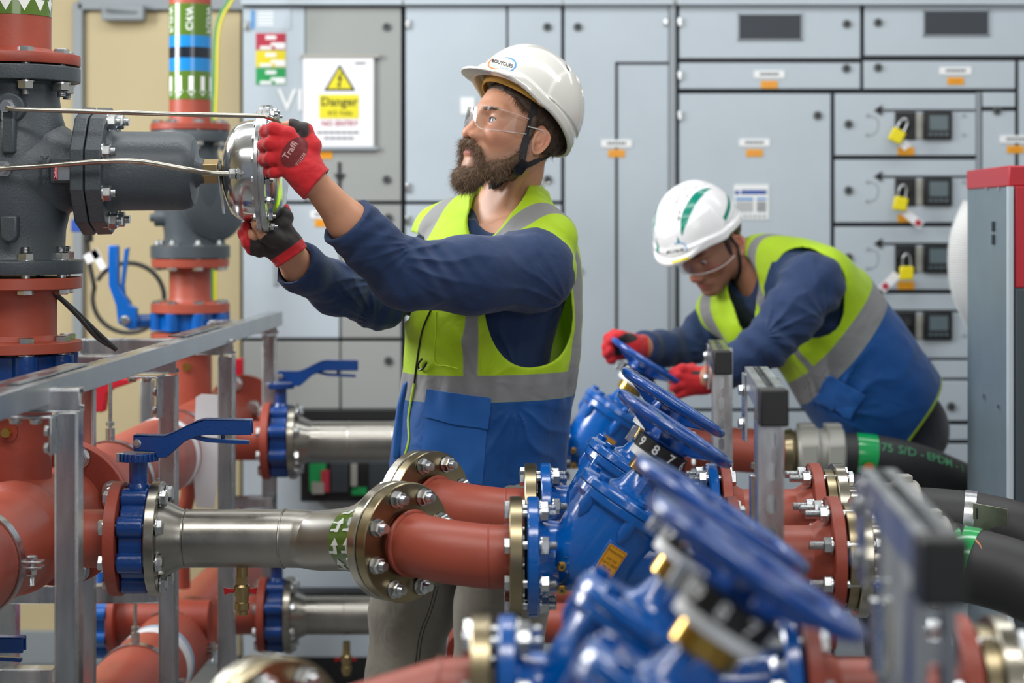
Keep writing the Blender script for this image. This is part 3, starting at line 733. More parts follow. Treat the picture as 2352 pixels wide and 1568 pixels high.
def left_spool(c, label, x_header, r=0.057, flange=True):
    c = Vector(c)
    T = thing('branch_pipe', label, 'pipe', c-VX*0.15, 'short red branch pipes with a flange')
    g = G(); g.cyl((x_header, c.y, c.z), c-VX*0.046, r, n=40); g.build('pipe', 'red', T)
    g = G(); g.lathe(c-VX*0.050, VX, fl_prof(0.112, 0.022), 56); g.build('flange', 'redd', T)
    return T
def band(g, c0, axis, r, L, m=0, n=48): g.lathe(c0, axis, [(0, r), (0, r+0.0006), (L, r+0.0006), (L, r)], n, m, cap=False)
def arrows_on_pipe(g, c, axis, up, r, n, arrow, m=1, phase=0):   # arrows drawn in (u around, v along axis)
    axis = Vector(axis); up = Vector(up); side = axis.cross(up).normalized()
    for k in range(n):
        a0 = 2*math.pi*k/n+phase
        pts = [c+axis*v+up*(r*math.cos(a0+u/r))+side*(r*math.sin(a0+u/r)) for u, v in arrow]
        # subdivided to hug the curve
        g.add(pts, [(0, 1, 2, 3), (4, 5, 6)], m)

left_spool(cL, 'red branch pipe and flange left of the near lever valve', -0.98)
left_spool(P(645, 1012, 5.85), 'far upper red branch pipe and flange behind the frame posts', -0.91)
left_spool(P(636, 1412, 5.90), 'far lower red branch pipe and flange behind the frame posts', -0.93)

# near stainless spool
S = thing('steel_pipe', 'stainless steel pipe with a green arrow band, between lever valve and angled flange', 'pipe', P(600, 1300, Yl))
g = G(); g.lathe(cL+VX*0.028, VX, fl_prof(0.112, 0.02), 56); g.build('flange', 'steelf', S)
fc, dd = EL[0][1], EL[0][2]
jc = fc-dd*0.025
knee = Vector((P(664, 1236, Yl).x, Yl, cL.z)); tgt = jc-dd*0.03
g = G(); c0 = cL+VX*0.048
g.lathe(c0, VX, [(0, 0.078), (0.008, 0.074), (0.03, 0.062), (0.042, 0.057)], 48)
g.tube([c0+VX*0.04, knee-VX*0.01], 0.057, 48); g.torus(c0+VX*0.047, VX, 0.0565, 0.0018, 48, 6)
g.torus(knee-VX*0.008, (VX*0.97-VY*0.15), 0.0568, 0.0026, 48, 6)
g.tube(smooth_path([knee-VX*0.01, knee+VX*0.03+VY*-0.006, knee+Vector((0.075, -0.035, 0)), tgt], 8), [0.057]*24+[0.0585], 48)
g.build('pipe', 'steel', S)
g = G(); g.lathe(jc-dd*0.024, dd, fl_prof(0.112, 0.022), 64); g.build('oblique_flange', 'steelf', S)
me_ = None
g = G(); e0 = tgt-dd*0.0; dir2 = (tgt-(knee+Vector((0.075, -0.035, 0)))).normalized()
bc = tgt-dir2*0.105; band(g, bc, dir2, 0.0588, 0.085)
arr = [(-0.006, 0.012), (0.006, 0.012), (0.006, 0.045), (-0.006, 0.045), (-0.0135, 0.045), (0.0135, 0.045), (0.0, 0.068)]
arr = [(-0.026+v*0.0, 0) for v in range(0)] or arr
# arrows point upwards around the pipe; short stem plus head, repeated along two columns
AH = [[(-0.020, -0.005), (-0.020, 0.0), (-0.002, 0.0), (-0.002, -0.005)], [(-0.020, 0.0), (-0.020, 0.005), (-0.002, 0.005), (-0.002, 0.0)], [(-0.003, -0.011), (-0.003, 0.0), (0.012, 0.0)], [(-0.003, 0.0), (-0.003, 0.011), (0.012, 0.0)]]
for col_ in (0.020, 0.056):
    for k in range(9):
        a0 = 2*math.pi*k/9; r_ = 0.0612; side = dir2.cross(VZ).normalized(); side = side if side.y < 0 else -side
        for sh in AH:
            pts = [bc+dir2*(col_+v)+VZ*(r_*math.sin(a0+u/r_))+side*(r_*math.cos(a0+u/r_)) for u, v in sh]
            g.add(pts, [tuple(range(len(sh)))], 1)
        sh = [(-0.0185, -0.018), (-0.0185, -0.004), (-0.0135, -0.004), (-0.0135, -0.018)]
        g.add([bc+dir2*(col_+v)+VZ*(r_*math.sin(a0+u/r_))+side*(r_*math.cos(a0+u/r_)) for u, v in sh], [(0, 1, 2, 3)], 1)
g.build('arrow_band', ['olive', 'arrow'], S)
# drain cock below the stainless pipe
dc = P(556, 1306, Yl); g = G()
g.cyl(dc+VZ*0.01, dc-VZ*0.03, 0.011, n=20); g.lathe(dc-VZ*0.014, -VZ, [(0, 0.013), (0.016, 0.013)], 6)
g.lathe(dc-VZ*0.03, -VZ, [(0, 0.013), (0.004, 0.016), (0.02, 0.016), (0.026, 0.013), (0.034, 0.013), (0.036, 0.015), (0.05, 0.015), (0.052, 0.011), (0.06, 0.011)], 20)
g.lathe(dc-VZ*0.062, -VZ, [(0, 0.012), (0.016, 0.012), (0.018, 0.009)], 6)
DCK = thing('drain_cock', 'small brass drain cock with red handle under the near steel pipe', 'drain valve', dc, 'drain cocks under the steel pipes')
g.build('body', 'brassdull', DCK)
g = G(); q = dc-VZ*0.043
g.cyl(q-VX*0.014, q-VX*0.024, 0.004, n=10); g.prism([(-0.022, -0.003), (-0.034, -0.008), (-0.036, 0.006), (-0.022, 0.004)], q, VX, VZ, 0.008)
g.prism([(0.014, -0.003), (0.028, -0.006), (0.03, 0.006), (0.014, 0.004)], q, VX, VZ, 0.008); g.build('handle', 'redknob', DCK)
dk2 = copy_tree(DCK, P(796, 1480, 5.9)-dc); dk2['label'] = 'blurred drain cock under the far lower steel pipe'

# back flange of the middle elbow (behind the first pair)
fc2, dd2 = EL[1][1], EL[1][2]
S2 = thing('steel_pipe', 'steel pipe with round flange directly behind the middle angled flange pair', 'pipe', fc2-dd2*0.1)
g = G(); g.lathe(fc2-dd2*0.049, dd2, fl_prof(0.112, 0.022), 64); g.build('flange', 'steelf', S2)
g = G(); a = fc2-dd2*0.05; zq = CZ-0.6925; g.tube(smooth_path([a, a-dd2*0.05, Vector((a.x-0.12, 4.34, zq+0.02)), Vector((a.x-0.22, 4.36, zq)), Vector((-0.5, 4.36, zq)), Vector((-0.9, 4.36, zq))], 6), 0.055, 32); g.build('pipe', 'steel', S2)
fc3, dd3 = EL[3][1], EL[3][2]
S3 = thing('steel_pipe', 'steel pipe flange pair, blurred at the bottom edge left of centre', 'pipe', fc3-dd3*0.1)
g = G(); g.lathe(fc3-dd3*0.049, dd3, fl_prof(0.112, 0.022), 64); g.build('flange', 'steelf', S3)
g = G(); a = fc3-dd3*0.05; g.tube(smooth_path([a, a-dd3*0.07, a-dd3*0.12-VZ*0.05, a-dd3*0.13-VZ*0.16, a-dd3*0.13-VZ*0.9], 6), 0.057, 32); g.build('pipe', 'steel', S3)

# far steel pipes
def far_pipe(c, x1, label):
    c = Vector(c); T = thing('steel_pipe', label, 'pipe', c+VX*0.2, 'far steel pipes')
    g = G(); g.lathe(c+VX*0.028, VX, fl_prof(0.112, 0.02), 48); g.build('flange', 'steelf', T)
    g = G(); g.lathe(c+VX*0.048, VX, [(0, 0.078), (0.03, 0.062), (0.042, 0.057)], 40); g.cyl(c+VX*0.088, (x1, c.y, c.z), 0.057, n=40)
    for x in (0.2, 0.33): g.torus(c+VX*x, VX, 0.0568, 0.0022, 40, 6)
    g.build('pipe', 'steel', T)
    return T
far_pipe(P(645, 1012, 5.85), 0.0, 'far stainless pipe at hip height, between lever valve and the bearded man')
far_pipe(P(636, 1412, 5.90), -0.12, 'far lower stainless pipe beside the grey trousers')
# far red pipes continuing to the right
T = thing('red_pipe', 'far red pipe passing behind the man from steel pipe to far valve', 'pipe', (0.1, 5.7, V1O.z-0.02))
g = G(); o3 = V1O+Vector((0.08, 5.6-3.68, -0.015)); c = P(645, 1012, 5.85)
g.tube(smooth_path([(0.0, c.y, c.z), (0.05, c.y-0.02, c.z), (0.12-0.06, 5.68, o3.z), tuple(o3-VX*0.05)], 6), 0.057, 32); g.build('pipe', 'red', T)
g = G(); g.lathe(o3-VX*0.054, VX, fl_prof(0.11, 0.024), 48); g.build('flange', 'steelb', T)
T = thing('red_pipe', 'far low red pipe seen between the trouser legs and right of them', 'pipe', (0.1, 5.9, 0.3))
c = P(636, 1412, 5.90); z_ = P(0, 1445, 5.6).z
g = G(); g.tube(smooth_path([(-0.12, 5.9, c.z), (0.0, 5.85, c.z-0.01), (0.06, 5.7, z_), (0.45, 5.6, z_), (0.9, 5.6, z_)], 6), 0.057, 32); g.build('pipe', 'red', T)
q = P(1075, 1500, 5.4); g = G(); g.sphere(q, (0.03, 0.08, 0.08), 24, 16); g.cyl(q, q+VY*0.4, 0.06, n=24); g.lathe(q-VX*0.03, VX, fl_prof(0.1, 0.02), 32); g.build('stub_end', 'redd', T)
place('bolt', bolt_mesh(0.02, 0.0165), T, P(1042, 1525, 5.3), VX)
T = thing('red_pipe', 'dark red pipe just above the far low red pipe, behind the front flange bolts', 'pipe', (0.2, 6.2, 0.3))
z_ = P(0, 1375, 6.1).z; g = G(); g.cyl((0.0, 6.15, z_), (1.0, 6.15, z_), 0.045, n=28); g.build('pipe', 'red', T)

# ---- headers running away from the camera
def header(name, label, pts, r, bandat=None):
    T = thing(name, label, 'pipe', Vector(pts[0]), 'large red header pipes running to the back')
    g = G(); g.tube(smooth_path(pts, 5), r, 48); g.build('pipe', 'red', T)
    return T
zH = P(0, 1236, 3.95).z
hx = lambda Y: -0.985+0.040*(Y-3.95)
H1 = header('header_pipe', 'large red header pipe at left running back under the frame', [(hx(Y), Y, zH) for Y in (2.5, 3.4, 4.4, 5.4, 6.6)], 0.101)
g = G(); c = Vector((hx(4.28), 4.28, zH)); ydir = Vector((0.04, 1, 0)).normalized()
g.lathe(c, ydir, fl_prof(0.155, 0.022), 56); g.lathe(c+ydir*0.026, ydir, fl_prof(0.155, 0.022), 56); g.build('flange', 'redd', H1)
bolts(H1, c-ydir*0.002, -ydir, 0.13, 8, 0.002, 0.022, 0.0, 0.5, stub=0.012)
g = G(); c = Vector((hx(3.95)-0.0, 3.95, zH)); g.sphere(c, 0.113, 40, 24); g.build('tee_bulge', 'red', H1)
zL = P(0, 1430, 5.9).z
hl = lambda Y: P(450, 0, 5.9).x+0.04*(Y-5.9)
H2 = header('header_pipe', 'lower large red header pipe with a pale band, at the bottom left', [(hl(Y), Y, zL) for Y in (4.2, 5.0, 5.6, 6.1, 6.6)], 0.101)
g = G(); band(g, (hl(5.28), 5.28, zL), ydir, 0.1012, 0.075, 0); band(g, (hl(5.34), 5.34, zL), ydir, 0.1014, 0.03, 1); g.build('pale_band', ['film', 'paleblue'], H2)
g = G(); band(g, (hx(5.28), 5.28, zH), ydir, 0.1012, 0.05, 0); g.build('pale_band', 'film', H1)
# small far risers joining
g = G(); q = P(440, 1180, 5.75); g.tube(smooth_path([P(428, 1060, 5.75), P(432, 1130, 5.75), P(425, 1165, 5.75), P(418, 1210, 5.75), P(420, 1350, 5.75)], 6), 0.022, 20)
tag(g.build('red_pipe', 'red'), 'small curved red pipe between the two far header pipes', 'pipe')

def clamp(c, axis, r, label, rod_up=None, ear=None):
    T = thing('pipe_clamp', label, 'pipe clamp', Vector(c), 'zinc pipe clamps on the header pipes'); c = Vector(c)
    g = G(); g.lathe(c-Vector(axis)*0.014, axis, [(0, r), (0, r+0.0035), (0.028, r+0.0035), (0.028, r), (0, r)], 56, cap=False); g.build('band', 'zinc', T)
    X, Y_, Z_ = frame(axis, VZ)
    s_ = X if X.x > 0 else -X
    q = c+s_*(r+0.018); g = G(); g.box(q+VZ*0.005, (0.042, 0.028, 0.004), (s_, Vector(axis), VZ)); g.box(q-VZ*0.005, (0.042, 0.028, 0.004), (s_, Vector(axis), VZ)); g.build('ear', 'zinc', T, bevel=0.001)
    place('bolt', bolt_mesh(0.018, 0.011, 0.02), T, q+VZ*0.009, -VZ)
    if rod_up:
        g = G(); b = c+VZ*(r+0.003); g.cyl(b, b+VZ*0.028, 0.011, n=20); g.cyl(b+VZ*0.02, Vector((b.x, b.y, rod_up)), 0.005, n=12); g.lathe(b+VZ*0.034, VZ, [(0, 0.011), (0.009, 0.011)], 6); g.build('threaded_rod', 'zinc', T)
    return T
clamp((hx(3.66), 3.66, zH), ydir, 0.102, 'zinc clamp round the near header pipe at the left edge')
clamp((hx(4.75), 4.75, zH), ydir, 0.102, 'zinc clamp with threaded rod on the header just behind the front posts', rod_up=P(0, 880, 4.75).z)
clamp((hx(5.5), 5.5, zH), ydir, 0.102, 'zinc clamp on the upper header pipe near the far lever valve')
clamp((hl(5.38), 5.56, zL), ydir, 0.102, 'zinc clamp on the lower header pipe in front of its elbow')
clamp((hl(5.1), 5.12, zL), ydir, 0.102, 'zinc clamp with threaded rod on the lower header pipe', rod_up=P(0, 1130, 5.12).z)

# far left lower blue valve pieces seen under the frame
T = thing('butterfly_valve', 'blue butterfly valve seen edge on behind the lower crossbar at the left', 'valve', P(235, 1420, 5.6))
g = G(); c = P(236, 1425, 5.6); g.lathe(c-VX*0.02, VX, [(0, 0.085), (0.045, 0.085)], 40)
for i in range(8):
    a = 2*math.pi*(i+0.5)/8; g.cyl(c+VY*(0.085*math.cos(a))+VZ*(0.085*math.sin(a))-VX*0.024, c+VY*(0.085*math.cos(a))+VZ*(0.085*math.sin(a))+VX*0.024, 0.02, n=16)
g.cyl(c+VZ*0.08, c+VZ*0.14, 0.018, n=16); g.build('body', 'blue', T)
g = G(); g.lathe(c+VX*0.026, VX, fl_prof(0.1, 0.02), 40); g.cyl(c+VX*0.04, c+VX*0.3, 0.057, n=28); g.build('red_flange', 'redd', T)

# ---- left pressure valve stack (near) --------------------------------------------------------
Y1 = 4.12; K1 = Y1/FPX; X1 = P(25, 0, Y1).x
def zz(py): return CZ-(py-CY)*K1
def riser(parent, name, y0, y1, r, m):
    g = G(); g.cyl((X1, Y1, zz(y1)), (X1, Y1, zz(y0)), r*K1, n=56); return g.build(name, m, parent)
RP = thing('riser_pipe', 'thick red riser pipe with green arrow band at top left', 'pipe', (X1, Y1, zz(150)))
riser(RP, 'pipe', -120, 128, 91, 'red')
g = G(); g.lathe((X1, Y1, zz(152)), VZ, [(0, 157*K1-0.001), (0.0015, 157*K1), (0.020, 157*K1), (0.0215, 157*K1-0.001), (0.0235, 104*K1), (0.034, 92*K1)], 64); g.build('flange', 'redd', RP)
g = G(); band(g, Vector((X1, Y1, zz(40))), VZ, 91.6*K1, 0.16, 0, 64)
for k in range(14):
    a0 = 2*math.pi*k/14+0.12; r_ = 93.0*K1
    for sh in ([(-0.006, 0.0), (0, 0.0), (0, 0.055), (-0.006, 0.055)], [(0, 0.0), (0.006, 0.0), (0.006, 0.055), (0, 0.055)], [(-0.014, 0.0), (0, -0.024), (0, 0.0)], [(0, 0.0), (0, -0.024), (0.014, 0.0)]):
        g.add([Vector((X1+r_*math.sin(a0+u/r_), Y1-r_*math.cos(a0+u/r_), zz(30)+0.022+v)) for u, v in sh], [tuple(range(len(sh)))], 1)
g.build('arrow_band', ['olive', 'arrow'], RP)
PV = thing('pressure_valve', 'dark grey cast iron pressure control valve with side cylinder, top left', 'valve', (X1, Y1, zz(628)))
c = lambda py: Vector((X1, Y1, zz(py)))
g = G()
g.lathe(c(628), VZ, [(0, 162*K1-0.001), (0.0015, 162*K1), (31*K1-0.001, 162*K1), (31*K1, 160*K1), (33*K1, 128*K1), (50*K1, 122*K1), (100*K1, 124*K1), (160*K1, 138*K1), (230*K1, 142*K1), (300*K1, 136*K1), (360*K1, 116*K1), (400*K1, 110*K1), (430*K1, 110*K1), (437*K1, 118*K1), (438*K1, 156*K1), (441*K1, 157*K1), (470*K1, 157*K1), (472*K1, 155*K1)], 64)
cb = P(0, 393, Y1).z
g.lathe((X1+0.04, Y1, cb), VX, [(0, 0.12), (0.05, 0.105), (0.072, 0.092), (0.09, 0.080), (0.112, 0.078), (0.118, 0.09), (0.130, 0.1)], 56)
g.build('body', 'cast', PV, bevel=0.001)
xs = lambda px: P(px, 0, Y1).x
g = G(); g.lathe((xs(190), Y1, cb), VX, [(0, 145*K1), (0.002, 147*K1), (28*K1, 146*K1), (30*K1, 144*K1)], 10, a0=0.31); g.build('branch_flange', 'cast', PV, bevel=0.006, seg=3)
g = G(); g.lathe((xs(223), Y1, cb), VX, [(0, 144*K1), (0.002, 146*K1), (34*K1, 145*K1), (36*K1, 143*K1), (38*K1, 104*K1), (48*K1, 92*K1), (190*K1, 90*K1), (214*K1, 86*K1), (224*K1, 74*K1), (229*K1, 40*K1), (229*K1, 28*K1)], 10, a0=0.31)
g.v = []; g.f = []; g.m = []
g.lathe((xs(223), Y1, cb), VX, [(0, 144*K1), (0.002, 146*K1), (34*K1, 145*K1), (36*K1, 143*K1)], 10, a0=0.31); g.build('cover_flange', 'cast', PV, bevel=0.006, seg=3)
g = G(); g.lathe((xs(257), Y1, cb), VX, [(0, 106*K1), (8*K1, 95*K1), (14*K1, 91*K1), (160*K1, 90*K1), (180*K1, 86*K1), (190*K1, 76*K1), (194*K1, 40*K1), (205*K1, 30*K1), (212*K1, 28*K1)], 56); g.build('spring_cylinder', 'cast', PV)
me = head_mesh(0.02)
for i in range(8):
    a = 2*math.pi*(i+0.5)/8+0.05; place('cover_bolt', bolt_mesh(0.001, 0.0175, 0.01), PV, Vector((xs(258)+0.0, Y1+122*K1*math.cos(a), cb+122*K1*math.sin(a)))-VX*0.0, VX)
for py, s_ in ((152, 1), (632, -1)):
    for i in range(8):
        a = 2*math.pi*(i+0.5)/8+0.1; q = Vector((X1+130*K1*math.sin(a), Y1-130*K1*math.cos(a), zz(128 if s_ > 0 else 662)))
        place('flange_bolt', bolt_mesh(0.058, 0.018, 0.012), PV, q, VZ*(-s_))
g = G(); g.lathe((xs(466), Y1, cb), VX, [(0, 26*K1), (0.001, 28*K1), (36*K1, 28*K1), (37*K1, 26*K1)], 6, a0=0.5); g.build('brass_nut', 'brassdull', PV, bevel=0.001)
g = G(); g.cyl((xs(455), Y1, cb), (xs(525), Y1, cb), 0.016, n=24); g.build('spindle', 'cast', PV)
# bosses with fittings
for (px, py, nm) in ((20, 247, 'u'), (12, 388, 'l')):
    q = P(px, py, Y1-0.118); g = G(); g.cyl(q+VY*0.06, q, 0.030, n=28); g.build('boss', 'cast', PV, bevel=0.003)
    g = G(); g.lathe(q, -VY, [(0, 0.017), (0.012, 0.017)], 6); g.cyl(q-VY*0.01, q-VY*0.03, 0.011, n=20); g.build('fitting', 'zinc', PV)
g = G(); q = P(24, 530, Y1-0.12); g.prism([(-0.016, 0.03), (-0.016, -0.01), (-0.01, -0.02), (0, -0.024), (0.01, -0.02), (0.016, -0.01), (0.016, 0.03)], q, VX, VZ, 0.03); g.build('boss', 'cast', PV, bevel=0.004)
g = G(); q = P(22, 300, Y1-0.12); g.box(q, (0.026, 0.03, 0.09)); g.build('boss', 'cast', PV, bevel=0.004)
# name plate and arrow on the branch
g = G(); q = P(148, 392, Y1-0.106); g.box(q+VY*0.012, (0.056, 0.03, 0.05)); g.build('plate_pad', 'cast', PV, bevel=0.002)
g = G(); q = P(146, 397, Y1-0.112); g.box(q, (0.040, 0.002, 0.030), m=0); g.box(q+Vector((-0.0155, -0.0012, 0.0)), (0.009, 0.001, 0.028), m=1)
add_text(g, 'Danfoss', q+Vector((-0.0155, -0.002, 0)), VZ, -VX, 0.007, 2)
for sx_ in (-1, 1): g.cyl(q+Vector((0.016*sx_, -0.001, -0.011)), q+Vector((0.016*sx_, -0.002, -0.011)), 0.0018, n=10, m=3)
g.build('maker_plate', ['zinc', 'inkred', 'label', 'ink'], PV)
g = G(); q = P(101, 390, Y1-0.124)
ar = [(-0.0035, 0.02), (-0.0035, -0.012), (-0.009, -0.012), (0, -0.030), (0.009, -0.012), (0.0035, -0.012), (0.0035, 0.02), (0.009, 0.028), (0.004, 0.028), (0, 0.022), (-0.004, 0.028), (-0.009, 0.028)]
g.prism(ar, q+VY*0.004, VX, VZ, 0.006); g.build('cast_arrow', 'cast', PV)
# pulse tubes
g = G(); g.tube(smooth_path([P(15, 247, Y1-0.145), P(40, 251, Y1-0.15), P(200, 256, Y1-0.15), P(400, 262, Y1-0.15), P(585, 266, Y1-0.15), P(610, 268, Y1-0.15), P(628, 274, Y1-0.14), P(640, 282, Y1-0.12)], 8), 0.0047, 14)
tag(g.build('pulse_tube', 'steelf'), 'thin straight steel tube above, running from valve to the round actuator', 'tube', 'thin steel pulse tubes')
g = G(); g.tube(smooth_path([P(-10, 389, Y1-0.15), P(20, 386, Y1-0.15), P(100, 381, Y1-0.15), P(230, 371, Y1-0.15), P(320, 371, Y1-0.15), P(420, 387, Y1-0.14), P(480, 397, Y1-0.11), P(525, 399, Y1-0.10)], 8), 0.0052, 14)
tag(g.build('pulse_tube', 'steelf'), 'thin bowed steel tube below, in front of the grey valve cylinder', 'tube', 'thin steel pulse tubes')
# actuator (diaphragm housing)
AC = thing('diaphragm_actuator', 'polished round steel diaphragm actuator held by the bearded man', 'actuator', (xs(600), Y1, cb-0.13))
ka = K1; ca = cb
g = G(); g.lathe((xs(512), Y1, ca), VX, [(0, 0.018), (0.002, 45*ka), (10*ka, 70*ka), (22*ka, 98*ka), (40*ka, 112*ka), (62*ka, 117*ka), (90*ka, 118*ka)], 64); g.build('dish', 'chrome', AC)
g = G(); g.lathe((xs(600), Y1, ca), VX, [(0, 148*ka), (0.001, 151*ka), (0.009, 152*ka), (0.010, 149*ka), (0.012, 149*ka), (0.013, 152*ka), (0.022, 151*ka), (0.023, 148*ka)], 72); g.build('rim', 'zinc', AC, bevel=0.0005)
g = G(); g.lathe((xs(622), Y1, ca), VX, [(0, 120*ka), (9*ka, 116*ka), (22*ka, 103*ka), (31*ka, 82*ka), (36*ka, 50*ka), (38*ka, 0.001)], 64); g.build('dome', 'chrome', AC)
for i in range(18):
    a = 2*math.pi*(i+0.5)/18
    place('rim_bolt', bolt_mesh(0.025, 0.0085, 0.006), AC, Vector((xs(600), Y1+136*ka*math.cos(a), ca+136*ka*math.sin(a))), VX, 0.4*i)
g = G(); q = P(525, 399, Y1-0.10); g.lathe(q, Vector((1, 0.25, 0)), [(0, 0.009), (0.004, 0.012), (0.012, 0.012), (0.013, 0.009), (0.016, 0.014), (0.03, 0.014)], 6)
g.cyl(q+VX*0.02, q+Vector((0.06, 0.03, 0)), 0.0095, n=16); g.build('fitting', 'zinc', AC)
g = G(); q = P(508, 440, Y1-0.04); g.box(q, (0.003, 0.02, 0.09), (Vector((1, 0, 0.12)).normalized(), VY, Vector((-0.12, 0, 1)).normalized())); g.build('tab', 'zinc', AC)
# lower red spool with both flanges
RS = thing('flanged_pipe', 'short thick red pipe between two flanges below the near grey valve', 'pipe', (X1, Y1, zz(806)))
g = G(); g.lathe(c(806), VZ, [(0, 158*K1), (0.001, 160*K1), (22*K1, 160*K1), (24*K1, 158*K1), (27*K1, 112*K1), (38*K1, 104*K1), (128*K1, 104*K1), (140*K1, 108*K1), (144*K1, 158*K1), (146*K1, 160*K1), (168*K1, 160*K1), (170*K1, 158*K1)], 64); g.build('pipe', 'red', RS)
for i in range(8):
    a = 2*math.pi*(i+0.5)/8+0.1; place('bolt', bolt_mesh(0.024, 0.018, 0.01), RS, Vector((X1+132*K1*math.sin(a), Y1-132*K1*math.cos(a), zz(781))), -VZ)
LB = thing('butterfly_valve', 'dark blue lugged valve ring beneath the thick red pipe at the left edge', 'valve', (X1, Y1, zz(870)))
g = G(); g.cyl(c(868), c(812), 0.115, n=48)
for i in range(8):
    a = 2*math.pi*(i+0.5)/8+0.1; q = Vector((X1+128*K1*math.sin(a), Y1-128*K1*math.cos(a), 0)); g.cyl(q+VZ*zz(868), q+VZ*zz(810), 0.026, n=24)
g.build('body', 'bluedk', LB, bevel=0.002)
DP = thing('riser_pipe', 'dark red riser pipe with brass plug behind the front post, left edge', 'pipe', (X1, Y1, zz(1190)))
g = G(); g.lathe(c(1160), VZ, [(0, 92*K1), (200*K1, 92*K1), (270*K1, 92*K1)], 56); g.lathe(c(892), VZ, fl_prof(158*K1, 0.02), 56); g.build('pipe', 'redd', DP)
g = G(); q = P(18, 992, Y1-0.08); g.cyl(q+VY*0.02, q-VY*0.004, 0.02, n=20, m=1); g.lathe(q, -VY, [(0, 0.011), (0.012, 0.011)], 6); g.cyl(q-VY*0.01, q-VY*0.022, 0.009, n=16); g.build('brass_plug', ['brass', 'redd'], DP)

# ---- far valve stack ---------------------------------------------------------------------------
Y2 = 6.0; K2 = Y2/FPX; X2 = P(437, 0, Y2).x
z2 = lambda py: CZ-(py-CY)*K2
c2_ = lambda py: Vector((X2, Y2, z2(py)))
R2 = thing('riser_pipe', 'far red riser pipe with green, blue and navy bands', 'pipe', c2_(300))
g = G(); g.cyl(c2_(285), c2_(-160), 48*K2, n=40); g.build('pipe', 'red', R2)
g = G(); g.lathe(c2_(300), VZ, fl_prof(91*K2, 0.02), 48); g.build('flange', 'redd', R2)
g = G()
for y0, y1, m_ in ((12, 85, 0), (85, 111, 1), (111, 136, 2), (136, 165, 1), (165, 230, 0)): band(g, c2_(y1), VZ, 48.5*K2, (y1-y0)*K2, m_)
r_ = 49.3*K2
for k in range(11):
    a0 = 2*math.pi*k/11+0.2
    for sh in ([(-0.007, 0.012), (0.007, 0.012), (0.007, 0.055), (-0.007, 0.055)], [(-0.013, 0.012), (0, -0.004), (0.013, 0.012)]):
        g.add([Vector((X2+r_*math.sin(a0+u/r_), Y2-r_*math.cos(a0+u/r_), z2(226)+0.008+v)) for u, v in sh], [tuple(range(len(sh)))], 3)
for k, s_ in enumerate(('CHW', 'FLOW', 'CHW', 'FLOW', 'CHW', 'FLOW')):
    a0 = 2*math.pi*k/6+0.1
    def wrap(x, y, a0=a0): a = a0+y/r_; return Vector((X2+r_*math.sin(a), Y2-r_*math.cos(a), z2(48)+x))
    add_text(g, s_, (0, 0, 0), VX, VZ, 0.028, 3, 0.02, wrap=wrap)
g.build('banding', ['olive', 'sky', 'navyband', 'arrow'], R2)
F2 = thing('pressure_valve', 'far grey pressure control valve with round side housing, behind the actuator', 'valve', c2_(590))
g = G(); g.lathe(c2_(592), VZ, [(0, 89*K2), (0.001, 91*K2), (28*K2, 91*K2), (30*K2, 60*K2), (60*K2, 60*K2), (120*K2, 72*K2), (180*K2, 74*K2), (230*K2, 66*K2), (262*K2, 60*K2), (266*K2, 90*K2), (288*K2, 91*K2), (290*K2, 90*K2)], 48)
q = P(480, 460, Y2); dv = Vector((0.75, -0.62, 0.1)).normalized()
g.lathe(q-dv*0.03, dv, [(0, 0.08), (0.03, 0.09), (0.032, 0.12), (0.055, 0.125), (0.06, 0.12), (0.075, 0.08), (0.08, 0.02)], 48)
g.build('body', 'cast', F2)
g = G(); q = P(372, 500, Y2-0.03); g.cyl(q+VX*0.04, q-VX*0.02, 0.026, n=24); g.cyl(q-VX*0.02, q-VX*0.035, 0.012, n=12); g.build('side_plug', 'cast', F2)
for s_, py in ((-1, 285), (1, 612)):
    for i in range(8):
        a = 2*math.pi*(i+0.5)/8; place('flange_bolt', bolt_mesh(0.05, 0.018, 0.012), F2, Vector((X2+76*K2*math.sin(a), Y2-76*K2*math.cos(a), z2(py))), VZ*s_)
S4 = thing('flanged_pipe', 'far short red pipe between two flanges above the blue lever valve', 'pipe', c2_(715))
g = G(); g.lathe(c2_(716), VZ, [(0, 90*K2), (20*K2, 90*K2), (24*K2, 52*K2), (34*K2, 48*K2), (98*K2, 48*K2), (104*K2, 88*K2), (122*K2, 89*K2)], 48); g.build('pipe', 'red', S4)
for i in range(8):
    a = 2*math.pi*(i+0.5)/8; place('bolt', bolt_mesh(0.02, 0.018, 0.006), S4, Vector((X2+76*K2*math.sin(a), Y2-76*K2*math.cos(a), z2(697))), -VZ)
B4 = thing('butterfly_valve', 'far blue lugged valve with upright blue lever, under the far riser', 'valve', c2_(757))
g = G(); g.cyl(c2_(757), c2_(717), 74*K2, n=40)
for i in range(8):
    a = 2*math.pi*(i+0.5)/8; q = Vector((X2+76*K2*math.sin(a), Y2-76*K2*math.cos(a), 0)); g.cyl(q+VZ*z2(757), q+VZ*z2(717), 0.022, n=20)
g.cyl(P(375, 738, Y2), P(318, 738, Y2), 0.022, n=24); g.build('body', 'blue', B4)
g = G(); ly = 5.95
pl_ = [(250, 563), (273, 563), (274, 650), (282, 668), (300, 692), (302, 700), (316, 706), (318, 755), (300, 757), (273, 742), (268, 700), (252, 655)]
g.prism([((x-285)*ly/FPX, (660-y)*ly/FPX) for x, y in pl_], P(285, 660, ly), VX, VZ, 0.034)
lv = g.build('lever', 'blue', B4, bevel=0.004)
g = G(); pl_ = [(288, 572), (297, 568), (286, 655), (290, 690), (280, 672), (279, 650)]
g.prism([((x-285)*ly/FPX, (660-y)*ly/FPX) for x, y in pl_], P(285, 660, ly), VX, VZ, 0.02); g.build('trigger', 'blue', lv)
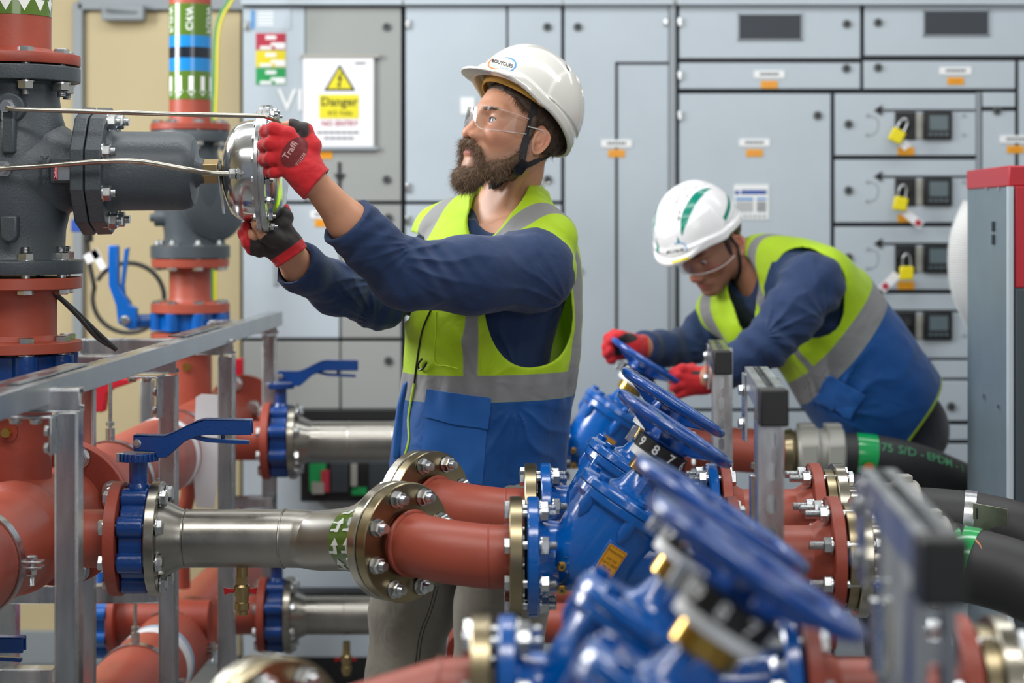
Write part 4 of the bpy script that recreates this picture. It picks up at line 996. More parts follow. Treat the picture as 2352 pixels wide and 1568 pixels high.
place('lever_screw', head_mesh(0.014), B4, P(287, 735, ly-0.018), -VY)
D4 = thing('riser_pipe', 'far red riser pipe below the lever valve, with brass plug', 'pipe', c2_(1000))
g = G(); g.cyl(c2_(1010), c2_(758), 60*K2*0.82, n=40); g.lathe(c2_(778), VZ, fl_prof(90*K2, 0.02), 48); g.build('pipe', 'red', D4)
g = G(); q = P(430, 842, Y2-0.06); g.cyl(q+VY*0.03, q-VY*0.012, 0.013, n=14); g.build('brass_plug', 'brass', D4)
# dark red blanking plate far behind with bolt
T = thing('blank_flange', 'dark red round end plate with one bolt, right of the far posts', 'flange', P(570, 930, 6.2))
g = G(); g.lathe(P(560, 945, 6.2), -VY, fl_prof(0.115, 0.025), 40); g.build('plate', 'redd', T)
for (px, py) in ((583, 936), (540, 880)): place('bolt', head_mesh(0.022), T, P(px, py, 6.17), -VY)
# far cable loop and plug
g = G(); q = P(295, 684, 6.4)
pts = [P(200, 540, 6.4), P(205, 600, 6.4), P(216, 655, 6.4)]
pts += [P(295+82*math.cos(a), 684+80*math.sin(a), 6.4+0.01*math.sin(a*0.5)) for a in [math.radians(d_) for d_ in range(195, -160, -15)]]
g.tube(smooth_path(pts, 4), 0.0075, 10); tag(g.build('black_cable', 'rubber'), 'black cable looped in a circle in front of the cream wall', 'cable')
g = G(); g.box(P(181, 518, 6.4), (0.045, 0.03, 0.04)); q = P(204, 548, 6.4); g.cyl(q+VZ*0.04, q-VZ*0.01, 0.014, n=14, m=1)
tag(g.build('blue_plug', ['inkblue', 'black'], bevel=0.003), 'small violet blue plug on the black cable by the cream wall', 'plug')
g = G(); q = P(226, 596, 6.38); g.box(q, (0.022, 0.002, 0.07), (Vector((0.86, 0, 0.5)), VY, Vector((-0.5, 0, 0.86)))); g.box(P(212, 588, 6.38), (0.05, 0.002, 0.03), (Vector((0.86, 0, 0.5)), VY, Vector((-0.5, 0, 0.86))))
tag(g.build('cable_tag', 'paper'), 'white paper tag tied to the looped black cable', 'tag')
g = G(); g.tube(smooth_path([P(118, 668, 4.1), P(170, 712, 4.2), P(225, 765, 4.3), P(266, 802, 4.35)], 5), 0.0055, 8); g.tube(smooth_path([P(124, 672, 4.1), P(178, 725, 4.2), P(222, 775, 4.3), P(266, 802, 4.35)], 5), 0.0045, 8)
tag(g.build('black_cable', 'rubber'), 'pair of dark straight cables slanting down to the frame rail', 'cable')
# red wall bracket and hanging white sheet
g = G(); pl_ = [(215, 870), (330, 866), (300, 880), (262, 892), (248, 905), (242, 945), (219, 945), (222, 905)]
Yb = 5.6; g.prism([((x-260)*Yb/FPX, (900-y)*Yb/FPX) for x, y in pl_], P(260, 900, Yb), VX, VZ, 0.05);
tag(g.build('red_bracket', 'unitred', bevel=0.004), 'bright red steel bracket behind the frame posts at left', 'bracket')
g = G(); pl_ = [(450, 912), (462, 905), (503, 908), (501, 1000), (500, 1090), (492, 1168), (450, 1164), (444, 1060), (447, 1000)]
Yb = 5.35; g.prism([((x-475)*Yb/FPX, (1030-y)*Yb/FPX) for x, y in pl_], P(475, 1030, Yb), VX, VZ, 0.006)
tag(g.build('white_sheet', 'film'), 'folded white plastic sheet hanging behind the third post', 'sheet')

g = G(); g.box(P(550, 848, 6.3), (0.024, 0.04, 0.07)); tag(g.build('red_box', 'unitred', bevel=0.003), 'small bright red box far behind, right of the far red riser pipe', 'box')
# ================================================================ FRAMES
def channel(g, p0, p1, w, h, up, slots=None, slot_side=None, t=0.0025, lip=0.007, pitch=0.05, back=True):
    """C channel from p0 to p1. closed (slotted) face looks along +n, w wide across, h deep."""
    p0, p1 = Vector(p0), Vector(p1); a = (p1-p0).normalized(); n = Vector(up); n = (n-a*n.dot(a)).normalized(); s = a.cross(n)
    L = (p1-p0).length; mid = (p0+p1)/2
    for sg in (-1, 1):
        g.box(mid+s*(sg*(w/2-t/2))-n*(h/2), (t, h, L), (s, n, a))
        g.box(mid+s*(sg*(w/2-t-lip/2))-n*(h-t/2), (lip, t, L), (s, n, a))
    if not slots: g.box(mid-n*(t/2), (w-2*t, t, L), (s, n, a)); return
    N = max(1, int(L/pitch)); pt = L/N; sw, sl = 0.0072, 0.0150
    for k in range(N):
        zc = (k+0.5)*pt; hw = (w-2*t)/2; hp = pt/2
        inner = []; m_ = 6
        for i in range(m_+1): an = -math.pi/2+math.pi*i/m_; inner.append((sw*math.sin(an+math.pi/2)*0+sw*math.cos(an-math.pi/2+math.pi/2), 0))
        inner = []
        for i in range(m_+1): an = math.pi*i/m_; inner.append((sw*math.cos(an), (sl-sw)+sw*math.sin(an)))
        for i in range(m_+1): an = math.pi+math.pi*i/m_; inner.append((sw*math.cos(an), -(sl-sw)+sw*math.sin(an)))
        outer = []
        for x, y in inner:
            an = math.atan2(y, x); cx_, sy_ = math.cos(an), math.sin(an)
            kx = hw/abs(cx_) if abs(cx_) > 1e-6 else 1e9; ky = hp/abs(sy_) if abs(sy_) > 1e-6 else 1e9
            kk = min(kx, ky); outer.append((cx_*kk, sy_*kk))
        # snap corners
        for cx_, cy_ in ((hw, hp), (-hw, hp), (-hw, -hp), (hw, -hp)):
            j = min(range(len(outer)), key=lambda q: (outer[q][0]-cx_)**2+(outer[q][1]-cy_)**2); outer[j] = (cx_, cy_)
        o = p0+a*zc; n2 = len(inner); vs = []
        for d_ in (0, -t):
            vs += [o+s*x+a*y+n*d_ for x, y in outer]; vs += [o+s*x+a*y+n*d_ for x, y in inner]
        fs = []
        for i in range(n2):
            j = (i+1) % n2
            fs.append((i, j, n2+j, n2+i)); fs.append((2*n2+i, 3*n2+i, 3*n2+j, 2*n2+j)); fs.append((n2+i, n2+j, 3*n2+j, 3*n2+i))
        g.add(vs, fs)

# left frame of plain struts
def post(px, Y, ytop, label, w=0.041, z0=0.0):
    a = P(px, ytop, Y); g = G(); channel(g, (a.x, Y, z0), (a.x, Y, a.z), w, w, (0, -1, 0), t=0.003)
    return tag(g.build('frame_post', 'strut', bevel=0.0012), label, 'steel post', 'upright posts of the left frame')
post(152, 3.43, 948, 'front galvanised post at left, nearest of the frame')
post(384, 4.70, 862, 'galvanised post passing behind the near lever handle')
post(518, 5.10, 818, 'galvanised post beside the hanging white sheet')
post(617, 5.90, 770, 'farthest galvanised post at the far end of the sloping rail', w=0.04)
post(200, 4.55, 882, 'thin upright post just right of the front post, behind it', w=0.03)
post(336, 6.2, 872, 'pale post far behind, left of the post at the lever handle', w=0.04)
post(12, 5.0, 1345, 'post at the left edge below the header pipe', w=0.05)
g = G(); a = Vector((P(0, 0, 3.0).x, 3.0, P(0, 760, 5.9).z)); a = Vector((-0.845, 2.7, 1.318-0.0)); b = Vector((-0.703, 5.96, 1.318-0.0))
zt_ = P(0, 716, 5.93).z
a.z = zt_; b.z = zt_
channel(g, a, b, 0.041, 0.041, (0, 0, 1), t=0.003)
rl = tag(g.build('frame_rail', 'strut', bevel=0.0012), 'long galvanised rail running back over the left posts', 'steel rail')
g = G(); a2 = P(60, 880, 3.45); 
for (f0, f1) in ((0.19, 0.33), (0.60, 0.74)):
    p_ = a.lerp(b, f0); q_ = a.lerp(b, f1); m_ = (p_+q_)/2; d_ = (q_-p_).normalized(); s_ = d_.cross(VZ)
    g = G(); g.box(m_-s_*0.02+VZ*0.003, (0.04, 0.003, (q_-p_).length), (s_, VZ, d_)); g.build('joint_plate', 'strut', rl)
def cross(px0, px1, py, Y, label, w=0.041):
    a = P(px0, py, Y); b = P(px1, py, Y); g = G(); channel(g, a, b, w, w, (0, -1, 0), t=0.003)
    g.box(a, (0.002, 0.03, 0.03)); return tag(g.build('cross_bar', 'strut', bevel=0.0012), label, 'steel bar', 'cross bars of the left frame')
cross(-80, 182, 920, 3.43, 'front cross bar on top of the nearest post')
cross(90, 405, 838, 4.70, 'second cross bar, on top of the post behind the lever handle')
cross(186, 536, 797, 5.10, 'third cross bar at the level of the far blue valve')
cross(480, 636, 752, 5.88, 'short far cross bar on the farthest post')
cross(20, 365, 1366, 4.70, 'low cross bar under the red header pipe')
cross(-60, 120, 1562, 4.70, 'lowest cross bar at the bottom left corner', 0.05)
cross(536, 625, 1155, 5.86, 'short low bar between the two far posts', 0.035)
for (x0, y0, x1, y1, Y, nm) in ((0, 958, 118, 1045, 3.40, 'front'), (278, 866, 362, 960, 4.68, 'second'), (22, 1388, 30, 1568, 4.9, 'low')):
    if nm == 'low': continue
    g = G(); A = P(x0, y0, Y); B = P(x1, y1, Y); K = Y/FPX
    g.box(((A.x+B.x)/2, Y+0.01, A.z), (B.x-A.x, 0.038, 0.004)); g.box((B.x, Y+0.01, (A.z+B.z)/2), (0.004, 0.038, A.z-B.z))
    t_ = tag(g.build('angle_bracket', 'zinc', bevel=0.001), 'zinc angle bracket under the %s cross bar' % nm, 'bracket', 'angle brackets of the left frame')
    for fx in (0.3, 0.7): place('bolt', head_mesh(0.011), t_, (A.x+(B.x-A.x)*fx, Y, A.z-0.003), -VZ)
    for fz in (0.35, 0.8): place('bolt', head_mesh(0.011), t_, (B.x-0.003, Y, A.z+(B.z-A.z)*fz), -VX)

# right slotted goal-post frames with black caps
def slotted(px, py, Y, Yr, label, rodinfo=None, w=0.041, tall=0.058):
    f = P(px, py, Y); zt2 = f.z
    T = thing('slotted_frame', label, 'steel frame', (f.x, Y, 0), 'slotted steel frames with black end caps')
    dx = 0.07*(Yr-Y)
    g = G(); channel(g, (f.x, Y+0.022, 0), (f.x, Y+0.022, zt2-tall+0.002), w, w, (0, -1, 0), slots=True); g.build('front_post', 'strut', T)
    g = G(); channel(g, (f.x+dx, Yr, 0), (f.x+dx, Yr, zt2-0.02), w, w, (-1, 0, 0), slots=True); g.build('rear_post', 'strut', T)
    g = G(); channel(g, (f.x, Y+0.006, zt2), (f.x+dx, Yr+0.02, zt2), w, w, (0, 0, 1), slots=True, pitch=0.03); g.build('top_arm', 'strut', T)
    g = G(); g.box((f.x, Y, zt2-tall/2+0.001), (w+0.003, 0.05, tall)); g.build('end_cap', 'black', T, bevel=0.003)
    g = G(); g.box((f.x+dx-w/2-0.004, Yr-0.01, zt2-0.07), (0.005, 0.05, 0.12)); pl2 = g.build('side_plate', 'zinc', T, bevel=0.001)
    for z_ in (0.04, 0.1): place('bolt', head_mesh(0.011), T, (f.x+dx-w/2-0.007, Yr-0.01, zt2-z_), -VX)
    return T, f
T1, f1 = slotted(1775, 893, 3.14, 3.595, 'slotted steel frame with black cap in the middle right, sharply seen')
T2, f2 = slotted(1659, 806, 4.96, 5.40, 'slotted steel frame by the stooping man\'s left glove')
T0, f0 = slotted(2160, 1232, 1.86, 2.345, 'large blurred slotted steel frame with black cap at the lower right', tall=0.062)
# hanging rods with clamps on the right
for (px, Yr_, y0, y1, yc, r, lab) in ((1738, 3.55, 930, 1190, 1262, 0.06, 'threaded rod and zinc socket inside the middle slotted frame'),
                                    (2025, 2.27, 1200, 1530, 1650, 0.06, 'blurred threaded rod with clamp inside the large slotted frame')):
    a = P(px, y0, Yr_); b = P(px, y1, Yr_); K = Yr_/FPX
    T = thing('rod_hanger', lab, 'pipe hanger', b, 'rod hangers right of the valves')
    g = G(); pr = []; g.cyl(Vector((a.x, a.y, (f1 if Yr_ > 3 else f0).z-0.03)), b, 0.005, n=12); g.build('rod', 'zinc', T)
    g = G(); g.lathe(P(px, y1-110*(3.62/Yr_)*0.9, Yr_), -VZ, [(0, 0.012), (0.002, 0.0135), (0.082, 0.0135), (0.084, 0.012)], 24); g.build('socket', 'zinc', T, bevel=0.0005)
    g = G(); g.lathe(P(px, y1-125*(3.62/Yr_), Yr_), -VZ, [(0, 0.011), (0.01, 0.011)], 6); g.build('nut', 'zinc', T)
    zc = V1O.z+0.01; q = Vector((b.x, b.y, zc)); g = G(); g.lathe(q-VX*0.013, VX, [(0, r), (0, r+0.003), (0.026, r+0.003), (0.026, r), (0, r)], 40, cap=False)
    g.cyl(q+VZ*(r+0.002), b, 0.006, n=10); g.build('ring', 'zinc', T)

# ---- right side spools, couplings and hoses
NM = ['in the middle row', 'in the second row, behind', 'in the far row', 'at the bottom, blurred', '']
def right_row(k):
    O = V1O+Vector((ROWS[k][0], ROWS[k][1]-3.68, ROWS[k][2]))
    T = thing('flanged_pipe', 'red flanged pipe right of the valves '+NM[k], 'pipe', O+VX*0.45, 'red flanged pipes right of the valves')
    g = G(); g.lathe(O+VX*0.344, VX, fl_prof(0.11, 0.02), 48); g.build('flange', 'redd', T)
    xe = 0.528
    g = G(); g.cyl(O+VX*0.355, O+VX*(xe+0.01), 0.057, n=40); g.lathe(O+VX*0.362, VX, [(0, 0.075), (0.03, 0.057)], 40); g.lathe(O+VX*(xe-0.03), VX, [(0, 0.057), (0.03, 0.075)], 40); g.build('pipe', 'red', T)
    g = G(); g.lathe(O+VX*xe, VX, fl_prof(0.11, 0.022), 56); g.build('flange', 'redd', T)
    bolts(T, O+VX*(xe+0.075), -VX, 0.090, 8, 0.078, 0.0165, 0.0, 0.5, stub=0.026)
    T2_ = thing('hose_coupling', 'silver flange and grey alloy hose coupling '+NM[k], 'hose coupling', O+VX*0.62, 'hose couplings')
    g = G(); g.lathe(O+VX*(xe+0.028), VX, fl_prof(0.098, 0.02), 48); g.build('spacer', 'steelb', T2_)
    g = G(); g.lathe(O+VX*(xe+0.048), VX, fl_prof(0.110, 0.022), 56); g.build('flange', 'steelf', T2_)
    g = G(); g.lathe(O+VX*(xe+0.07), VX, [(0, 0.062), (0.03, 0.062)], 40); g.build('neck', 'steelf', T2_)
    x0 = xe+0.095; g = G()
    g.lathe(O+VX*x0, VX, [(0, 0.066), (0.008, 0.075), (0.05, 0.075), (0.056, 0.070), (0.075, 0.070), (0.08, 0.075), (0.125, 0.075), (0.13, 0.068)], 40)
    for s_ in (-1, 1):
        for dx_ in (0.03, 0.1): g.box(O+Vector((x0+dx_, s_*0.02-0.02, 0.076*(1 if s_ > 0 else -1))), (0.03, 0.035, 0.022))
    for dz in (-1, 1): g.box(O+Vector((x0+0.065, -0.074, dz*0.022)), (0.12, 0.02, 0.03))
    g.build('clamp_shell', 'alu', T2_, bevel=0.003)
    for dx_ in (0.03, 0.065, 0.1): place('clamp_bolt', bolt_mesh(0.062, 0.009, 0.004), T2_, O+Vector((x0+dx_, -0.084, 0.036)), -VZ)
    return O, x0+0.12
hose_start = {}
for k in range(4):
    if k == 2: continue
    hose_start[k] = right_row(k)
# far row: own simple layout (pipe, brass ring, coupling)
O = V1O+Vector((0.08, 1.92, -0.015))
T = thing('flanged_pipe', 'dark red pipe of the far row, behind the black capped frame', 'pipe', O+VX*0.45, 'red flanged pipes right of the valves')
g = G(); g.lathe(O+VX*0.344, VX, fl_prof(0.11, 0.02), 48); g.build('flange', 'redd', T)
g = G(); g.cyl(O+VX*0.355, P(1800, 1040, 5.6), 0.062, n=40); g.build('pipe', 'red', T)
T = thing('hose_coupling', 'far grey alloy hose coupling above the flanges on the right', 'hose coupling', P(1880, 1060, 5.6), 'hose couplings')
cc = P(1826, 1040, 5.6)
g = G(); g.lathe(cc-VX*0.045, VX, [(0, 0.05), (0.01, 0.066), (0.03, 0.07), (0.045, 0.06)], 32); g.build('neck', 'steelb', T)
g = G(); g.lathe(cc, VX, [(0, 0.066), (0.01, 0.074), (0.06, 0.074), (0.065, 0.068), (0.085, 0.068), (0.09, 0.074), (0.13, 0.074), (0.135, 0.066)], 32)
for dx_ in (0.03, 0.105): g.box(cc+Vector((dx_, -0.0, 0.07)), (0.045, 0.06, 0.025)); g.box(cc+Vector((dx_, -0.07, 0.0)), (0.045, 0.02, 0.06))
g.build('clamp_shell', 'alu', T, bevel=0.003)
def hose(pts, r, label, cat='hose'):
    T = thing('rubber_hose', label, cat, Vector(pts[0]), 'black rubber hoses'); sp = smooth_path(pts, 10)
    g = G(); g.tube(sp, r, 36); g.build('hose', 'rubber', T); return T, sp
def on_hose(sp, r, s0, s1, g, m=0, off=0.0012):
    # sleeve between arclengths s0,s1
    out = []; acc = 0
    for i in range(1, len(sp)):
        L = (sp[i]-sp[i-1]).length
        if acc+L > s0 and acc < s1: out.append(sp[i-1].lerp(sp[i], max(0, (s0-acc)/L)) if not out else sp[i-1])
        if acc < s1 <= acc+L: out.append(sp[i-1].lerp(sp[i], (s1-acc)/L)); break
        acc += L
    g.tube(out, r+off, 36, m, cap=False)
def hose_pt(sp, s):
    acc = 0
    for i in range(1, len(sp)):
        L = (sp[i]-sp[i-1]).length
        if acc+L >= s: return sp[i-1].lerp(sp[i], (s-acc)/L), (sp[i]-sp[i-1]).normalized()
        acc += L
    return sp[-1], (sp[-1]-sp[-2]).normalized()
def hose_text(g, s_, sp, r, s0, size, ang, m=0, along=True, bold=0.01, flip=1):
    vs, fs = text_geo(s_, size, bold); out = []
    for x, y in vs:
        u, v = (x, y) if along else (y*-flip, x*flip)
        p_, t_ = hose_pt(sp, s0+u); up = (VZ-t_*VZ.dot(t_)).normalized(); sd = up.cross(t_).normalized()
        if sd.y > 0: sd = -sd
        a = ang+v/r; out.append(p_+sd*((r+0.0022)*math.cos(a))+up*((r+0.0022)*math.sin(a)))
    g.add(out, fs, m)
# far hose
T, sp = hose([P(1915, 1040, 5.6), P(1990, 1042, 5.6), P(2080, 1058, 5.62), P(2170, 1090, 5.68), P(2255, 1140, 5.78), P(2310, 1250, 5.85), P(2320, 1500, 5.9)], 0.056, 'far black hose with green print curving down at the right')
g = G(); on_hose(sp, 0.056, 0.06, 0.112, g, 0); c_, t_ = hose_pt(sp, 0.088); g.lathe(c_+Vector((0, -0.0575, -0.032)), (0, -1, -0.5), [(0, 0.016), (0.001, 0.016)], 16, m=1); g.build('green_tape', ['agg', 'aggo'], T)
g = G(); hose_text(g, '175 S/D - EPDM - 1', sp, 0.056, 0.235, 0.034, 0.50); g.build('print', 'hosegreen', T)
# second hose
O, xe = hose_start[1]; s0 = O+VX*xe
T, sp = hose([s0, P(2140, 1188, 4.1), P(2250, 1200, 4.08), P(2360, 1232, 4.05), P(2500, 1330, 4.0), P(2560, 1500, 4.0), P(2560, 2200, 4.0)], 0.060, 'middle black hose with a steel strap, at the right edge')
g = G(); s_at = (P(2240, 1200, 4.08).x-s0.x); on_hose(sp, 0.060, s_at-0.022, s_at+0.0, g, 0, 0.002); g.build('steel_strap', 'zinc', T)
c_, t_ = hose_pt(sp, s_at+0.01); g = G(); g.box(c_+Vector((0.008, -0.063, 0.012)), (0.068, 0.003, 0.062), (t_, VY, VZ)); 
for s_ in (-1, 1): g.box(c_+Vector((0.008+0.027*s_, -0.0655, 0.028)), (0.003, 0.001, 0.022), m=1)
g.build('strap_plate', ['steelf', 'ink'], T, bevel=0.001)
# front hose
O, xe = hose_start[0]; s0 = O+VX*xe
T, sp = hose([s0, P(2200, 1292, 3.68), P(2240, 1300, 3.66), P(2352, 1335, 3.62), P(2500, 1420, 3.55), P(2600, 1600, 3.5), P(2600, 2200, 3.5)], 0.068, 'front black hose with the green aggreko tape at the right edge')
s_at = P(2226, 0, 3.66).x-s0.x
g = G(); on_hose(sp, 0.068, s_at-0.021, s_at+0.021, g, 0)
hose_text(g, 'aggreko', sp, 0.068, s_at+0.0, 0.034, -0.30, 2, along=False, bold=0.012)
g.build('green_tape', ['agg', 'aggo', 'ink'], T)
g = G(); p_, t_ = hose_pt(sp, s_at); vs = []
for i in range(20):
    a = 2*math.pi*i/20; u = 0.019*math.cos(a); an = 0.62+0.021*math.sin(a)/0.068; q, _ = hose_pt(sp, s_at+u); vs.append(q+Vector((0, -0.0705*math.cos(an), 0.0705*math.sin(an))))
g.add(vs, [tuple(range(20))], 0); g.v = [tuple(v) for v in g.v]
hose_text(g, '20 C', sp, 0.0685, s_at, 0.016, 0.62, 1, along=False); g.build('orange_disc', ['aggo', 'ink'], T)
# nearest hose stub at bottom right
O, xe = hose_start[3]; s0 = O+VX*xe
hose([s0, s0+Vector((0.15, 0, -0.01)), s0+Vector((0.4, 0, -0.08)), s0+Vector((0.6, 0, -0.4))], 0.06, 'nearest black hose beyond the bottom right corner')
# ================================================================ SCULPTING WITH DISTANCE FIELDS
def _v(p): return np.array([p[0], p[1], p[2]], dtype=np.float32)
def ln(v): return np.sqrt((v*v).sum(-1))
def s_sph(p, c, r): return ln(p-_v(c))-r
def s_ell(p, c, r, R=None):      # R: 3x3 rows = local axes
    q = p-_v(c)
    if R is not None: q = q@np.array(R, dtype=np.float32).T
    r = _v(r); k0 = ln(q/r); k1 = ln(q/(r*r))+1e-9
    return k0*(k0-1)/k1
def s_cap(p, a, b, ra, rb=None):
    rb = ra if rb is None else rb
    a = _v(a); ba = _v(b)-a; q = p-a
    h = np.clip((q@ba)/max(1e-9, float(ba@ba)), 0, 1)
    return ln(q-h[:, None]*ba)-(ra+(rb-ra)*h)
def s_chain(p, pts, rs, k=0.01):
    d = None
    for i in range(len(pts)-1):
        e = s_cap(p, pts[i], pts[i+1], rs[i], rs[i+1]); d = e if d is None else smin(d, e, k)
    return d
def s_box(p, c, h, R=None, r=0.0):
    q = p-_v(c)
    if R is not None: q = q@np.array(R, dtype=np.float32).T
    q = np.abs(q)-(_v(h)-r)
    return ln(np.maximum(q, 0))+np.minimum(q.max(-1), 0)-r
def smin(a, b, k):
    h = np.maximum(k-np.abs(a-b), 0)/k
    return np.minimum(a, b)-h*h*k*0.25
def smax(a, b, k): return -smin(-a, -b, k)
def s_plane(p, o, n): n = _v(n); n = n/np.linalg.norm(n); return (p-_v(o))@n
def interp_stack(p, st):
    """st rows: z, cx, cy, rx, ry (world). radial distance to a stack of ellipses."""
    st = sorted(st); z = np.array([s[0] for s in st], dtype=np.float32)
    c = [np.interp(p[:, 2], z, np.array([s[i] for s in st], dtype=np.float32)).astype(np.float32) for i in (1, 2, 3, 4)]
    dx = p[:, 0]-c[0]; dy = p[:, 1]-c[1]; k = ((np.abs(dx)/c[2])**2.3+(np.abs(dy)/c[3])**2.3)**(1/2.3)+1e-6
    r = np.sqrt(dx*dx+dy*dy); d = (r-r/k); d = np.where(k < 0.3, -np.minimum(c[2], c[3])*0.7, d)
    return np.maximum(d, np.maximum(z[0]-p[:, 2], p[:, 2]-z[-1]))
def smooth_stack(st, n=6):   # Catmull-Rom densify
    st = [np.array(s, float) for s in sorted(st)]; out = []
    for i in range(len(st)-1):
        a = st[max(i-1, 0)]; b = st[i]; c = st[i+1]; d = st[min(i+2, len(st)-1)]
        for k in range(n):
            t = k/n; v = 0.5*((2*b)+(c-a)*t+(2*a-5*b+4*c-d)*t*t+(3*b-a-3*c+d)*t**3); v[0] = b[0]+(c[0]-b[0])*t; out.append(tuple(v))
    out.append(tuple(st[-1])); return out

def axis_pts(segs):   # [(start, step), ..., (end,)] nonuniform coordinates
    out = []
    for i in range(len(segs)-1):
        a, st = segs[i]; b = segs[i+1][0]; n = max(1, int(math.ceil((b-a)/st))); out += list(np.linspace(a, b, n, endpoint=False))
    out.append(segs[-1][0]); return np.array(out, dtype=np.float32)

def surf(f, xs, ys, zs, C=18, pad=0.02):
    nx, ny, nz = len(xs), len(ys), len(zs)
    D = np.full((nx, ny, nz), 1.0, dtype=np.float32)
    ch = []
    for i in range(0, nx, C):
        for j in range(0, ny, C):
            for k in range(0, nz, C): ch.append((i, min(i+C, nx), j, min(j+C, ny), k, min(k+C, nz)))
    ch = np.array(ch)
    lo = np.stack([xs[ch[:, 0]], ys[ch[:, 2]], zs[ch[:, 4]]], 1); hi = np.stack([xs[ch[:, 1]-1], ys[ch[:, 3]-1], zs[ch[:, 5]-1]], 1)
    mid = ((lo+hi)/2).astype(np.float32); rad = ln(hi-lo)/2
    dm = f(mid)
    for n, (a, b, c, d, e, g_) in enumerate(ch):
        if abs(dm[n]) > rad[n]*1.35+pad: D[a:b, c:d, e:g_] = np.sign(dm[n]); continue
        X, Y, Z = np.meshgrid(xs[a:b], ys[c:d], zs[e:g_], indexing='ij')
        D[a:b, c:d, e:g_] = f(np.stack([X.ravel(), Y.ravel(), Z.ravel()], 1).astype(np.float32)).reshape(X.shape)
    return nets(D, xs, ys, zs)
def nets(D, xs, ys, zs):
    S = D < 0
    c = [S[i:S.shape[0]-1+i, j:S.shape[1]-1+j, k:S.shape[2]-1+k] for i in (0, 1) for j in (0, 1) for k in (0, 1)]
    al = c[0].copy(); an = c[0].copy()
    for q in c[1:]: al &= q; an |= q
    act = an & ~al; idx = np.argwhere(act); I, J, K = idx.T
    acc = np.zeros((len(idx), 3)); cnt = np.zeros(len(idx))
    co = [(i, j, k) for i in (0, 1) for j in (0, 1) for k in (0, 1)]
    def pos(o): return np.stack([xs[I+o[0]], ys[J+o[1]], zs[K+o[2]]], 1)
    for a in co:
        for ax_ in range(3):
            if a[ax_]: continue
            b = list(a); b[ax_] = 1; b = tuple(b)
            da = D[I+a[0], J+a[1], K+a[2]]; db = D[I+b[0], J+b[1], K+b[2]]
            m = (da < 0) != (db < 0); t = np.where(m, da/(da-db+1e-12), 0)
            pa, pb = pos(a), pos(b); acc += np.where(m[:, None], pa+(pb-pa)*t[:, None], 0); cnt += m
    V = acc/np.maximum(cnt, 1)[:, None]
    ID = -np.ones(act.shape, dtype=np.int32); ID[I, J, K] = np.arange(len(idx))
    F = []
    nx, ny, nz = S.shape
    for ax_ in range(3):
        sl = [slice(0, nx), slice(0, ny), slice(0, nz)]
        s0 = list(sl); s1 = list(sl)
        s0[ax_] = slice(0, S.shape[ax_]-1); s1[ax_] = slice(1, S.shape[ax_])
        A = S[tuple(s0)]; B = S[tuple(s1)]; e = np.argwhere(A != B)
        o1, o2 = [q for q in range(3) if q != ax_]
        ok = (e[:, o1] > 0) & (e[:, o2] > 0) & (e[:, o1] < S.shape[o1]-1) & (e[:, o2] < S.shape[o2]-1); e = e[ok]
        if not len(e): continue
        def g_(d1, d2):
            q = e.copy(); q[:, o1] -= d1; q[:, o2] -= d2; return ID[q[:, 0], q[:, 1], q[:, 2]]
        quad = np.stack([g_(1, 1), g_(0, 1), g_(0, 0), g_(1, 0)], 1)
        inside = A[e[:, 0], e[:, 1], e[:, 2]]; fl = inside if ax_ != 1 else ~inside
        quad[~fl] = quad[~fl][:, ::-1]; F.append(quad)
    F = np.concatenate(F); F = F[(F >= 0).all(1)]
    return V, F
def relax(V, F, it=1, lam=0.5):
    E = np.concatenate([F[:, [0, 1]], F[:, [1, 2]], F[:, [2, 3]], F[:, [3, 0]]]); E = np.concatenate([E, E[:, ::-1]])
    n = len(V); deg = np.bincount(E[:, 0], minlength=n)[:, None]
    for _ in range(it):
        acc = np.stack([np.bincount(E[:, 0], weights=V[E[:, 1], k], minlength=n) for k in range(3)], 1)
        V = V+(acc/np.maximum(deg, 1)-V)*lam
    return V
def mesh_obj(name, V, F, mats, parent=None, origin=None, attrs=None, mi=None):
    root = root_of(parent) if parent is not None else None
    org = np.array(root.location) if root is not None else np.array(origin if origin is not None else V.mean(0))
    me = bpy.data.meshes.new(name); n = len(V); nf = len(F)
    me.vertices.add(n); me.vertices.foreach_set('co', (V-org).astype(np.float32).ravel())
    me.loops.add(nf*4); me.loops.foreach_set('vertex_index', F.astype(np.int32).ravel())
    me.polygons.add(nf); me.polygons.foreach_set('loop_start', np.arange(0, nf*4, 4, dtype=np.int32))
    me.update(calc_edges=True); me.validate()
    for m_ in (mats if isinstance(mats, (list, tuple)) else [mats]): me.materials.append(M[m_] if isinstance(m_, str) else m_)
    if mi is not None and len(me.polygons) == nf: me.polygons.foreach_set('material_index', mi.astype(np.int32))
    me.polygons.foreach_set('use_smooth', [True]*len(me.polygons))
    for k, a in (attrs or {}).items():
        at_ = me.attributes.new(k, 'FLOAT', 'POINT'); at_.data.foreach_set('value', a.astype(np.float32))
    o = bpy.data.objects.new(name, me); COL.objects.link(o)
    if parent is not None: o.parent = parent
    else: o.location = org
    return o
def sculpt(name, f, bounds, step, mats, parent=None, origin=None, attrs=None, it=1, segs=None, matf=None):
    (x0, x1), (y0, y1), (z0, z1) = bounds
    ax_ = segs or (axis_pts([(x0, step), (x1,)]), axis_pts([(y0, step), (y1,)]), axis_pts([(z0, step), (z1,)]))
    V, F = surf(f, *ax_)
    if it: V = relax(V, F, it)
    at_ = {k: fn(V.astype(np.float32)) for k, fn in (attrs or {}).items()}
    mi = matf(V[F].mean(1).astype(np.float32)) if matf else None
    o = mesh_obj(name, V, F, mats, parent, origin, at_, mi)
    return o
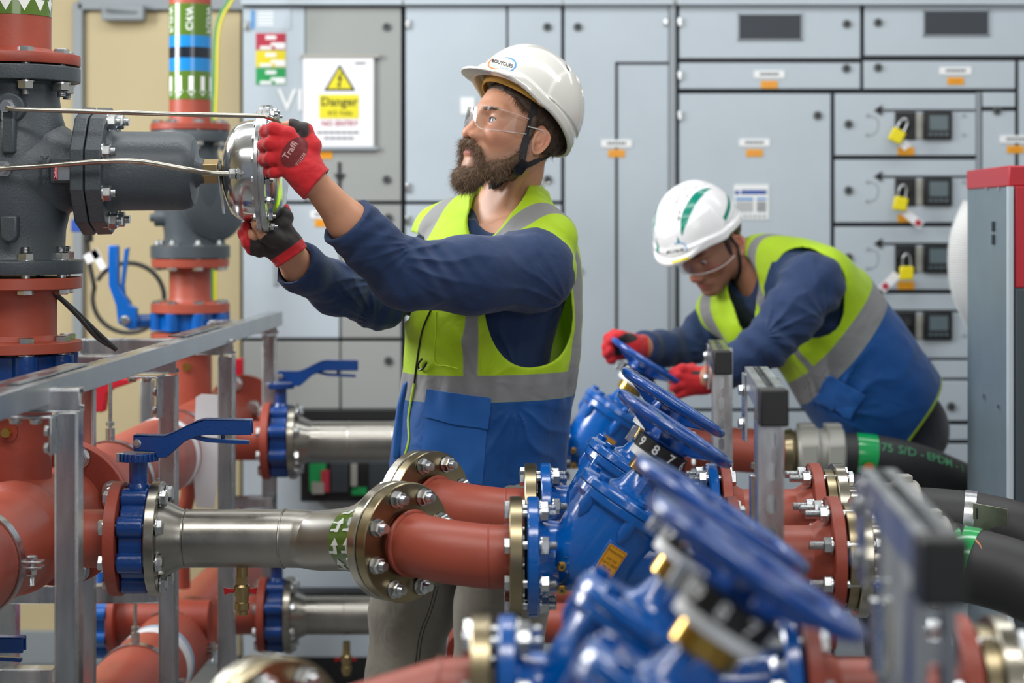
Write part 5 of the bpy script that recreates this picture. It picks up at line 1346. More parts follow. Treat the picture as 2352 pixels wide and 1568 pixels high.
def bvh(o):   # world-space tree
    me = o.data; loc = root_of(o).location
    vs = [v.co+loc for v in me.vertices]; return BVHTree.FromPolygons(vs, [tuple(p.vertices) for p in me.polygons])
CAMP = Vector((0, 0, CZ))
def hit(tree, px, py, default_Y=4.4):
    d = P(px, py, 1.0)-CAMP; d.normalize(); loc, nrm, i, dist = tree.ray_cast(CAMP, d, 20)
    if loc is None:
        q = P(px, py, default_Y); l2, n2, i2, d2 = tree.find_nearest(q); return (l2, n2) if l2 else (q, Vector((0, -1, 0)))
    return loc, nrm
def sheet_on(g, tree, poly, off=0.002, thick=0.002, m=0, step=8, Yd=4.4):
    """thin raised piece (pocket, label, flap) lying on a surface: closed polygon in photo coordinates, projected"""
    xs_ = [p[0] for p in poly]; ys_ = [p[1] for p in poly]
    bm = bmesh.new(); vs = [bm.verts.new((x, y, 0)) for x, y in poly]; bm.faces.new(vs)
    x = min(xs_)+step
    while x < max(xs_): bmesh.ops.bisect_plane(bm, geom=bm.verts[:]+bm.edges[:]+bm.faces[:], plane_co=(x, 0, 0), plane_no=(1, 0, 0)); x += step
    y = min(ys_)+step
    while y < max(ys_): bmesh.ops.bisect_plane(bm, geom=bm.verts[:]+bm.edges[:]+bm.faces[:], plane_co=(0, y, 0), plane_no=(0, 1, 0)); y += step
    bm.verts.index_update(); base = []; top = []
    for v in bm.verts:
        l, n = hit(tree, v.co.x, v.co.y, Yd); n = n if n.dot(l-CAMP) < 0 else -n
        base.append(l+n*(off-thick)); top.append(l+n*off)
    n = len(base); fs = []
    for f in bm.faces: ids = [v.index for v in f.verts]; fs.append(tuple(n+i for i in ids)); fs.append(tuple(ids[::-1]))
    for e in bm.edges:
        if len(e.link_faces) == 1: a, b = e.verts[0].index, e.verts[1].index; fs.append((a, b, n+b, n+a))
    bm.free(); g.add(base+top, fs, m)
def text_on(g, tree, s, px, py, size, ang=0, m=0, off=0.0008, bold=0.0, sx=1.0):
    vs, fs = text_geo(s, size, bold); a = math.radians(ang); out = []
    for x, y in vs:
        x *= sx; X_ = px+x*math.cos(a)+y*math.sin(a); Y_ = py+x*math.sin(a)-y*math.cos(a)
        l, n = hit(tree, X_, Y_); n = n if n.dot(l-CAMP) < 0 else -n; out.append(l+n*off)
    g.add(out, fs, m)
def line_on(g, tree, pts, r, off=0.0, m=0, n=4, Yd=4.4):
    sp = smooth_path([Vector((x, y, 0)) for x, y in pts], n); out = []
    for p_ in sp:
        l, nn = hit(tree, p_.x, p_.y, Yd); nn = nn if nn.dot(l-CAMP) < 0 else -nn; out.append(l+nn*off)
    g.tube(out, r, 8, m)
def noise3(p, s, seed=0.0):      # smooth pseudo noise -1..1
    q = p*s+seed
    return (np.sin(q[:, 0]*1.7+2*np.sin(q[:, 1]*1.1+seed))+np.sin(q[:, 1]*1.9+2*np.sin(q[:, 2]*1.3+1.7))+np.sin(q[:, 2]*2.1+2*np.sin(q[:, 0]*1.2+0.6)))/3

# materials driven by signed-distance attributes (crisp borders between dyed panels)
def panel_mat(name, base, layers, rough=0.7, bump=0.3, bscale=900, bdist=0.0005, sheen=0.2, sub=0.0, soft=0.0008, var=0.0, rough_l=None):
    m = bpy.data.materials.new(name); m.use_nodes = True; nt = m.node_tree; b = nt.nodes['Principled BSDF']
    b.inputs['Roughness'].default_value = rough
    if sheen: b.inputs['Sheen Weight'].default_value = sheen
    if sub:
        b.inputs['Subsurface Weight'].default_value = sub; b.inputs['Subsurface Radius'].default_value = (0.012, 0.004, 0.002); b.inputs['Subsurface Scale'].default_value = 0.5
    tc = nt.nodes.new('ShaderNodeTexCoord'); cur = None
    rgb = nt.nodes.new('ShaderNodeRGB'); rgb.outputs[0].default_value = base; cur = rgb.outputs[0]
    if var:
        nz = nt.nodes.new('ShaderNodeTexNoise'); nz.inputs['Scale'].default_value = 45; nz.inputs['Detail'].default_value = 6
        nt.links.new(tc.outputs['Object'], nz.inputs['Vector'])
        mx = nt.nodes.new('ShaderNodeMix'); mx.data_type = 'RGBA'; mx.inputs[6].default_value = tuple(c*(1-var) for c in base[:3])+(1,); mx.inputs[7].default_value = tuple(min(1, c*(1+var)) for c in base[:3])+(1,)
        nt.links.new(nz.outputs['Fac'], mx.inputs[0]); cur = mx.outputs[2]
    rcur = None
    for (att, col, sf) in layers:
        a = nt.nodes.new('ShaderNodeAttribute'); a.attribute_name = att
        mr = nt.nodes.new('ShaderNodeMapRange'); mr.inputs[1].default_value = sf; mr.inputs[2].default_value = -sf
        nt.links.new(a.outputs['Fac'], mr.inputs[0])
        mx = nt.nodes.new('ShaderNodeMix'); mx.data_type = 'RGBA'; mx.inputs[7].default_value = col
        nt.links.new(mr.outputs[0], mx.inputs[0]); nt.links.new(cur, mx.inputs[6]); cur = mx.outputs[2]
    nt.links.new(cur, b.inputs['Base Color'])
    n = nt.nodes.new('ShaderNodeTexNoise'); n.inputs['Scale'].default_value = bscale; n.inputs['Detail'].default_value = 3
    n2 = nt.nodes.new('ShaderNodeTexNoise'); n2.inputs['Scale'].default_value = 26; n2.inputs['Detail'].default_value = 5; n2.inputs['Distortion'].default_value = 0.8
    ad = nt.nodes.new('ShaderNodeMath'); ad.operation = 'MULTIPLY_ADD'; ad.inputs[1].default_value = 6.0 if sheen else 0.6
    nt.links.new(n2.outputs['Fac'], ad.inputs[0]); nt.links.new(n.outputs['Fac'], ad.inputs[2])
    nt.links.new(tc.outputs['Object'], n.inputs['Vector']); nt.links.new(tc.outputs['Object'], n2.inputs['Vector'])
    bp = nt.nodes.new('ShaderNodeBump'); bp.inputs['Strength'].default_value = bump; bp.inputs['Distance'].default_value = bdist
    if sheen:
        n3 = nt.nodes.new('ShaderNodeTexNoise'); n3.inputs['Scale'].default_value = 9; n3.inputs['Detail'].default_value = 2.5; n3.inputs['Distortion'].default_value = 1.6; n3.inputs['Roughness'].default_value = 0.45
        nt.links.new(tc.outputs['Object'], n3.inputs['Vector']); bf = nt.nodes.new('ShaderNodeBump'); bf.inputs['Strength'].default_value = 0.35; bf.inputs['Distance'].default_value = 0.015
        nt.links.new(n3.outputs['Fac'], bf.inputs['Height']); nt.links.new(bf.outputs[0], bp.inputs['Normal'])
    nt.links.new(ad.outputs[0], bp.inputs['Height']); nt.links.new(bp.outputs[0], b.inputs['Normal'])
    if name == 'vest_cloth':
        tl = nt.nodes.new('ShaderNodeBsdfTranslucent'); ms = nt.nodes.new('ShaderNodeMixShader'); ms.inputs[0].default_value = 0.3; nt.links.new(cur, tl.inputs['Color'])
        nt.links.new(b.outputs[0], ms.inputs[1]); nt.links.new(tl.outputs[0], ms.inputs[2]); nt.links.new(ms.outputs[0], nt.nodes['Material Output'].inputs['Surface'])
    return m
HIVIS = srgb(190, 226, 20); GREYB = srgb(150, 150, 152); VBLUE = srgb(0, 84, 160)
M['vest'] = panel_mat('vest_cloth', HIVIS, [('blue', VBLUE, 0.0012), ('band', GREYB, 0.0012), ('trim', HIVIS, 0.0008)], 0.62, 0.35)
M['shirt'] = panel_mat('navy_shirt', srgb(20, 46, 86), [], 0.85, 0.5, sheen=0.12, var=0.08)
M['jeans'] = panel_mat('grey_trousers', srgb(134, 129, 118), [], 0.85, 0.5, sheen=0.2, var=0.14)
M['darktrousers'] = panel_mat('dark_trousers', srgb(30, 36, 52), [], 0.85, 0.4)
M['skin'] = panel_mat('skin', srgb(200, 146, 116), [('lip', srgb(186, 106, 96), 0.002), ('stubble', srgb(126, 92, 72), 0.010), ('flush', srgb(200, 136, 110), 0.016)], 0.48, 0.28, 520, 0.0004, 0.0, sub=0.12, var=0.10)
M['skin2'] = panel_mat('skin_second_man', srgb(178, 126, 100), [('lip', srgb(180, 104, 98), 0.002), ('stubble', srgb(126, 92, 74), 0.010), ('flush', srgb(186, 112, 92), 0.012)], 0.45, 0.25, 520, 0.0004, 0.0, sub=0.10, var=0.10)
M['glove'] = panel_mat('red_knit_glove', srgb(196, 20, 32), [('coat', srgb(38, 30, 32), 0.0012), ('oval', srgb(110, 24, 30), 0.0008)], 0.75, 0.5, 1100, 0.0008, sheen=0.15)
M['hair'] = mat('hair_dark_brown', srgb(70, 52, 40), 0.55, bump=0.8, bscale=500, bdist=0.002, var=0.3, vscale=90)
M['beard'] = mat('beard_brown', srgb(104, 80, 60), 0.6, bump=0.8, bscale=400, bdist=0.002, var=0.3, vscale=120)
M['beard2'] = mat('beard_light', srgb(150, 122, 94), 0.55)
M['beard3'] = mat('beard_dark', srgb(58, 42, 32), 0.6)
M['helmet'] = mat('white_helmet_shell', srgb(214, 213, 207), 0.16, coat=0.6, sub=0.0)
M['sweat'] = mat('helmet_sweatband', srgb(196, 148, 60), 0.7, bump=0.3, bscale=300)
M['strap'] = mat('black_strap', srgb(26, 27, 32), 0.7, bump=0.5, bscale=700, bdist=0.0006)
M['buckle'] = mat('black_buckle', srgb(16, 16, 18), 0.3)
M['eyewhite'] = mat('eye_white', srgb(226, 220, 214), 0.15)
M['iris'] = mat('iris_blue_grey', srgb(64, 80, 92), 0.15)
M['helmgreen'] = mat('helmet_green', srgb(0, 128, 106), 0.25, coat=0.4)
def clear(name, extra=0.0):
    m = bpy.data.materials.new(name); m.use_nodes = True; nt = m.node_tree; nt.nodes.remove(nt.nodes['Principled BSDF']); out = nt.nodes['Material Output']
    fr = nt.nodes.new('ShaderNodeFresnel'); fr.inputs[0].default_value = 1.35; ad = nt.nodes.new('ShaderNodeMath'); ad.operation = 'MULTIPLY'; ad.inputs[1].default_value = 0.55
    tr = nt.nodes.new('ShaderNodeBsdfTransparent'); tr.inputs[0].default_value = (0.96, 0.97, 0.98, 1); gl = nt.nodes.new('ShaderNodeBsdfGlossy'); gl.inputs['Roughness'].default_value = 0.04
    mx = nt.nodes.new('ShaderNodeMixShader'); nt.links.new(fr.outputs[0], ad.inputs[0]); nt.links.new(ad.outputs[0], mx.inputs[0]); nt.links.new(tr.outputs[0], mx.inputs[1]); nt.links.new(gl.outputs[0], mx.inputs[2]); nt.links.new(mx.outputs[0], out.inputs['Surface'])
    return m
mg = clear('clear_lens', 0.03)
M['lens'] = mg
M['lensedge'] = mat('clear_lens_edge', (0.9, 0.92, 0.95, 1), 0.1); M['lensedge'].node_tree.nodes['Principled BSDF'].inputs['Alpha'].default_value = 0.55
M['oval_ink'] = mat('glove_print', srgb(196, 150, 150), 0.7)
# ================================================================ PEOPLE
def basis(yaw_f, pitch):
    f0 = Vector((yaw_f[0], yaw_f[1], 0)).normalized(); c, s = math.cos(pitch), math.sin(pitch)
    return f0*c+VZ*s, Vector((-f0.y, f0.x, 0)), -f0*s+VZ*c
class Loc:
    def __init__(s, o, b, k=1.0):
        s.o = Vector(o); s.b = b; s.k = k; s.R = np.array([list(v) for v in b], dtype=np.float32)
    def q(s, p): return ((p-_v(s.o))@s.R.T)/s.k
    def w(s, a, b, c): return s.o+(s.b[0]*a+s.b[1]*b+s.b[2]*c)*s.k
def head_local(q):
    m = q.copy(); m[:, 1] = np.abs(m[:, 1])
    d = s_ell(q, (-0.012, 0, 0.036), (0.099, 0.076, 0.088))
    d = smin(d, s_ell(q, (0.036, 0, -0.015), (0.058, 0.061, 0.085)), 0.03)
    d = smin(d, s_cap(m, (-0.002, 0.050, -0.058), (0.070, 0.014, -0.098), 0.020, 0.018), 0.03)
    d = smin(d, s_cap(m, (-0.004, 0.054, -0.030), (-0.002, 0.050, -0.060), 0.018, 0.018), 0.03)
    d = smin(d, s_ell(q, (0.079, 0, -0.099), (0.018, 0.022, 0.017)), 0.018)
    d = smin(d, s_ell(m, (0.058, 0.040, -0.026), (0.026, 0.024, 0.020)), 0.022)
    d = smin(d, s_cap(m, (0.088, 0.006, 0.020), (0.070, 0.046, 0.021), 0.011, 0.009), 0.014)
    # eye sockets
    d = smax(d, -s_ell(m, (0.100, 0.031, 0.000), (0.022, 0.019, 0.014)), 0.014)
    # nose
    n = s_cap(q, (0.089, 0, 0.012), (0.106, 0, -0.030), 0.0082, 0.0100)
    n = smin(n, s_ell(q, (0.1085, 0, -0.037), (0.0125, 0.0122, 0.0110)), 0.008)
    n = smin(n, s_ell(m, (0.101, 0.0135, -0.041), (0.0115, 0.0075, 0.0085)), 0.007)
    n = smin(n, s_cap(m, (0.088, 0.010, -0.010), (0.094, 0.015, -0.038), 0.006, 0.007), 0.012)
    d = smin(d, n, 0.012)
    d = smax(d, -s_ell(m, (0.1045, 0.0075, -0.0485), (0.006, 0.0036, 0.005)), 0.003)
    # mouth
    d = smin(d, s_ell(q, (0.084, 0, -0.068), (0.016, 0.030, 0.018)), 0.014)
    d = smin(d, s_chain(m, [(0.0985, 0.0, -0.0655), (0.0965, 0.010, -0.0665), (0.086, 0.024, -0.0705)], [0.0052, 0.005, 0.0025], 0.004), 0.005)
    d = smin(d, s_chain(m, [(0.0965, 0.0, -0.0755), (0.094, 0.010, -0.0752), (0.086, 0.022, -0.0722)], [0.0062, 0.0056, 0.0025], 0.004), 0.005)
    d = smax(d, -s_chain(m, [(0.1035, 0, -0.0704), (0.1005, 0.011, -0.0706), (0.090, 0.026, -0.0712)], [0.0016, 0.0016, 0.001], 0.002), 0.002)
    d = smax(d, -s_ell(q, (0.104, 0, -0.0575), (0.004, 0.0035, 0.007)), 0.004)
    # lids
    lid = s_sph(m, (0.0715, 0.032, -0.001), 0.0148)
    a = np.arctan2(m[:, 2]+0.001, m[:, 0]-0.0715); r_ = np.abs(m[:, 1]-0.032)
    slit = np.abs(m[:, 2]+0.0015)-(0.0062*np.sqrt(np.clip(1-(r_/0.0145)**2, 0, 1)))
    lid = np.maximum(lid, -np.maximum(slit, 0.079-m[:, 0]))
    d = smin(d, lid, 0.006)
    # ears
    e = q.copy(); e[:, 1] = np.abs(e[:, 1])
    ta = math.radians(-12); co, si = math.cos(ta), math.sin(ta)
    ef = ((e[:, 0]+0.012)*co-(e[:, 2]+0.018)*si)/0.9; eu = ((e[:, 0]+0.012)*si+(e[:, 2]+0.018)*co)/0.9; el = (e[:, 1]-0.080-0.30*(-ef))/0.9
    w_ = 0.0185*(1+0.22*np.clip(eu/0.03, -1, 1)); k_ = np.sqrt((ef/w_)**2+(eu/0.033)**2)
    disc = np.maximum((k_-1)*0.017, np.abs(el)-0.0055)
    bowl = np.maximum((k_-0.74)*0.015, -(el-0.0004)); anti = np.abs(np.sqrt(((ef-0.002)/w_)**2+((eu-0.002)/0.033)**2)-0.50)*0.016-0.0016
    ear = smax(disc, -bowl, 0.003); ear = smin(ear, np.maximum(anti, np.abs(el-0.0005)-0.0022), 0.003)
    conch = np.sqrt(((ef-0.004)/0.008)**2+((eu+0.004)/0.011)**2); ear = smax(ear, -np.maximum((conch-1)*0.009, -(el+0.0015)), 0.003)
    ear = smin(ear, s_cap(np.stack([ef, el, eu], 1), (0.013, 0.0, -0.004), (0.012, 0.0, -0.010), 0.004), 0.004)
    ear = smin(ear, s_cap(np.stack([ef, el, eu], 1), (0.009, -0.006, -0.002), (0.003, -0.004, 0.006), 0.008), 0.005)
    d = smin(d, ear, 0.004)
    return d
def lip_sd(q):
    m = q.copy(); m[:, 1] = np.abs(m[:, 1])
    return np.minimum(s_chain(m, [(0.101, 0.0, -0.066), (0.098, 0.010, -0.067), (0.087, 0.023, -0.0705)], [0.0046, 0.0045, 0.002]),
                      s_chain(m, [(0.100, 0.0, -0.0752), (0.097, 0.010, -0.0748), (0.087, 0.022, -0.072)], [0.0056, 0.005, 0.002]))
def flush_sd(q):
    m = q.copy(); m[:, 1] = np.abs(m[:, 1])
    return np.minimum(np.minimum(s_sph(q, (0.112, 0, -0.036), 0.014), s_sph(m, (0.07, 0.045, -0.03), 0.02)), s_sph(m, (-0.03, 0.085, -0.01), 0.02))
def add_eyes(parent, H, look=(0, 0)):
    for s_ in (-1, 1):
        c = H.w(0.0715, 0.032*s_, -0.001); g = G(); g.sphere(c, 0.0128*H.k, 24, 16, ax=H.b)
        d = (H.b[0]+H.b[1]*look[0]+H.b[2]*look[1]).normalized()
        X, Y_, Z_ = frame(d, H.b[2])
        g.lathe(c, d, [(0.0118*H.k, 0.0060*H.k), (0.01275*H.k, 0.0058*H.k), (0.0131*H.k, 0.0045*H.k)], 20, m=1)
        g.lathe(c, d, [(0.01312*H.k, 0.0024*H.k), (0.01325*H.k, 0.0022*H.k)], 14, m=2)
        g.build('eye', ['eyewhite', 'iris', 'buckle'], parent)
def strands(name, V, Nn, dirf, n, L, wd, mats, parent, seed=1, seg=3, curl=0.25):
    rnd = np.random.RandomState(seed); idx = rnd.randint(0, len(V), n); g = G()
    for i in idx:
        p = Vector(V[i])+Vector(rnd.normal(0, 0.0008, 3)); nn = Vector(Nn[i]); d = dirf(p, nn)
        d = (d+Vector(rnd.normal(0, curl, 3))).normalized(); l = L*(0.5+rnd.rand()*0.8)
        s = d.cross(Vector(rnd.normal(0, 1, 3))).normalized()*wd; dd = Vector(rnd.normal(0, curl*0.9, 3))
        vs = []
        for k in range(seg+1):
            t = k/seg; q = p+d*(l*t)+dd*(l*t*t*0.5); ww = 1-t*0.85
            vs += [q-s*ww, q+s*ww]
        g.add(vs, [(2*k, 2*k+1, 2*k+3, 2*k+2) for k in range(seg)], int(rnd.randint(0, len(mats))))
    arr = g
    return arr.build(name, mats, parent, angle=3.0)
def normals(V, F):
    n = np.cross(V[F[:, 2]]-V[F[:, 0]], V[F[:, 3]]-V[F[:, 1]]); out = np.zeros_like(V)
    for k in range(4): np.add.at(out, F[:, k], n)
    return out/(np.linalg.norm(out, axis=1)[:, None]+1e-12)
def ribbon_on(g, tree, pts, wd, off, m=0, thick=0.0015, Yd=4.4, n=5):
    sp = smooth_path([Vector((x, y, 0)) for x, y in pts], n); P3 = []; N3 = []
    for q in sp:
        l, nn = hit(tree, q.x, q.y, Yd); nn = nn if nn.dot(l-CAMP) < 0 else -nn; P3.append(l+nn*off); N3.append(nn)
    for it in range(2): P3 = [P3[0]]+[(P3[i-1]+P3[i]*2+P3[i+1])/4 for i in range(1, len(P3)-1)]+[P3[-1]]
    vs = []; fs = []
    for i, p_ in enumerate(P3):
        t = (P3[min(i+1, len(P3)-1)]-P3[max(i-1, 0)]).normalized(); nn = N3[i]; s = t.cross(nn).normalized(); nn = s.cross(t)
        vs += [p_-s*wd/2, p_+s*wd/2, p_+s*wd/2+nn*thick, p_-s*wd/2+nn*thick]
    for i in range(len(P3)-1):
        for a in range(4): b = (a+1) % 4; fs.append((i*4+a, i*4+b, i*4+4+b, i*4+4+a))
    fs += [(0, 1, 2, 3), tuple((len(P3)-1)*4+k for k in (3, 2, 1, 0))]
    g.add(vs, fs, m)
def helmet_sdf(q, peak=0.022, A=(0.128, 0.108, 0.136)):
    d = s_ell(q, (-0.004, 0, 0), A)
    k = 1.0
    # crown ridge
    d = smin(d, s_ell(q, (-0.002, 0, 0.012), (0.120, 0.030, 0.128)), 0.012)
    rimz = 0.002-0.010*np.clip((0.07-q[:, 0])/0.05, 0, 1)-0.018*np.clip(-q[:, 0]/0.12, 0, 1)**1.5   # deeper at the nape
    d = np.maximum(d, rimz-q[:, 2])
    rad = s_ell(q*np.array([1, 1, 0.0], dtype=np.float32), (-0.004, 0, 0), (A[0]+0.0045, A[1]+0.0045, 0.1))
    lip = np.maximum(rad, np.abs(q[:, 2]-rimz-0.008)-0.0085)
    pk = np.maximum(s_ell(q*np.array([1, 1, 0.0], dtype=np.float32), (0.045, 0, 0), (0.083+0.007+peak, 0.092, 0.1)), np.abs(q[:, 2]-0.006+0.30*np.clip(q[:, 0]-0.09, 0, 1))-0.0035)
    pk = np.maximum(pk, 0.02-q[:, 0])
    lip = smin(lip, pk, 0.008)
    d = smin(d, lip, 0.009)
    inner = s_ell(q, (-0.004, 0, -0.002), (A[0]-0.005, A[1]-0.005, A[2]-0.003))
    inner = np.minimum(inner, np.maximum(s_ell(q*np.array([1, 1, 0.0], dtype=np.float32), (-0.004, 0, 0), (A[0]-0.004, A[1]-0.004, 0.1)), q[:, 2]-0.02))
    return np.maximum(d, -inner)
def bounds(pts, pad):
    a = np.array([list(p) for p in pts]); return [(a[:, i].min()-pad, a[:, i].max()+pad) for i in range(3)]
def pix(p): return CX+p[:, 0]*FPX/p[:, 1], CY-(p[:, 2]-CZ)*FPX/p[:, 1]

# ---------------------------------------------------------------- bearded man
Yb = 4.5
def A(px, py, Y=Yb): return P(px, py, Y)
H = Loc(A(1184, 306, 4.42), basis((-0.835, -0.55), math.radians(18)), 1.07)
Lat = Vector((0.423, -0.906, 0)); Fwd = Vector((-0.906, -0.423, 0))
def stack(rows, Y, k=FPX):
    return smooth_stack([(P(0, py, Y).z, P((xl+xr)/2, py, Y).x, Y+dy, (xr-xl)/2*Y/FPX, ry) for py, xl, xr, ry, dy in rows])
ST_SHIRT = stack([(505, 1040, 1262, 0.095, 0.0), (550, 1000, 1292, 0.125, 0.0), (620, 972, 1306, 0.142, 0), (700, 955, 1296, 0.148, 0), (800, 948, 1268, 0.140, 0), (900, 944, 1258, 0.138, 0), (1000, 938, 1280, 0.142, 0), (1150, 930, 1278, 0.148, 0), (1230, 930, 1270, 0.145, 0)], Yb)
ST_VEST = stack([(470, 1085, 1240, 0.085, 0.0), (500, 1035, 1285, 0.120, 0), (560, 975, 1326, 0.160, 0), (640, 944, 1338, 0.174, 0), (720, 932, 1340, 0.180, 0), (800, 929, 1337, 0.180, 0), (870, 922, 1325, 0.178, 0), (950, 912, 1312, 0.176, 0), (1050, 904, 1300, 0.176, 0), (1160, 908, 1292, 0.178, 0)], Yb)
N1 = [A(1168, 470, 4.50), A(1190, 390, 4.47)]
NA = [A(1228, 622, 4.325), A(1085, 632, 4.22), A(932, 632, 4.12), A(850, 560, 4.07), A(798, 508, 4.04), A(728, 425, 3.99)]
FA = [A(1020, 580, 4.63), A(930, 650, 4.52), A(868, 693, 4.42), A(770, 662, 4.31), A(690, 615, 4.20), A(655, 575, 4.14)]
GY = 3.965; HY = 4.125
def T3(l, Y): return [P(a[0], a[1], Y+(a[2] if len(a) > 2 else 0)) for a in l]
# left (near) hand
def handA(p, o=0.0):
    W = T3([(716, 402, 0.005), (706, 420, 0.005)], GY)
    MC = T3([(662, 308, -0.014), (650, 334, -0.018), (649, 361, -0.016), (658, 388, -0.008)], GY)
    d = None
    for i, m_ in enumerate(MC):
        w_ = W[0].lerp(W[1], i/3); e = s_cap(p, w_, m_, 0.021+o, 0.0155+o); d = e if d is None else smin(d, e, 0.016)
    F_ = [[(662, 308, -0.014), (630, 297, -0.012), (611, 303, 0.014), (617, 311, 0.036)],
          [(650, 334, -0.018), (622, 330, -0.016), (607, 334, 0.010), (614, 340, 0.034)],
          [(649, 361, -0.016), (622, 364, -0.012), (608, 366, 0.012), (615, 368, 0.034)],
          [(658, 388, -0.008), (632, 394, -0.004), (619, 394, 0.018), (624, 392, 0.036)]]
    rr = [0.0142, 0.0145, 0.014, 0.0125]
    for i, c in enumerate(F_): e = s_chain(p, T3(c, GY), [rr[i]+o, rr[i]*0.98+o, rr[i]*0.93+o, rr[i]*0.85+o], 0.006); d = smin(d, e, 0.005)
    th = s_chain(p, T3([(706, 375, 0.0), (716, 335, 0.006), (700, 300, 0.012), (672, 288, 0.016), (651, 286, 0.018)], GY), [0.021+o, 0.0175+o, 0.0145+o, 0.0112+o, 0.0088+o], 0.010)
    return smin(d, th, 0.012)
# right (far) hand, palm towards the camera, holding the rim from below
def handB(p, o=0.0):
    W = T3([(664, 560, 0.01), (650, 580, 0.01)], HY)
    MC = T3([(650, 520, -0.004), (630, 530, -0.010), (618, 550, -0.010), (615, 570, -0.004)], HY)
    d = None
    for i, m_ in enumerate(MC):
        w_ = W[0].lerp(W[1], i/3); e = s_cap(p, w_, m_, 0.022+o, 0.0175+o); d = e if d is None else smin(d, e, 0.018)
    F_ = [[(650, 520, -0.004), (656, 500, 0.006), (650, 484, 0.024), (640, 488, 0.04)],
          [(630, 530, -0.010), (604, 545, -0.012), (582, 540, -0.018), (566, 520, -0.010)],
          [(618, 550, -0.010), (594, 563, -0.012), (570, 556, -0.014), (557, 536, -0.004)],
          [(615, 570, -0.004), (596, 577, -0.004), (578, 572, -0.004), (564, 558, 0.004)]]
    rr = [0.0155, 0.0145, 0.0135, 0.012]
    for i, c in enumerate(F_): e = s_chain(p, T3(c, HY), [rr[i]+o, rr[i]*0.98+o, rr[i]*0.93+o, rr[i]*0.82+o], 0.006); d = smin(d, e, 0.005)
    th = s_chain(p, T3([(655, 560, -0.014), (630, 548, -0.032), (606, 540, -0.040), (590, 518, -0.042), (585, 508, -0.040)], HY), [0.018+o, 0.0155+o, 0.0125+o, 0.0108+o, 0.009+o], 0.010)
    return smin(d, th, 0.010)
def body1(p):
    d = head_local(H.q(p))*H.k
    d = smin(d, s_cap(p, N1[0], N1[1], 0.062, 0.058), 0.03)
    # sternomastoid hint and throat
    d = smin(d, s_cap(p, H.w(-0.012, 0.046, -0.055), A(1140, 520, 4.46), 0.012, 0.010), 0.03)
    t = interp_stack(p, ST_SHIRT)+0.012
    t = smin(t, s_cap(p, A(1168, 492, 4.5), NA[0], 0.052, 0.066), 0.05); t = smin(t, s_cap(p, A(1150, 492, 4.5), FA[0], 0.052, 0.062), 0.05)
    d = smin(d, t, 0.04)
    a = s_chain(p, NA, [0.066, 0.060, 0.048, 0.042, 0.039, 0.029], 0.02)
    b = s_chain(p, FA, [0.062, 0.052, 0.045, 0.040, 0.036, 0.030], 0.02)
    a = smin(a, handA(p, -0.0022), 0.014); b = smin(b, handB(p, -0.0022), 0.014)
    d = smin(d, smin(a, b, 0.002), 0.02)
    lg = s_chain(p, [A(1010, 1200, 4.56), A(938, 1480, 4.58), A(905, 2075, 4.62)], [0.095, 0.075, 0.042], 0.03)
    lh = s_chain(p, [A(1180, 1200, 4.44), A(1148, 1500, 4.42), A(1135, 2075, 4.44)], [0.10, 0.08, 0.042], 0.03)
    d = smin(d, smin(lg, lh, 0.01), 0.03)
    for c in (A(895, 2108, 4.55), A(1120, 2108, 4.40)): d = smin(d, s_ell(p, c, (0.12, 0.045, 0.035)), 0.03)
    return d
bx0, bx1 = A(540, 0, 4.12).x, A(1350, 0, 4.5).x
xs_ = axis_pts([(bx0, 0.0023), (A(765, 0, 4.1).x, 0.0065), (A(1025, 0, 4.4).x, 0.0021), (A(1345, 0, 4.42).x, 0.004), (bx1+0.03,)])
ys_ = axis_pts([(3.88, 0.0024), (4.18, 0.003), (4.30, 0.0021), (4.54, 0.006), (4.80,)])
zs_ = axis_pts([(-0.01, 0.012), (A(0, 1100, 4.5).z, 0.008), (A(0, 620, 4.1).z, 0.0023), (A(0, 130, 4.42).z, 0.006), (A(0, 90, 4.42).z,)])
V, F = surf(body1, xs_, ys_, zs_); V = relax(V, F, 1, 0.35)
Vf = V.astype(np.float32); qh = H.q(Vf)
far_ = (np.abs(qh).max(1) > 0.16)
def msk(a): a = a.copy(); a[far_] = 1.0; return a
def stub(q):
    m = q.copy(); m[:, 1] = np.abs(m[:, 1]); d = np.minimum(s_cap(m, (0.0, 0.055, -0.045), (0.075, 0.01, -0.105), 0.026), s_cap(m, (0.1, 0.0, -0.055), (0.085, 0.028, -0.075), 0.008)); return d
me1 = mesh_obj('person', V, F, 'skin', None, (A(1130, 0).x, 4.5, 0.0), {'lip': msk(lip_sd(qh)), 'stubble': msk(stub(qh)), 'flush': msk(flush_sd(qh))})
tag(me1, 'bearded person in white hard hat and yellow vest, arms raised to the actuator', 'person')
MAN1 = me1; T_body = bvh(me1); BODY1 = (V, F)
add_eyes(MAN1, H, (-0.02, -0.05))

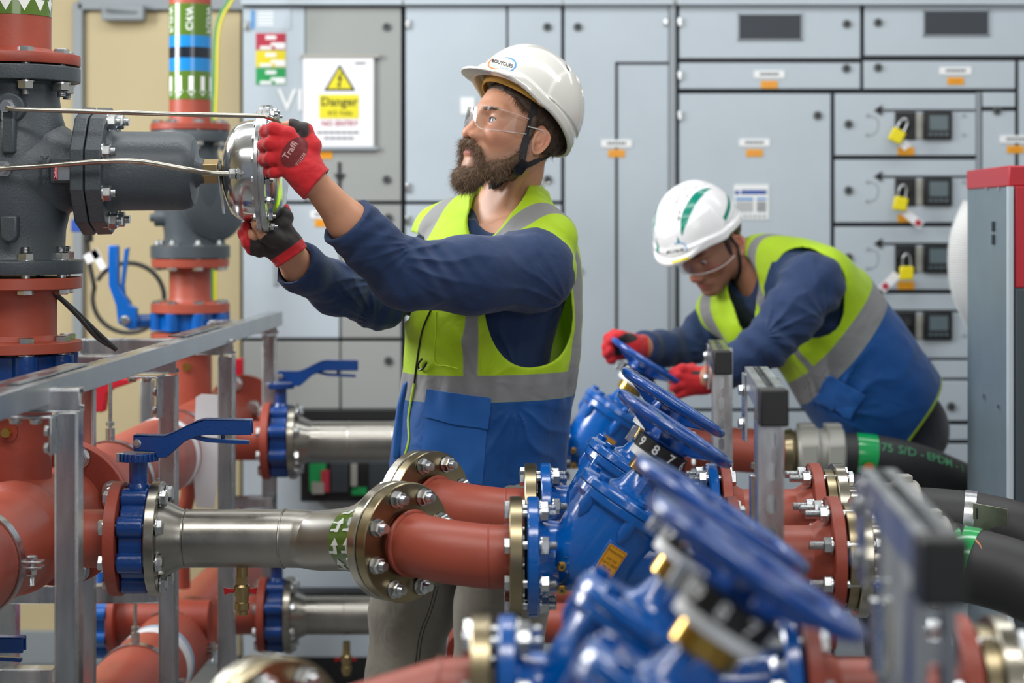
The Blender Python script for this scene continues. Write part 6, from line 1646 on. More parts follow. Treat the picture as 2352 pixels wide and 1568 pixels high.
# shirt
def ridge(x): return (1-np.abs(np.sin(x)))**1.6
def fan(p, c, amp, k, r0, r1, a0, aw, seed=0.0, up=0.0):
    dx = p[:, 0]-c[0]; dz = p[:, 2]-c[2]; r = np.sqrt(dx*dx+dz*dz)+1e-5; a = np.arctan2(dz, dx); da = np.angle(np.exp(1j*(a-math.radians(a0)))).astype(np.float32)
    win = np.clip((r-r0*0.4)/(r0*0.6), 0, 1)*np.exp(-(r/r1)**2)*np.exp(-(da/math.radians(aw))**2)
    win = win*np.exp(-((p[:, 1]-c[1])/0.16)**2)
    return -amp*win*ridge(k*a+0.9*noise3(p, 16, seed)+r*6*up)*1.0
def wr(p):
    w_ = 0.0020*noise3(p, 24, 1.3)+0.0010*noise3(p, 55, 4.0)
    w_ = w_+fan(p, A(890, 590, 4.10), 0.0075, 10, 0.08, 0.19, 0, 45, 1)+fan(p, A(1305, 700, 4.33), 0.0075, 8, 0.03, 0.22, 165, 50, 2)
    w_ = w_+fan(p, A(880, 640, 4.33), 0.0075, 9, 0.02, 0.12, 160, 50, 3)+fan(p, A(860, 745, 4.36), 0.0060, 10, 0.02, 0.11, 130, 60, 5)+fan(p, A(960, 560, 4.10), 0.005, 10, 0.02, 0.12, 200, 45, 6)
    w_ = w_+fan(p, A(1180, 850, 4.36), 0.006, 7, 0.03, 0.14, 110, 40, 8)
    for c, amp, fr, dr in ((A(965, 610, 4.10), 0.0026, 190, (0.8, 0.1, 0.6)), (A(868, 690, 4.38), 0.0030, 190, (0.9, 0.1, -0.35)), (A(820, 540, 4.04), 0.0020, 200, (-0.55, 0, 0.8))):
        r2 = ((p-_v(c))**2).sum(1); ph = (p-_v(c))@_v(Vector(dr).normalized())*fr+1.1*noise3(p, 14, 2.0)
        w_ = w_+amp*np.exp(-r2/0.0075)*np.sin(ph)
    return w_
def cuffcut(p, c, d_, lim): return np.where(ln(p-_v(c)) < lim, (p-_v(c))@_v(d_), -1.0)
cd1 = (NA[5]-NA[3]).normalized(); cd2 = (FA[5]-FA[3]).normalized()
CF1 = A(792, 508, 4.04); CF2 = A(672, 604, 4.175)
def sh1(p):
    t = interp_stack(p, ST_SHIRT)
    t = smin(t, s_cap(p, A(1168, 496, 4.5), NA[0], 0.060, 0.080), 0.05); t = smin(t, s_cap(p, A(1150, 500, 4.5), FA[0], 0.050, 0.064), 0.05)
    a = s_chain(p, NA[:5]+[A(770, 476, 4.02)], [0.082, 0.079, 0.067, 0.056, 0.051, 0.051], 0.03)
    b = s_chain(p, FA[:5]+[A(650, 585, 4.15)], [0.066, 0.061, 0.056, 0.051, 0.047, 0.045], 0.03)
    # slim waist of the sleeve at armpit
    d = smin(t, a, 0.035); d = smin(d, b, 0.03)
    d = d+wr(p)
    d = smax(d, cuffcut(p, CF1, cd1, 0.16), 0.004); d = smax(d, cuffcut(p, CF2, cd2, 0.14), 0.004)
    # rolled-back cuff bead
    for C_, dr, r in ((CF1, cd1, 0.0505), (CF2, cd2, 0.046)):
        q = p-_v(C_)+_v(dr)*0.004; ax_ = q@_v(dr); rd = ln(q-ax_[:, None]*_v(dr)); d = smin(d, np.sqrt(ax_**2+(rd-r)**2)-0.003, 0.005)
    # neck opening and hollow cuffs
    nk = s_cap(p, A(1172, 462, 4.49), A(1130, 470, 4.34), 0.074, 0.062); d = smax(d, -nk, 0.006)
    for C_, dr, r in ((CF1, cd1, 0.046), (CF2, cd2, 0.042)): d = smax(d, -s_cap(p, C_-dr*0.03, C_+dr*0.05, r), 0.003)
    d = np.maximum(d, P(0, 1240, 4.5).z-p[:, 2])
    return d
xs2 = axis_pts([(A(625, 0, 4.1).x, 0.0032), (bx1,)]); ys2 = axis_pts([(3.94, 0.0034), (4.52, 0.006), (4.76,)]); zs2 = axis_pts([(A(0, 1240, 4.5).z-0.01, 0.014), (A(0, 880, 4.5).z, 0.0032), (A(0, 455, 4.5).z,)])
V, F = surf(sh1, xs2, ys2, zs2); V = relax(V, F, 1, 0.4); shirt1 = mesh_obj('shirt', V, F, 'shirt', MAN1); T_shirt = bvh(shirt1)

# vest
VC = A(1132, 0, Yb)
def vest_outer(p):
    t = interp_stack(p, ST_VEST)
    t = smin(t, s_cap(p, A(1200, 478, 4.47), A(1262, 545, 4.38), 0.052, 0.062), 0.04)
    t = smin(t, s_cap(p, A(1180, 500, 4.49), NA[0]+Vector((0, 0.01, 0.0)), 0.078, 0.091), 0.03)
    t = smin(t, s_cap(p, A(1120, 480, 4.53), A(1022, 545, 4.60), 0.056, 0.080), 0.04)
    t = smin(t, s_cap(p, A(1170, 480, 4.50), A(1175, 520, 4.50), 0.088, 0.10), 0.04)
    w_ = 0.0028*noise3(p, 11, 0.4)+0.0012*noise3(p, 30, 2.0)
    ph = np.arctan2(p[:, 1]-Yb, p[:, 0]-VC.x); low = np.clip((CZ-p[:, 2]-0.40)/0.15, 0, 1)
    w_ = w_+low*0.0065*np.sin(ph*9+1.5*np.sin(p[:, 2]*7))+0.003*np.exp(-((p[:, 2]-P(0, 895, 4.4).z)/0.035)**2)*np.sin(ph*22)
    w_ = w_+fan(p, A(1110, 880, 4.33), 0.005, 6, 0.03, 0.25, 70, 60, 3)+fan(p, A(1180, 930, 4.33), 0.007, 6, 0.03, 0.26, -75, 60, 7)
    return t+w_
zb1, zb0 = P(0, 860, 4.33).z, P(0, 921, 4.33).z
def vest(p):
    o = vest_outer(p); d = smax(o, -(o+0.012), 0.002)
    # near armhole, seen from the side
    px_, py_ = None, None
    c = A(1216, 692, 4.33); q = p-_v(c); ax_ = _v(Vector((0.10, -0.99, 0.06)).normalized())
    al = q@ax_; r_ = q-al[:, None]*ax_
    an = math.radians(-8); X_ = r_[:, 0]*math.cos(an)-r_[:, 2]*math.sin(an); Z_ = r_[:, 0]*math.sin(an)+r_[:, 2]*math.cos(an)
    k = (np.abs(X_/0.098)**2.4+np.abs(Z_/0.142)**2.4)**(1/2.4); hole = (k-1)*0.08
    hole = np.where(p[:, 1] < 4.47, hole, 1.0); d = smax(d, -hole, 0.003)
    c = A(1000, 672, 4.64); q = p-_v(c); k = np.sqrt((q[:, 0]/0.10)**2+(q[:, 2]/0.12)**2); hole = np.where(p[:, 1] > 4.50, (k-1)*0.09, 1.0)
    d = smax(d, -hole, 0.003)
    # far side cut so the far arm clears the front edge
    d = smax(d, -s_chain(p, FA[:4], [0.085, 0.075, 0.066, 0.06], 0.03), 0.003)
    # V neck
    vn = s_chain(p, [A(1172, 440, 4.50), A(1146, 462, 4.44), A(1092, 512, 4.33), A(1050, 575, 4.30), A(1025, 640, 4.30)], [0.076, 0.064, 0.040, 0.022, 0.006], 0.02)
    d = smax(d, -vn, 0.003)
    d = np.maximum(d, P(0, 1142, 4.42).z-p[:, 2])
    return d
def lat_(p): return (p-_v(VC))@_v(Lat)
def fwd_(p): return (p-_v(VC))@_v(Fwd)
def zt(p): return p[:, 2]+0.02*fwd_(p)
def a_blue(p): return zt(p)-zb0+0.0
def a_band(p):
    hz = np.maximum(zt(p)-zb1, zb0-zt(p))
    la = np.abs(lat_(p)); sl = np.where(lat_(p) > 0, 0.142+0.030*np.clip((p[:, 2]-1.50)/0.08, 0, 1), 0.096)
    vt = np.maximum(np.abs(la-sl)-np.where((lat_(p) > 0) & (fwd_(p) > 0) & (p[:, 2] < 1.55), 0.0085, 0.0215), zb0-zt(p))
    return np.minimum(hz, vt)
def a_trim(p):
    return p[:, 0]*0+1.0
xs3 = axis_pts([(A(895, 0).x, 0.0034), (A(1352, 0).x,)]); ys3 = axis_pts([(4.26, 0.0034), (4.74,)]); zs3 = axis_pts([(A(0, 1150, 4.5).z, 0.0034), (A(0, 425, 4.5).z,)])
V, F = surf(vest, xs3, ys3, zs3); V = relax(V, F, 1, 0.4); Vf = V.astype(np.float32)
vest1 = mesh_obj('vest', V, F, 'vest', MAN1, attrs={'blue': a_blue(Vf), 'band': a_band(Vf), 'trim': a_trim(Vf)}); T_vest = bvh(vest1)
g = G()
sheet_on(g, T_vest, [(978, 958), (1118, 984), (1107, 1113), (1040, 1102), (965, 1076)], 0.004, 0.003, 0, 10)
sheet_on(g, T_vest, [(984, 893), (1130, 914), (1120, 984), (1050, 975), (976, 955)], 0.0085, 0.004, 0, 10)
g.build('pocket', mat('vest_blue_cloth', VBLUE, 0.72, bump=0.4, bscale=900, bdist=0.0005, sheen=0.2), vest1, bevel=0.0015)
M['vblue'] = bpy.data.materials['vest_blue_cloth']
g = G(); pq = [(942, 866), (926, 880), (913, 930), (906, 985), (901, 1046), (916, 1054), (930, 1010), (940, 940)]
g.prism([((x-920)*4.46/FPX, (960-y)*4.46/FPX) for x, y in pq], P(920, 960, 4.46), VX, VZ, 0.075); g.build('pocket', 'vblue', vest1, bevel=0.008, seg=3)
g = G(); line_on(g, T_vest, [(990, 712), (972, 755), (963, 800), (957, 842), (952, 880)], 0.0022, 0.001); g.build('zip', 'buckle', vest1)
M['hv'] = mat('vest_yellow_cloth', HIVIS, 0.65, bump=0.4, bscale=900, bdist=0.0005, sheen=0.2)
g = G(); line_on(g, T_vest, [(952, 880), (944, 925), (939, 965), (940, 1010), (930, 1050), (922, 1088)], 0.0024, 0.0015)
# binding round the near armhole and neck
an = [1216, 692]
pts = []
for i in range(36):
    t = 2*math.pi*i/36
    pts.append((t,))
g.build('zip_flap', 'hv', vest1)
g = G(); line_on(g, T_vest, [(1002, 716), (1000, 770), (998, 832), (1025, 840), (1050, 846)], 0.0011, 0.0006); g.build('pocket_seam', 'hv', vest1)
g = G(); line_on(g, T_vest, [(974, 824), (966, 835), (968, 848), (976, 846), (984, 832)], 0.0024, 0.006); g.build('ring_loop', 'buckle', vest1)
g = G()
text_on(g, T_vest, 'BOU', 1104, 547, 16, -24, 0, 0.001, 0.02); line_on(g, T_vest, [(1080, 560), (1086, 568), (1098, 571)], 0.0016, 0.001, 1); line_on(g, T_vest, [(1112, 528), (1122, 530), (1130, 538)], 0.0016, 0.001, 2)
g.build('logo', ['ink', 'inkorange', 'inklblue'], vest1)

# gloves
def cuff_tube(p, a, b, r0, r1): return s_cap(p, a, b, r0, r1)
WA = [A(716, 402, 3.97), A(731, 428, 3.98)]
def gl1(p):
    d = handA(p, 0.0); c = s_cap(p, T3([(708, 400, 0.004)], GY)[0], T3([(727, 424, 0.004)], GY)[0], 0.036, 0.037)
    d = smin(d, c, 0.018)+0.0006*np.sin((p@_v(cd1))*1500)*np.exp(-(ln(p-_v(WA[1]))/0.04)**2)
    dn = Vector((0.78, 0, -0.62)).normalized(); e = A(729, 424, 3.985)
    d = smax(d, (p-_v(e))@_v(dn), 0.003)
    q = p-_v(e)+_v(dn)*0.003; al = q@_v(dn); rd = ln(q-al[:, None]*_v(dn)); d = smin(d, np.sqrt(al**2+(rd-0.037)**2)-0.0025, 0.003)
    d = smax(d, -s_cap(p, e-dn*0.012, e+dn*0.05, 0.0325), 0.002)
    tip = T3([(664, 287, 0.016)], GY)[0]; d = np.maximum(d, np.where(ln(p-_v(tip)) < 0.03, (_v(tip)-p)[:, 0], -1))
    return d+0.0005*noise3(p, 160, 1)
def at_oval(p, cx_=676, cy_=350, a=40, b=26, an=-52):
    X_, Y_ = pix(p); t = math.radians(an); u = (X_-cx_)*math.cos(t)+(Y_-cy_)*math.sin(t); v = -(X_-cx_)*math.sin(t)+(Y_-cy_)*math.cos(t)
    return np.where(p[:, 1] < GY+0.0, (np.sqrt((u/a)**2+(v/b)**2)-1)*0.025, 1.0)
def coatA(p):
    X_, Y_ = pix(p); c1 = (GY+0.024-p[:, 1])
    th = s_chain(p, T3([(702, 312, 0.008), (690, 296, 0.010), (668, 290, 0.010)], GY), [0.016, 0.018, 0.016])
    gaps = np.minimum(np.minimum(s_cap(p, *T3([(606, 316, -0.01), (640, 322, -0.012)], GY), 0.006), s_cap(p, *T3([(600, 349, -0.01), (628, 348, -0.012)], GY), 0.005)), s_cap(p, *T3([(602, 380, -0.01), (630, 379, -0.008)], GY), 0.005))
    return np.minimum(np.minimum(c1, th), gaps)
b_ = bounds(T3([(600, 270), (752, 460)], GY), 0.01); b_[1] = (GY-0.06, GY+0.07)
glA = sculpt('glove', gl1, b_, 0.0016, 'glove', MAN1, attrs={'coat': coatA, 'oval': at_oval}, it=1); T_gl = bvh(glA)
g = G(); text_on(g, T_gl, 'Traffi', 667, 345, 21, -56, 0, 0.0006, 0.02); text_on(g, T_gl, 'TG1220', 691, 366, 10, -56, 0, 0.0006, 0.01); g.build('print', 'oval_ink', glA)
def gl2(p):
    d = handB(p, 0.0); c = s_cap(p, T3([(655, 566, 0.01)], HY)[0], T3([(668, 586, 0.012)], HY)[0], 0.034, 0.036)
    d = smin(d, c, 0.018); e = A(670, 590, 4.14); dn = Vector((0.55, 0.1, -0.80)).normalized()
    d = smax(d, (p-_v(e))@_v(dn), 0.003)
    q = p-_v(e)+_v(dn)*0.003; al = q@_v(dn); rd = ln(q-al[:, None]*_v(dn)); d = smin(d, np.sqrt(al**2+(rd-0.036)**2)-0.0028, 0.003)
    d = smax(d, -s_cap(p, e-dn*0.012, e+dn*0.05, 0.0315), 0.002)
    tip = T3([(608, 541, -0.040)], HY)[0]; td = (T3([(590, 518, -0.042)], HY)[0]-tip).normalized(); d = np.maximum(d, np.where(ln(p-_v(tip)-_v(td)*0.02) < 0.032, np.where(p[:, 1] < HY-0.026, (p-_v(tip))@_v(td), -1), -1))
    return d+0.0005*noise3(p, 160, 1)
def coatB(p):   # palm coated black, cuff and finger backs red
    X_, Y_ = pix(p); e = A(657, 572, 4.135); dn = Vector((0.55, 0.1, -0.80)).normalized()
    cuff = (p-_v(e))@_v(dn); fing = (574-X_)*0.0009; return np.maximum(np.maximum(cuff, fing), p[:, 1]-HY-0.012)
b_ = bounds(T3([(545, 470), (695, 620)], HY), 0.01); b_[1] = (HY-0.08, HY+0.07)
glB = sculpt('glove', gl2, b_, 0.0017, 'glove', MAN1, attrs={'coat': coatB, 'oval': lambda p: p[:, 0]*0+1}, it=1)

# trousers and boots
def trou(p):
    lg = s_chain(p, [A(1010, 1180, 4.56), A(945, 1400, 4.57), A(930, 1560, 4.58), A(905, 2060, 4.62)], [0.115, 0.092, 0.086, 0.062], 0.03)
    lh = s_chain(p, [A(1180, 1180, 4.44), A(1150, 1400, 4.43), A(1140, 1560, 4.42), A(1135, 2060, 4.44)], [0.125, 0.100, 0.093, 0.064], 0.03)
    hp = s_ell(p, A(1105, 1120, 4.5), (0.17, 0.14, 0.14)); d = smin(smin(lg, lh, 0.012), hp, 0.05)
    w_ = 0.004*noise3(p, 15, 3.0)+0.0035*np.sin(p[:, 2]*70+p[:, 0]*40+2*noise3(p, 9, 1))*np.clip(noise3(p, 5, 0.3)+0.3, 0, 1)
    return np.maximum(d+w_, 0.03-p[:, 2])
V, F = surf(trou, axis_pts([(A(820, 0).x, 0.0045), (A(1310, 0).x,)]), axis_pts([(4.22, 0.0045), (4.76,)]), axis_pts([(0.0, 0.014), (A(0, 1600).z, 0.0045), (A(0, 1060).z,)]))
tr1 = mesh_obj('trousers', V, F, 'jeans', MAN1); T_tr = bvh(tr1)
g = G()
for off_ in (0, 7): line_on(g, T_tr, [(1000+off_, 1345), (985+off_, 1400), (962+off_, 1465), (950+off_, 1570)], 0.0009, 0.0006)
M['seam'] = mat('seam_thread', srgb(62, 60, 58), 0.8); g.build('seam', 'seam', tr1)
for c, nm in ((A(895, 2108, 4.55), 'boot'), (A(1120, 2108, 4.40), 'boot')):
    sculpt(nm, lambda p, c=c: np.maximum(smin(s_ell(p, c+Vector((0, 0, 0.0)), (0.145, 0.055, 0.055)), s_cap(p, c+Vector((0.08, 0, 0)), c+Vector((0.07, 0, 0.12)), 0.055), 0.03), 0.004-p[:, 2]), [(c.x-0.17, c.x+0.17), (c.y-0.08, c.y+0.08), (-0.01, 0.24)], 0.006, 'black', MAN1)

# hair, beard
def hair1(p):
    q = H.q(p); m = q.copy(); m[:, 1] = np.abs(m[:, 1])
    d = s_ell(q, (-0.014, 0, 0.036), (0.1035, 0.0815, 0.093))
    cut = np.maximum(np.minimum(q[:, 0]+0.006, 0.026-q[:, 2]*0-(-0.0)), -1)
    d = smax(d, -(q[:, 2]+0.042-0.25*np.clip(q[:, 0], -0.1, 0)*-1), 0.006)         # nape line
    d = smax(d, (q[:, 0]-0.020)-1.5*np.clip(q[:, 2]-0.026, 0, 0.1), 0.006)          # temple line
    earr = s_ell(m, (-0.014, 0.085, -0.016), (0.026, 0.03, 0.036)); d = smax(d, -earr, 0.004)
    sb = s_cap(m, (0.012, 0.0745, 0.02), (0.012, 0.070, -0.03), 0.009, 0.007); d = smin(d, sb, 0.006)
    return d*H.k+0.0012*noise3(p, 140, 2)
def dirh(p, n): return (n*0.3-H.b[2]*0.9+H.b[0]*0.1)
hb = bounds([H.w(a, b, c) for a in (-0.13, 0.12) for b in (-0.1, 0.1) for c in (-0.08, 0.14)], 0.0)
V, F = surf(hair1, *[axis_pts([(a, 0.0026), (b,)]) for a, b in hb]); hr = mesh_obj('hair', V, F, 'hair', MAN1)
NN = normals(V, F); strands('hair_strands', V, -NN if False else NN, dirh, 2600, 0.014, 0.0004, ['hair', 'beard3'], hr, 3, curl=0.35)
def beard1(p):
    q = H.q(p); m = q.copy(); m[:, 1] = np.abs(m[:, 1])
    d = s_chain(m, [(0.010, 0.066, -0.028), (0.012, 0.058, -0.060), (0.045, 0.043, -0.092), (0.078, 0.018, -0.118)], [0.007, 0.012, 0.015, 0.019], 0.018)
    d = smin(d, s_ell(q, (0.084, 0, -0.128), (0.026, 0.028, 0.026)), 0.016)
    d = smin(d, s_chain(m, [(0.108, 0.0, -0.054), (0.104, 0.013, -0.058), (0.092, 0.028, -0.070), (0.082, 0.032, -0.092)], [0.0060, 0.0070, 0.0065, 0.010], 0.006), 0.007)
    mouth = s_ell(q, (0.106, 0, -0.0755), (0.024, 0.026, 0.0125)); d = smax(d, -mouth, 0.003); d = smax(d, -s_ell(m, (0.097, 0.010, -0.092), (0.024, 0.019, 0.0145)), 0.004)
    ck = s_ell(m, (0.072, 0.056, -0.058), (0.034, 0.028, 0.024)); d = smax(d, -ck, 0.006)
    return d*H.k+0.0014*noise3(p, 150, 5)+0.0008*noise3(p, 320, 5)
bb = bounds([H.w(a, b, c) for a in (-0.03, 0.14) for b in (-0.09, 0.09) for c in (-0.17, 0.0)], 0.005)
V, F = surf(beard1, *[axis_pts([(a, 0.0019), (b,)]) for a, b in bb]); bd = mesh_obj('beard', V, F, 'beard', MAN1)
NN = normals(V, F)
def dirb(p, n):
    q = H.R@(np.array(p)-np.array(H.o)); return n*0.42-H.b[2]*(0.85 if q[2] < -0.06 else 0.6)+H.b[0]*0.15
strands('beard_strands', V, NN, dirb, 15000, 0.0150, 0.00028, ['beard', 'beard2', 'beard3', 'beard2', 'beard'], bd, 5, curl=0.42)
g = G()
for i in range(150):
    rnd = random.Random(i); t = rnd.random(); a = H.w(0.062-0.045*t, 0.064+0.012*t, 0.055-0.028*t+rnd.uniform(-0.004, 0.004)); d_ = (-H.b[2]*0.8+H.b[0]*rnd.uniform(-0.3, 0.6)+H.b[1]*0.15).normalized(); c_ = H.b[0]*rnd.uniform(-0.4, 0.4)+H.b[1]*0.2
    L = rnd.uniform(0.008, 0.022); s2 = H.b[0]*0.0004; q = [a+d_*(L*k/4)+c_*(L*(k/4)**2*0.6) for k in range(5)]
    vs = []
    for k, x in enumerate(q): vs += [x-s2*(1-k/5), x+s2*(1-k/5)]
    g.add(vs, [(2*k, 2*k+1, 2*k+3, 2*k+2) for k in range(4)])
g.build('hair_wisps', 'hair', hr)
# dark lid lines
g = G()
for s_ in (-1, 1):
    pts = []
    for i in range(9):
        a = -1+2*i/8; r = 0.0149; l_ = 0.012*a; u_ = 0.0045*math.sqrt(max(0, 1-a*a))+0.0005; pts.append(H.w(0.0715+math.sqrt(r*r-l_*l_-u_*u_), (0.032+l_)*s_, u_-0.001))
    g.tube(pts, 0.0007, 6)
g.build('eyelashes', 'beard3', MAN1)
# eyebrows
g = G(); rnd = random.Random(4)
for s_ in (-1, 1):
    for i in range(220):
        t = rnd.random(); f_ = 0.0985-0.024*t*t; l_ = 0.012+0.038*t; u_ = 0.0185+0.004*math.sin(t*2.4)-0.003*t+rnd.uniform(-0.0028, 0.0028)
        a = H.w(f_, l_*s_, u_); d_ = (H.b[1]*s_*0.9+H.b[2]*0.25-H.b[0]*0.35+Vector((rnd.uniform(-.2, .2), rnd.uniform(-.2, .2), rnd.uniform(-.2, .2)))).normalized()
        s2 = H.b[2]*0.00045; g.add([a-s2, a+s2, a+d_*0.009+s2*0.2, a+d_*0.009-s2*0.2], [(0, 1, 2, 3)])
g.build('eyebrows', 'beard', MAN1)

# helmet
HM = Loc(A(1200, 249, 4.42), basis((-0.86, -0.51), math.radians(36)), 1.06)
hb = bounds([HM.w(a, b, c) for a in (-0.15, 0.16) for b in (-0.13, 0.13) for c in (-0.03, 0.15)], 0.0)
def helm1(p):
    q = HM.q(p); d = helmet_sdf(q)
    m = q.copy(); m[:, 1] = np.abs(m[:, 1])
    # raised side panel with a curved front edge and vent slots near the top
    k = np.sqrt(((q[:, 0]+0.055)/0.075)**2+((q[:, 2]-0.035)/0.085)**2)
    d = d-0.0026*np.clip((1-k)*14, 0, 1)*np.clip((m[:, 1]-0.02)*60, 0, 1)*(q[:, 2] > 0.012)
    d = smax(d, -np.minimum(np.minimum(s_ell(m, (-0.012, 0.060, 0.118), (0.007, 0.012, 0.02)), s_ell(m, (-0.042, 0.060, 0.112), (0.007, 0.012, 0.02))), s_ell(m, (-0.068, 0.060, 0.098), (0.006, 0.012, 0.02))), 0.002)
    return d*HM.k
V, F = surf(helm1, *[axis_pts([(a, 0.0022), (b,)]) for a, b in hb]); V = relax(V, F, 2, 0.5); hl1 = mesh_obj('hard_hat', V, F, 'helmet', MAN1); T_h = bvh(hl1)
g = G()
text_on(g, T_h, 'BOUYGUES', 1154, 146, 11.5, 16, 0, 0.0008, 0.03, 0.85); text_on(g, T_h, 'ENERGIES & SERVICES', 1150, 155, 4.6, 14, 2, 0.0008, 0.0, 0.85)
def arc(pts, w0, m_):
    sp = smooth_path([Vector((x, y, 0)) for x, y in pts], 6)
    n = len(sp); L_ = []; R_ = []
    for i, q in enumerate(sp):
        t = (sp[min(i+1, n-1)]-sp[max(i-1, 0)]).normalized(); w_ = w0*math.sin(math.pi*(i+0.3)/(n-0.4)); L_.append((q.x-t.y*w_, q.y+t.x*w_)); R_.append((q.x+t.y*w_, q.y-t.x*w_))
    vs = []
    for a in L_+R_: l, nn = hit(T_h, *a); vs.append(l+(nn if nn.dot(l-CAMP) < 0 else -nn)*0.0008)
    g.add(vs, [(i, i+1, n+i+1, n+i) for i in range(n-1)], m_)
arc([(1158, 132), (1172, 134), (1183, 142), (1184, 152), (1178, 160), (1169, 163)], 2.2, 2)
arc([(1134, 134), (1126, 140), (1122, 149), (1126, 155), (1138, 158), (1148, 158)], 1.8, 1)
g.build('logo', ['ink', 'inkorange', 'inklblue'], hl1)
g = G()   # sweatband and harness inside
n = 60; vs = []
for i in range(n):
    a = 2*math.pi*i/n
    for (r_, z_) in ((1.0, -0.001), (1.02, 0.016), (0.99, 0.016), (0.97, -0.001)):
        zz_ = z_+(0.008 if z_ < 0 and math.cos(a) < 0.1 else 0); vs.append(HM.w(-0.008+0.108*r_*math.cos(a), 0.0885*r_*math.sin(a), zz_-0.004))
g.add(vs, [(4*i+k, 4*i+(k+1) % 4, 4*((i+1) % n)+(k+1) % 4, 4*((i+1) % n)+k) for i in range(n) for k in range(4)])
g.build('sweatband', 'sweat', hl1)
# chin strap
J = G(); T_all = None
bm_ = G()
def comb(objs):
    vs = []; fs = []
    for o in objs:
        loc = root_of(o).location; k = len(vs); vs += [v.co+loc for v in o.data.vertices]; fs += [tuple(k+i for i in p.vertices) for p in o.data.polygons]
    return BVHTree.FromPolygons(vs, fs)
T_face = comb([me1, bd])
ribbon_on(J, T_face, [(1226, 238), (1217, 285), (1205, 330), (1197, 366)], 0.0165, 0.006)
ribbon_on(J, T_face, [(1276, 330), (1262, 350), (1238, 364), (1204, 380)], 0.012, 0.005)
ribbon_on(J, T_face, [(1199, 372), (1188, 392), (1168, 406), (1140, 422), (1128, 428)], 0.015, 0.006)
st = J.build('chin_strap', 'strap', hl1)
J = G()
for (x0, y0, x1, y1, w_) in ((1206, 368, 1186, 390, 0.024), (1188, 388, 1172, 402, 0.018), (1152, 412, 1136, 424, 0.022)): ribbon_on(J, T_face, [(x0, y0), ((x0+x1)/2, (y0+y1)/2), (x1, y1)], w_, 0.008, 0, 0.005)
J.build('buckle', 'buckle', hl1, bevel=0.001)

# safety glasses
def glasses(Hh, parent, vis=False):
    for part_ in ('lens', 'edge'):
        g = G()
        for s_ in (-1, 1):
            rows = []; N = 20
            for i in range(N+1):
                t = i/N; th = math.radians(5+74*t); f_ = 0.006+0.110*math.cos(th); l_ = 0.0825*math.sin(th)
                top = 0.016-0.004*t+0.006*math.sin(min(1, t*3)*math.pi/2); bot = -0.004-0.025*math.sin(min(1, t*3.2)*math.pi/2)+0.016*t*t
                rows.append((Hh.w(f_, l_*s_, top), Hh.w(f_-0.0005, l_*s_, (top+bot)/2), Hh.w(f_-0.003, l_*s_, bot)))
            if part_ == 'lens':
                vs = []
                for off_ in (0, -0.0018):
                    for r_ in rows: vs += [p_+Hh.b[0]*off_ for p_ in r_]
                m_ = (N+1)*3; fs = []
                for i in range(N):
                    for k in range(2):
                        a = i*3+k; fs.append((a, a+3, a+4, a+1)); fs.append((m_+a, m_+a+1, m_+a+4, m_+a+3))
                    fs.append((i*3, m_+i*3, m_+i*3+3, i*3+3)); fs.append((i*3+2, i*3+5, m_+i*3+5, m_+i*3+2))
                g.add(vs, fs)
            else:
                g.tube([r_[2] for r_ in rows], 0.0006, 6); g.tube([r_[0] for r_ in rows], 0.0005, 6)
                e = rows[-1]; g.tube(smooth_path([(e[0]+e[2])/2, Hh.w(0.012, 0.083*s_, 0.004), Hh.w(-0.008, 0.083*s_, 0.006), Hh.w(-0.02, 0.083*s_, 0.0)], 4), 0.0013, 8)
        g.build('lens' if part_ == 'lens' else 'temple', 'lens' if part_ == 'lens' else 'lensedge', parent if part_ == 'lens' else gl_o) if False else None
        if part_ == 'lens': gl_o = g.build('safety_glasses', 'lens', parent)
        else: g.build('temple', 'lensedge', gl_o)
glasses(H, MAN1)
# clear elastic tag at the collar
g = G(); g.tube(smooth_path([A(1240, 428, 4.42), A(1252, 420, 4.41), A(1263, 418, 4.41), A(1250, 430, 4.41), A(1262, 440, 4.41), A(1266, 455, 4.41)], 5), 0.0022, 6); g.build('collar_tag', 'lensedge', MAN1)
# ---------------------------------------------------------------- stooping man at the far valve
YM = 5.75
def B(px, py, Y=YM): return P(px, py, Y)
H2_ = Loc(B(1632, 557, 5.72), basis((-0.74, -0.67), math.radians(-38)), 1.06)
AR1 = [B(1868, 655, 5.60), B(1815, 725, 5.54), B(1758, 793, 5.49), B(1700, 830, 5.50), B(1652, 856, 5.52), B(1612, 876, 5.54)]
AR2 = [B(1668, 715, 5.90), B(1620, 765, 5.86), B(1572, 800, 5.82), B(1520, 800, 5.74), B(1478, 798, 5.66), B(1448, 795, 5.61)]
SP = [B(2030, 985, 5.93), B(1960, 860, 5.84), B(1870, 740, 5.80), B(1800, 650, 5.77)]
TA = (SP[3]-SP[0]).normalized()
GY1, GY2 = 5.545, 5.60
def T2(l, Y): return [P(a[0], a[1], Y+(a[2] if len(a) > 2 else 0)) for a in l]
def fist(p, W, MC, FG, TH, o, s=1.0):
    d = None
    for i, m_ in enumerate(MC):
        e = s_cap(p, W[0].lerp(W[1], i/3), m_, (0.021+o)*s, (0.016+o)*s); d = e if d is None else smin(d, e, 0.016)
    for i, c in enumerate(FG):
        r = [0.0142, 0.0145, 0.014, 0.0125][i]; d = smin(d, s_chain(p, c, [(r+o)*s, (r*0.98+o)*s, (r*0.93+o)*s, (r*0.85+o)*s], 0.005), 0.005)
    return smin(d, s_chain(p, TH, [(0.019+o)*s, (0.0155+o)*s, (0.0125+o)*s, (0.011+o)*s], 0.008), 0.010)
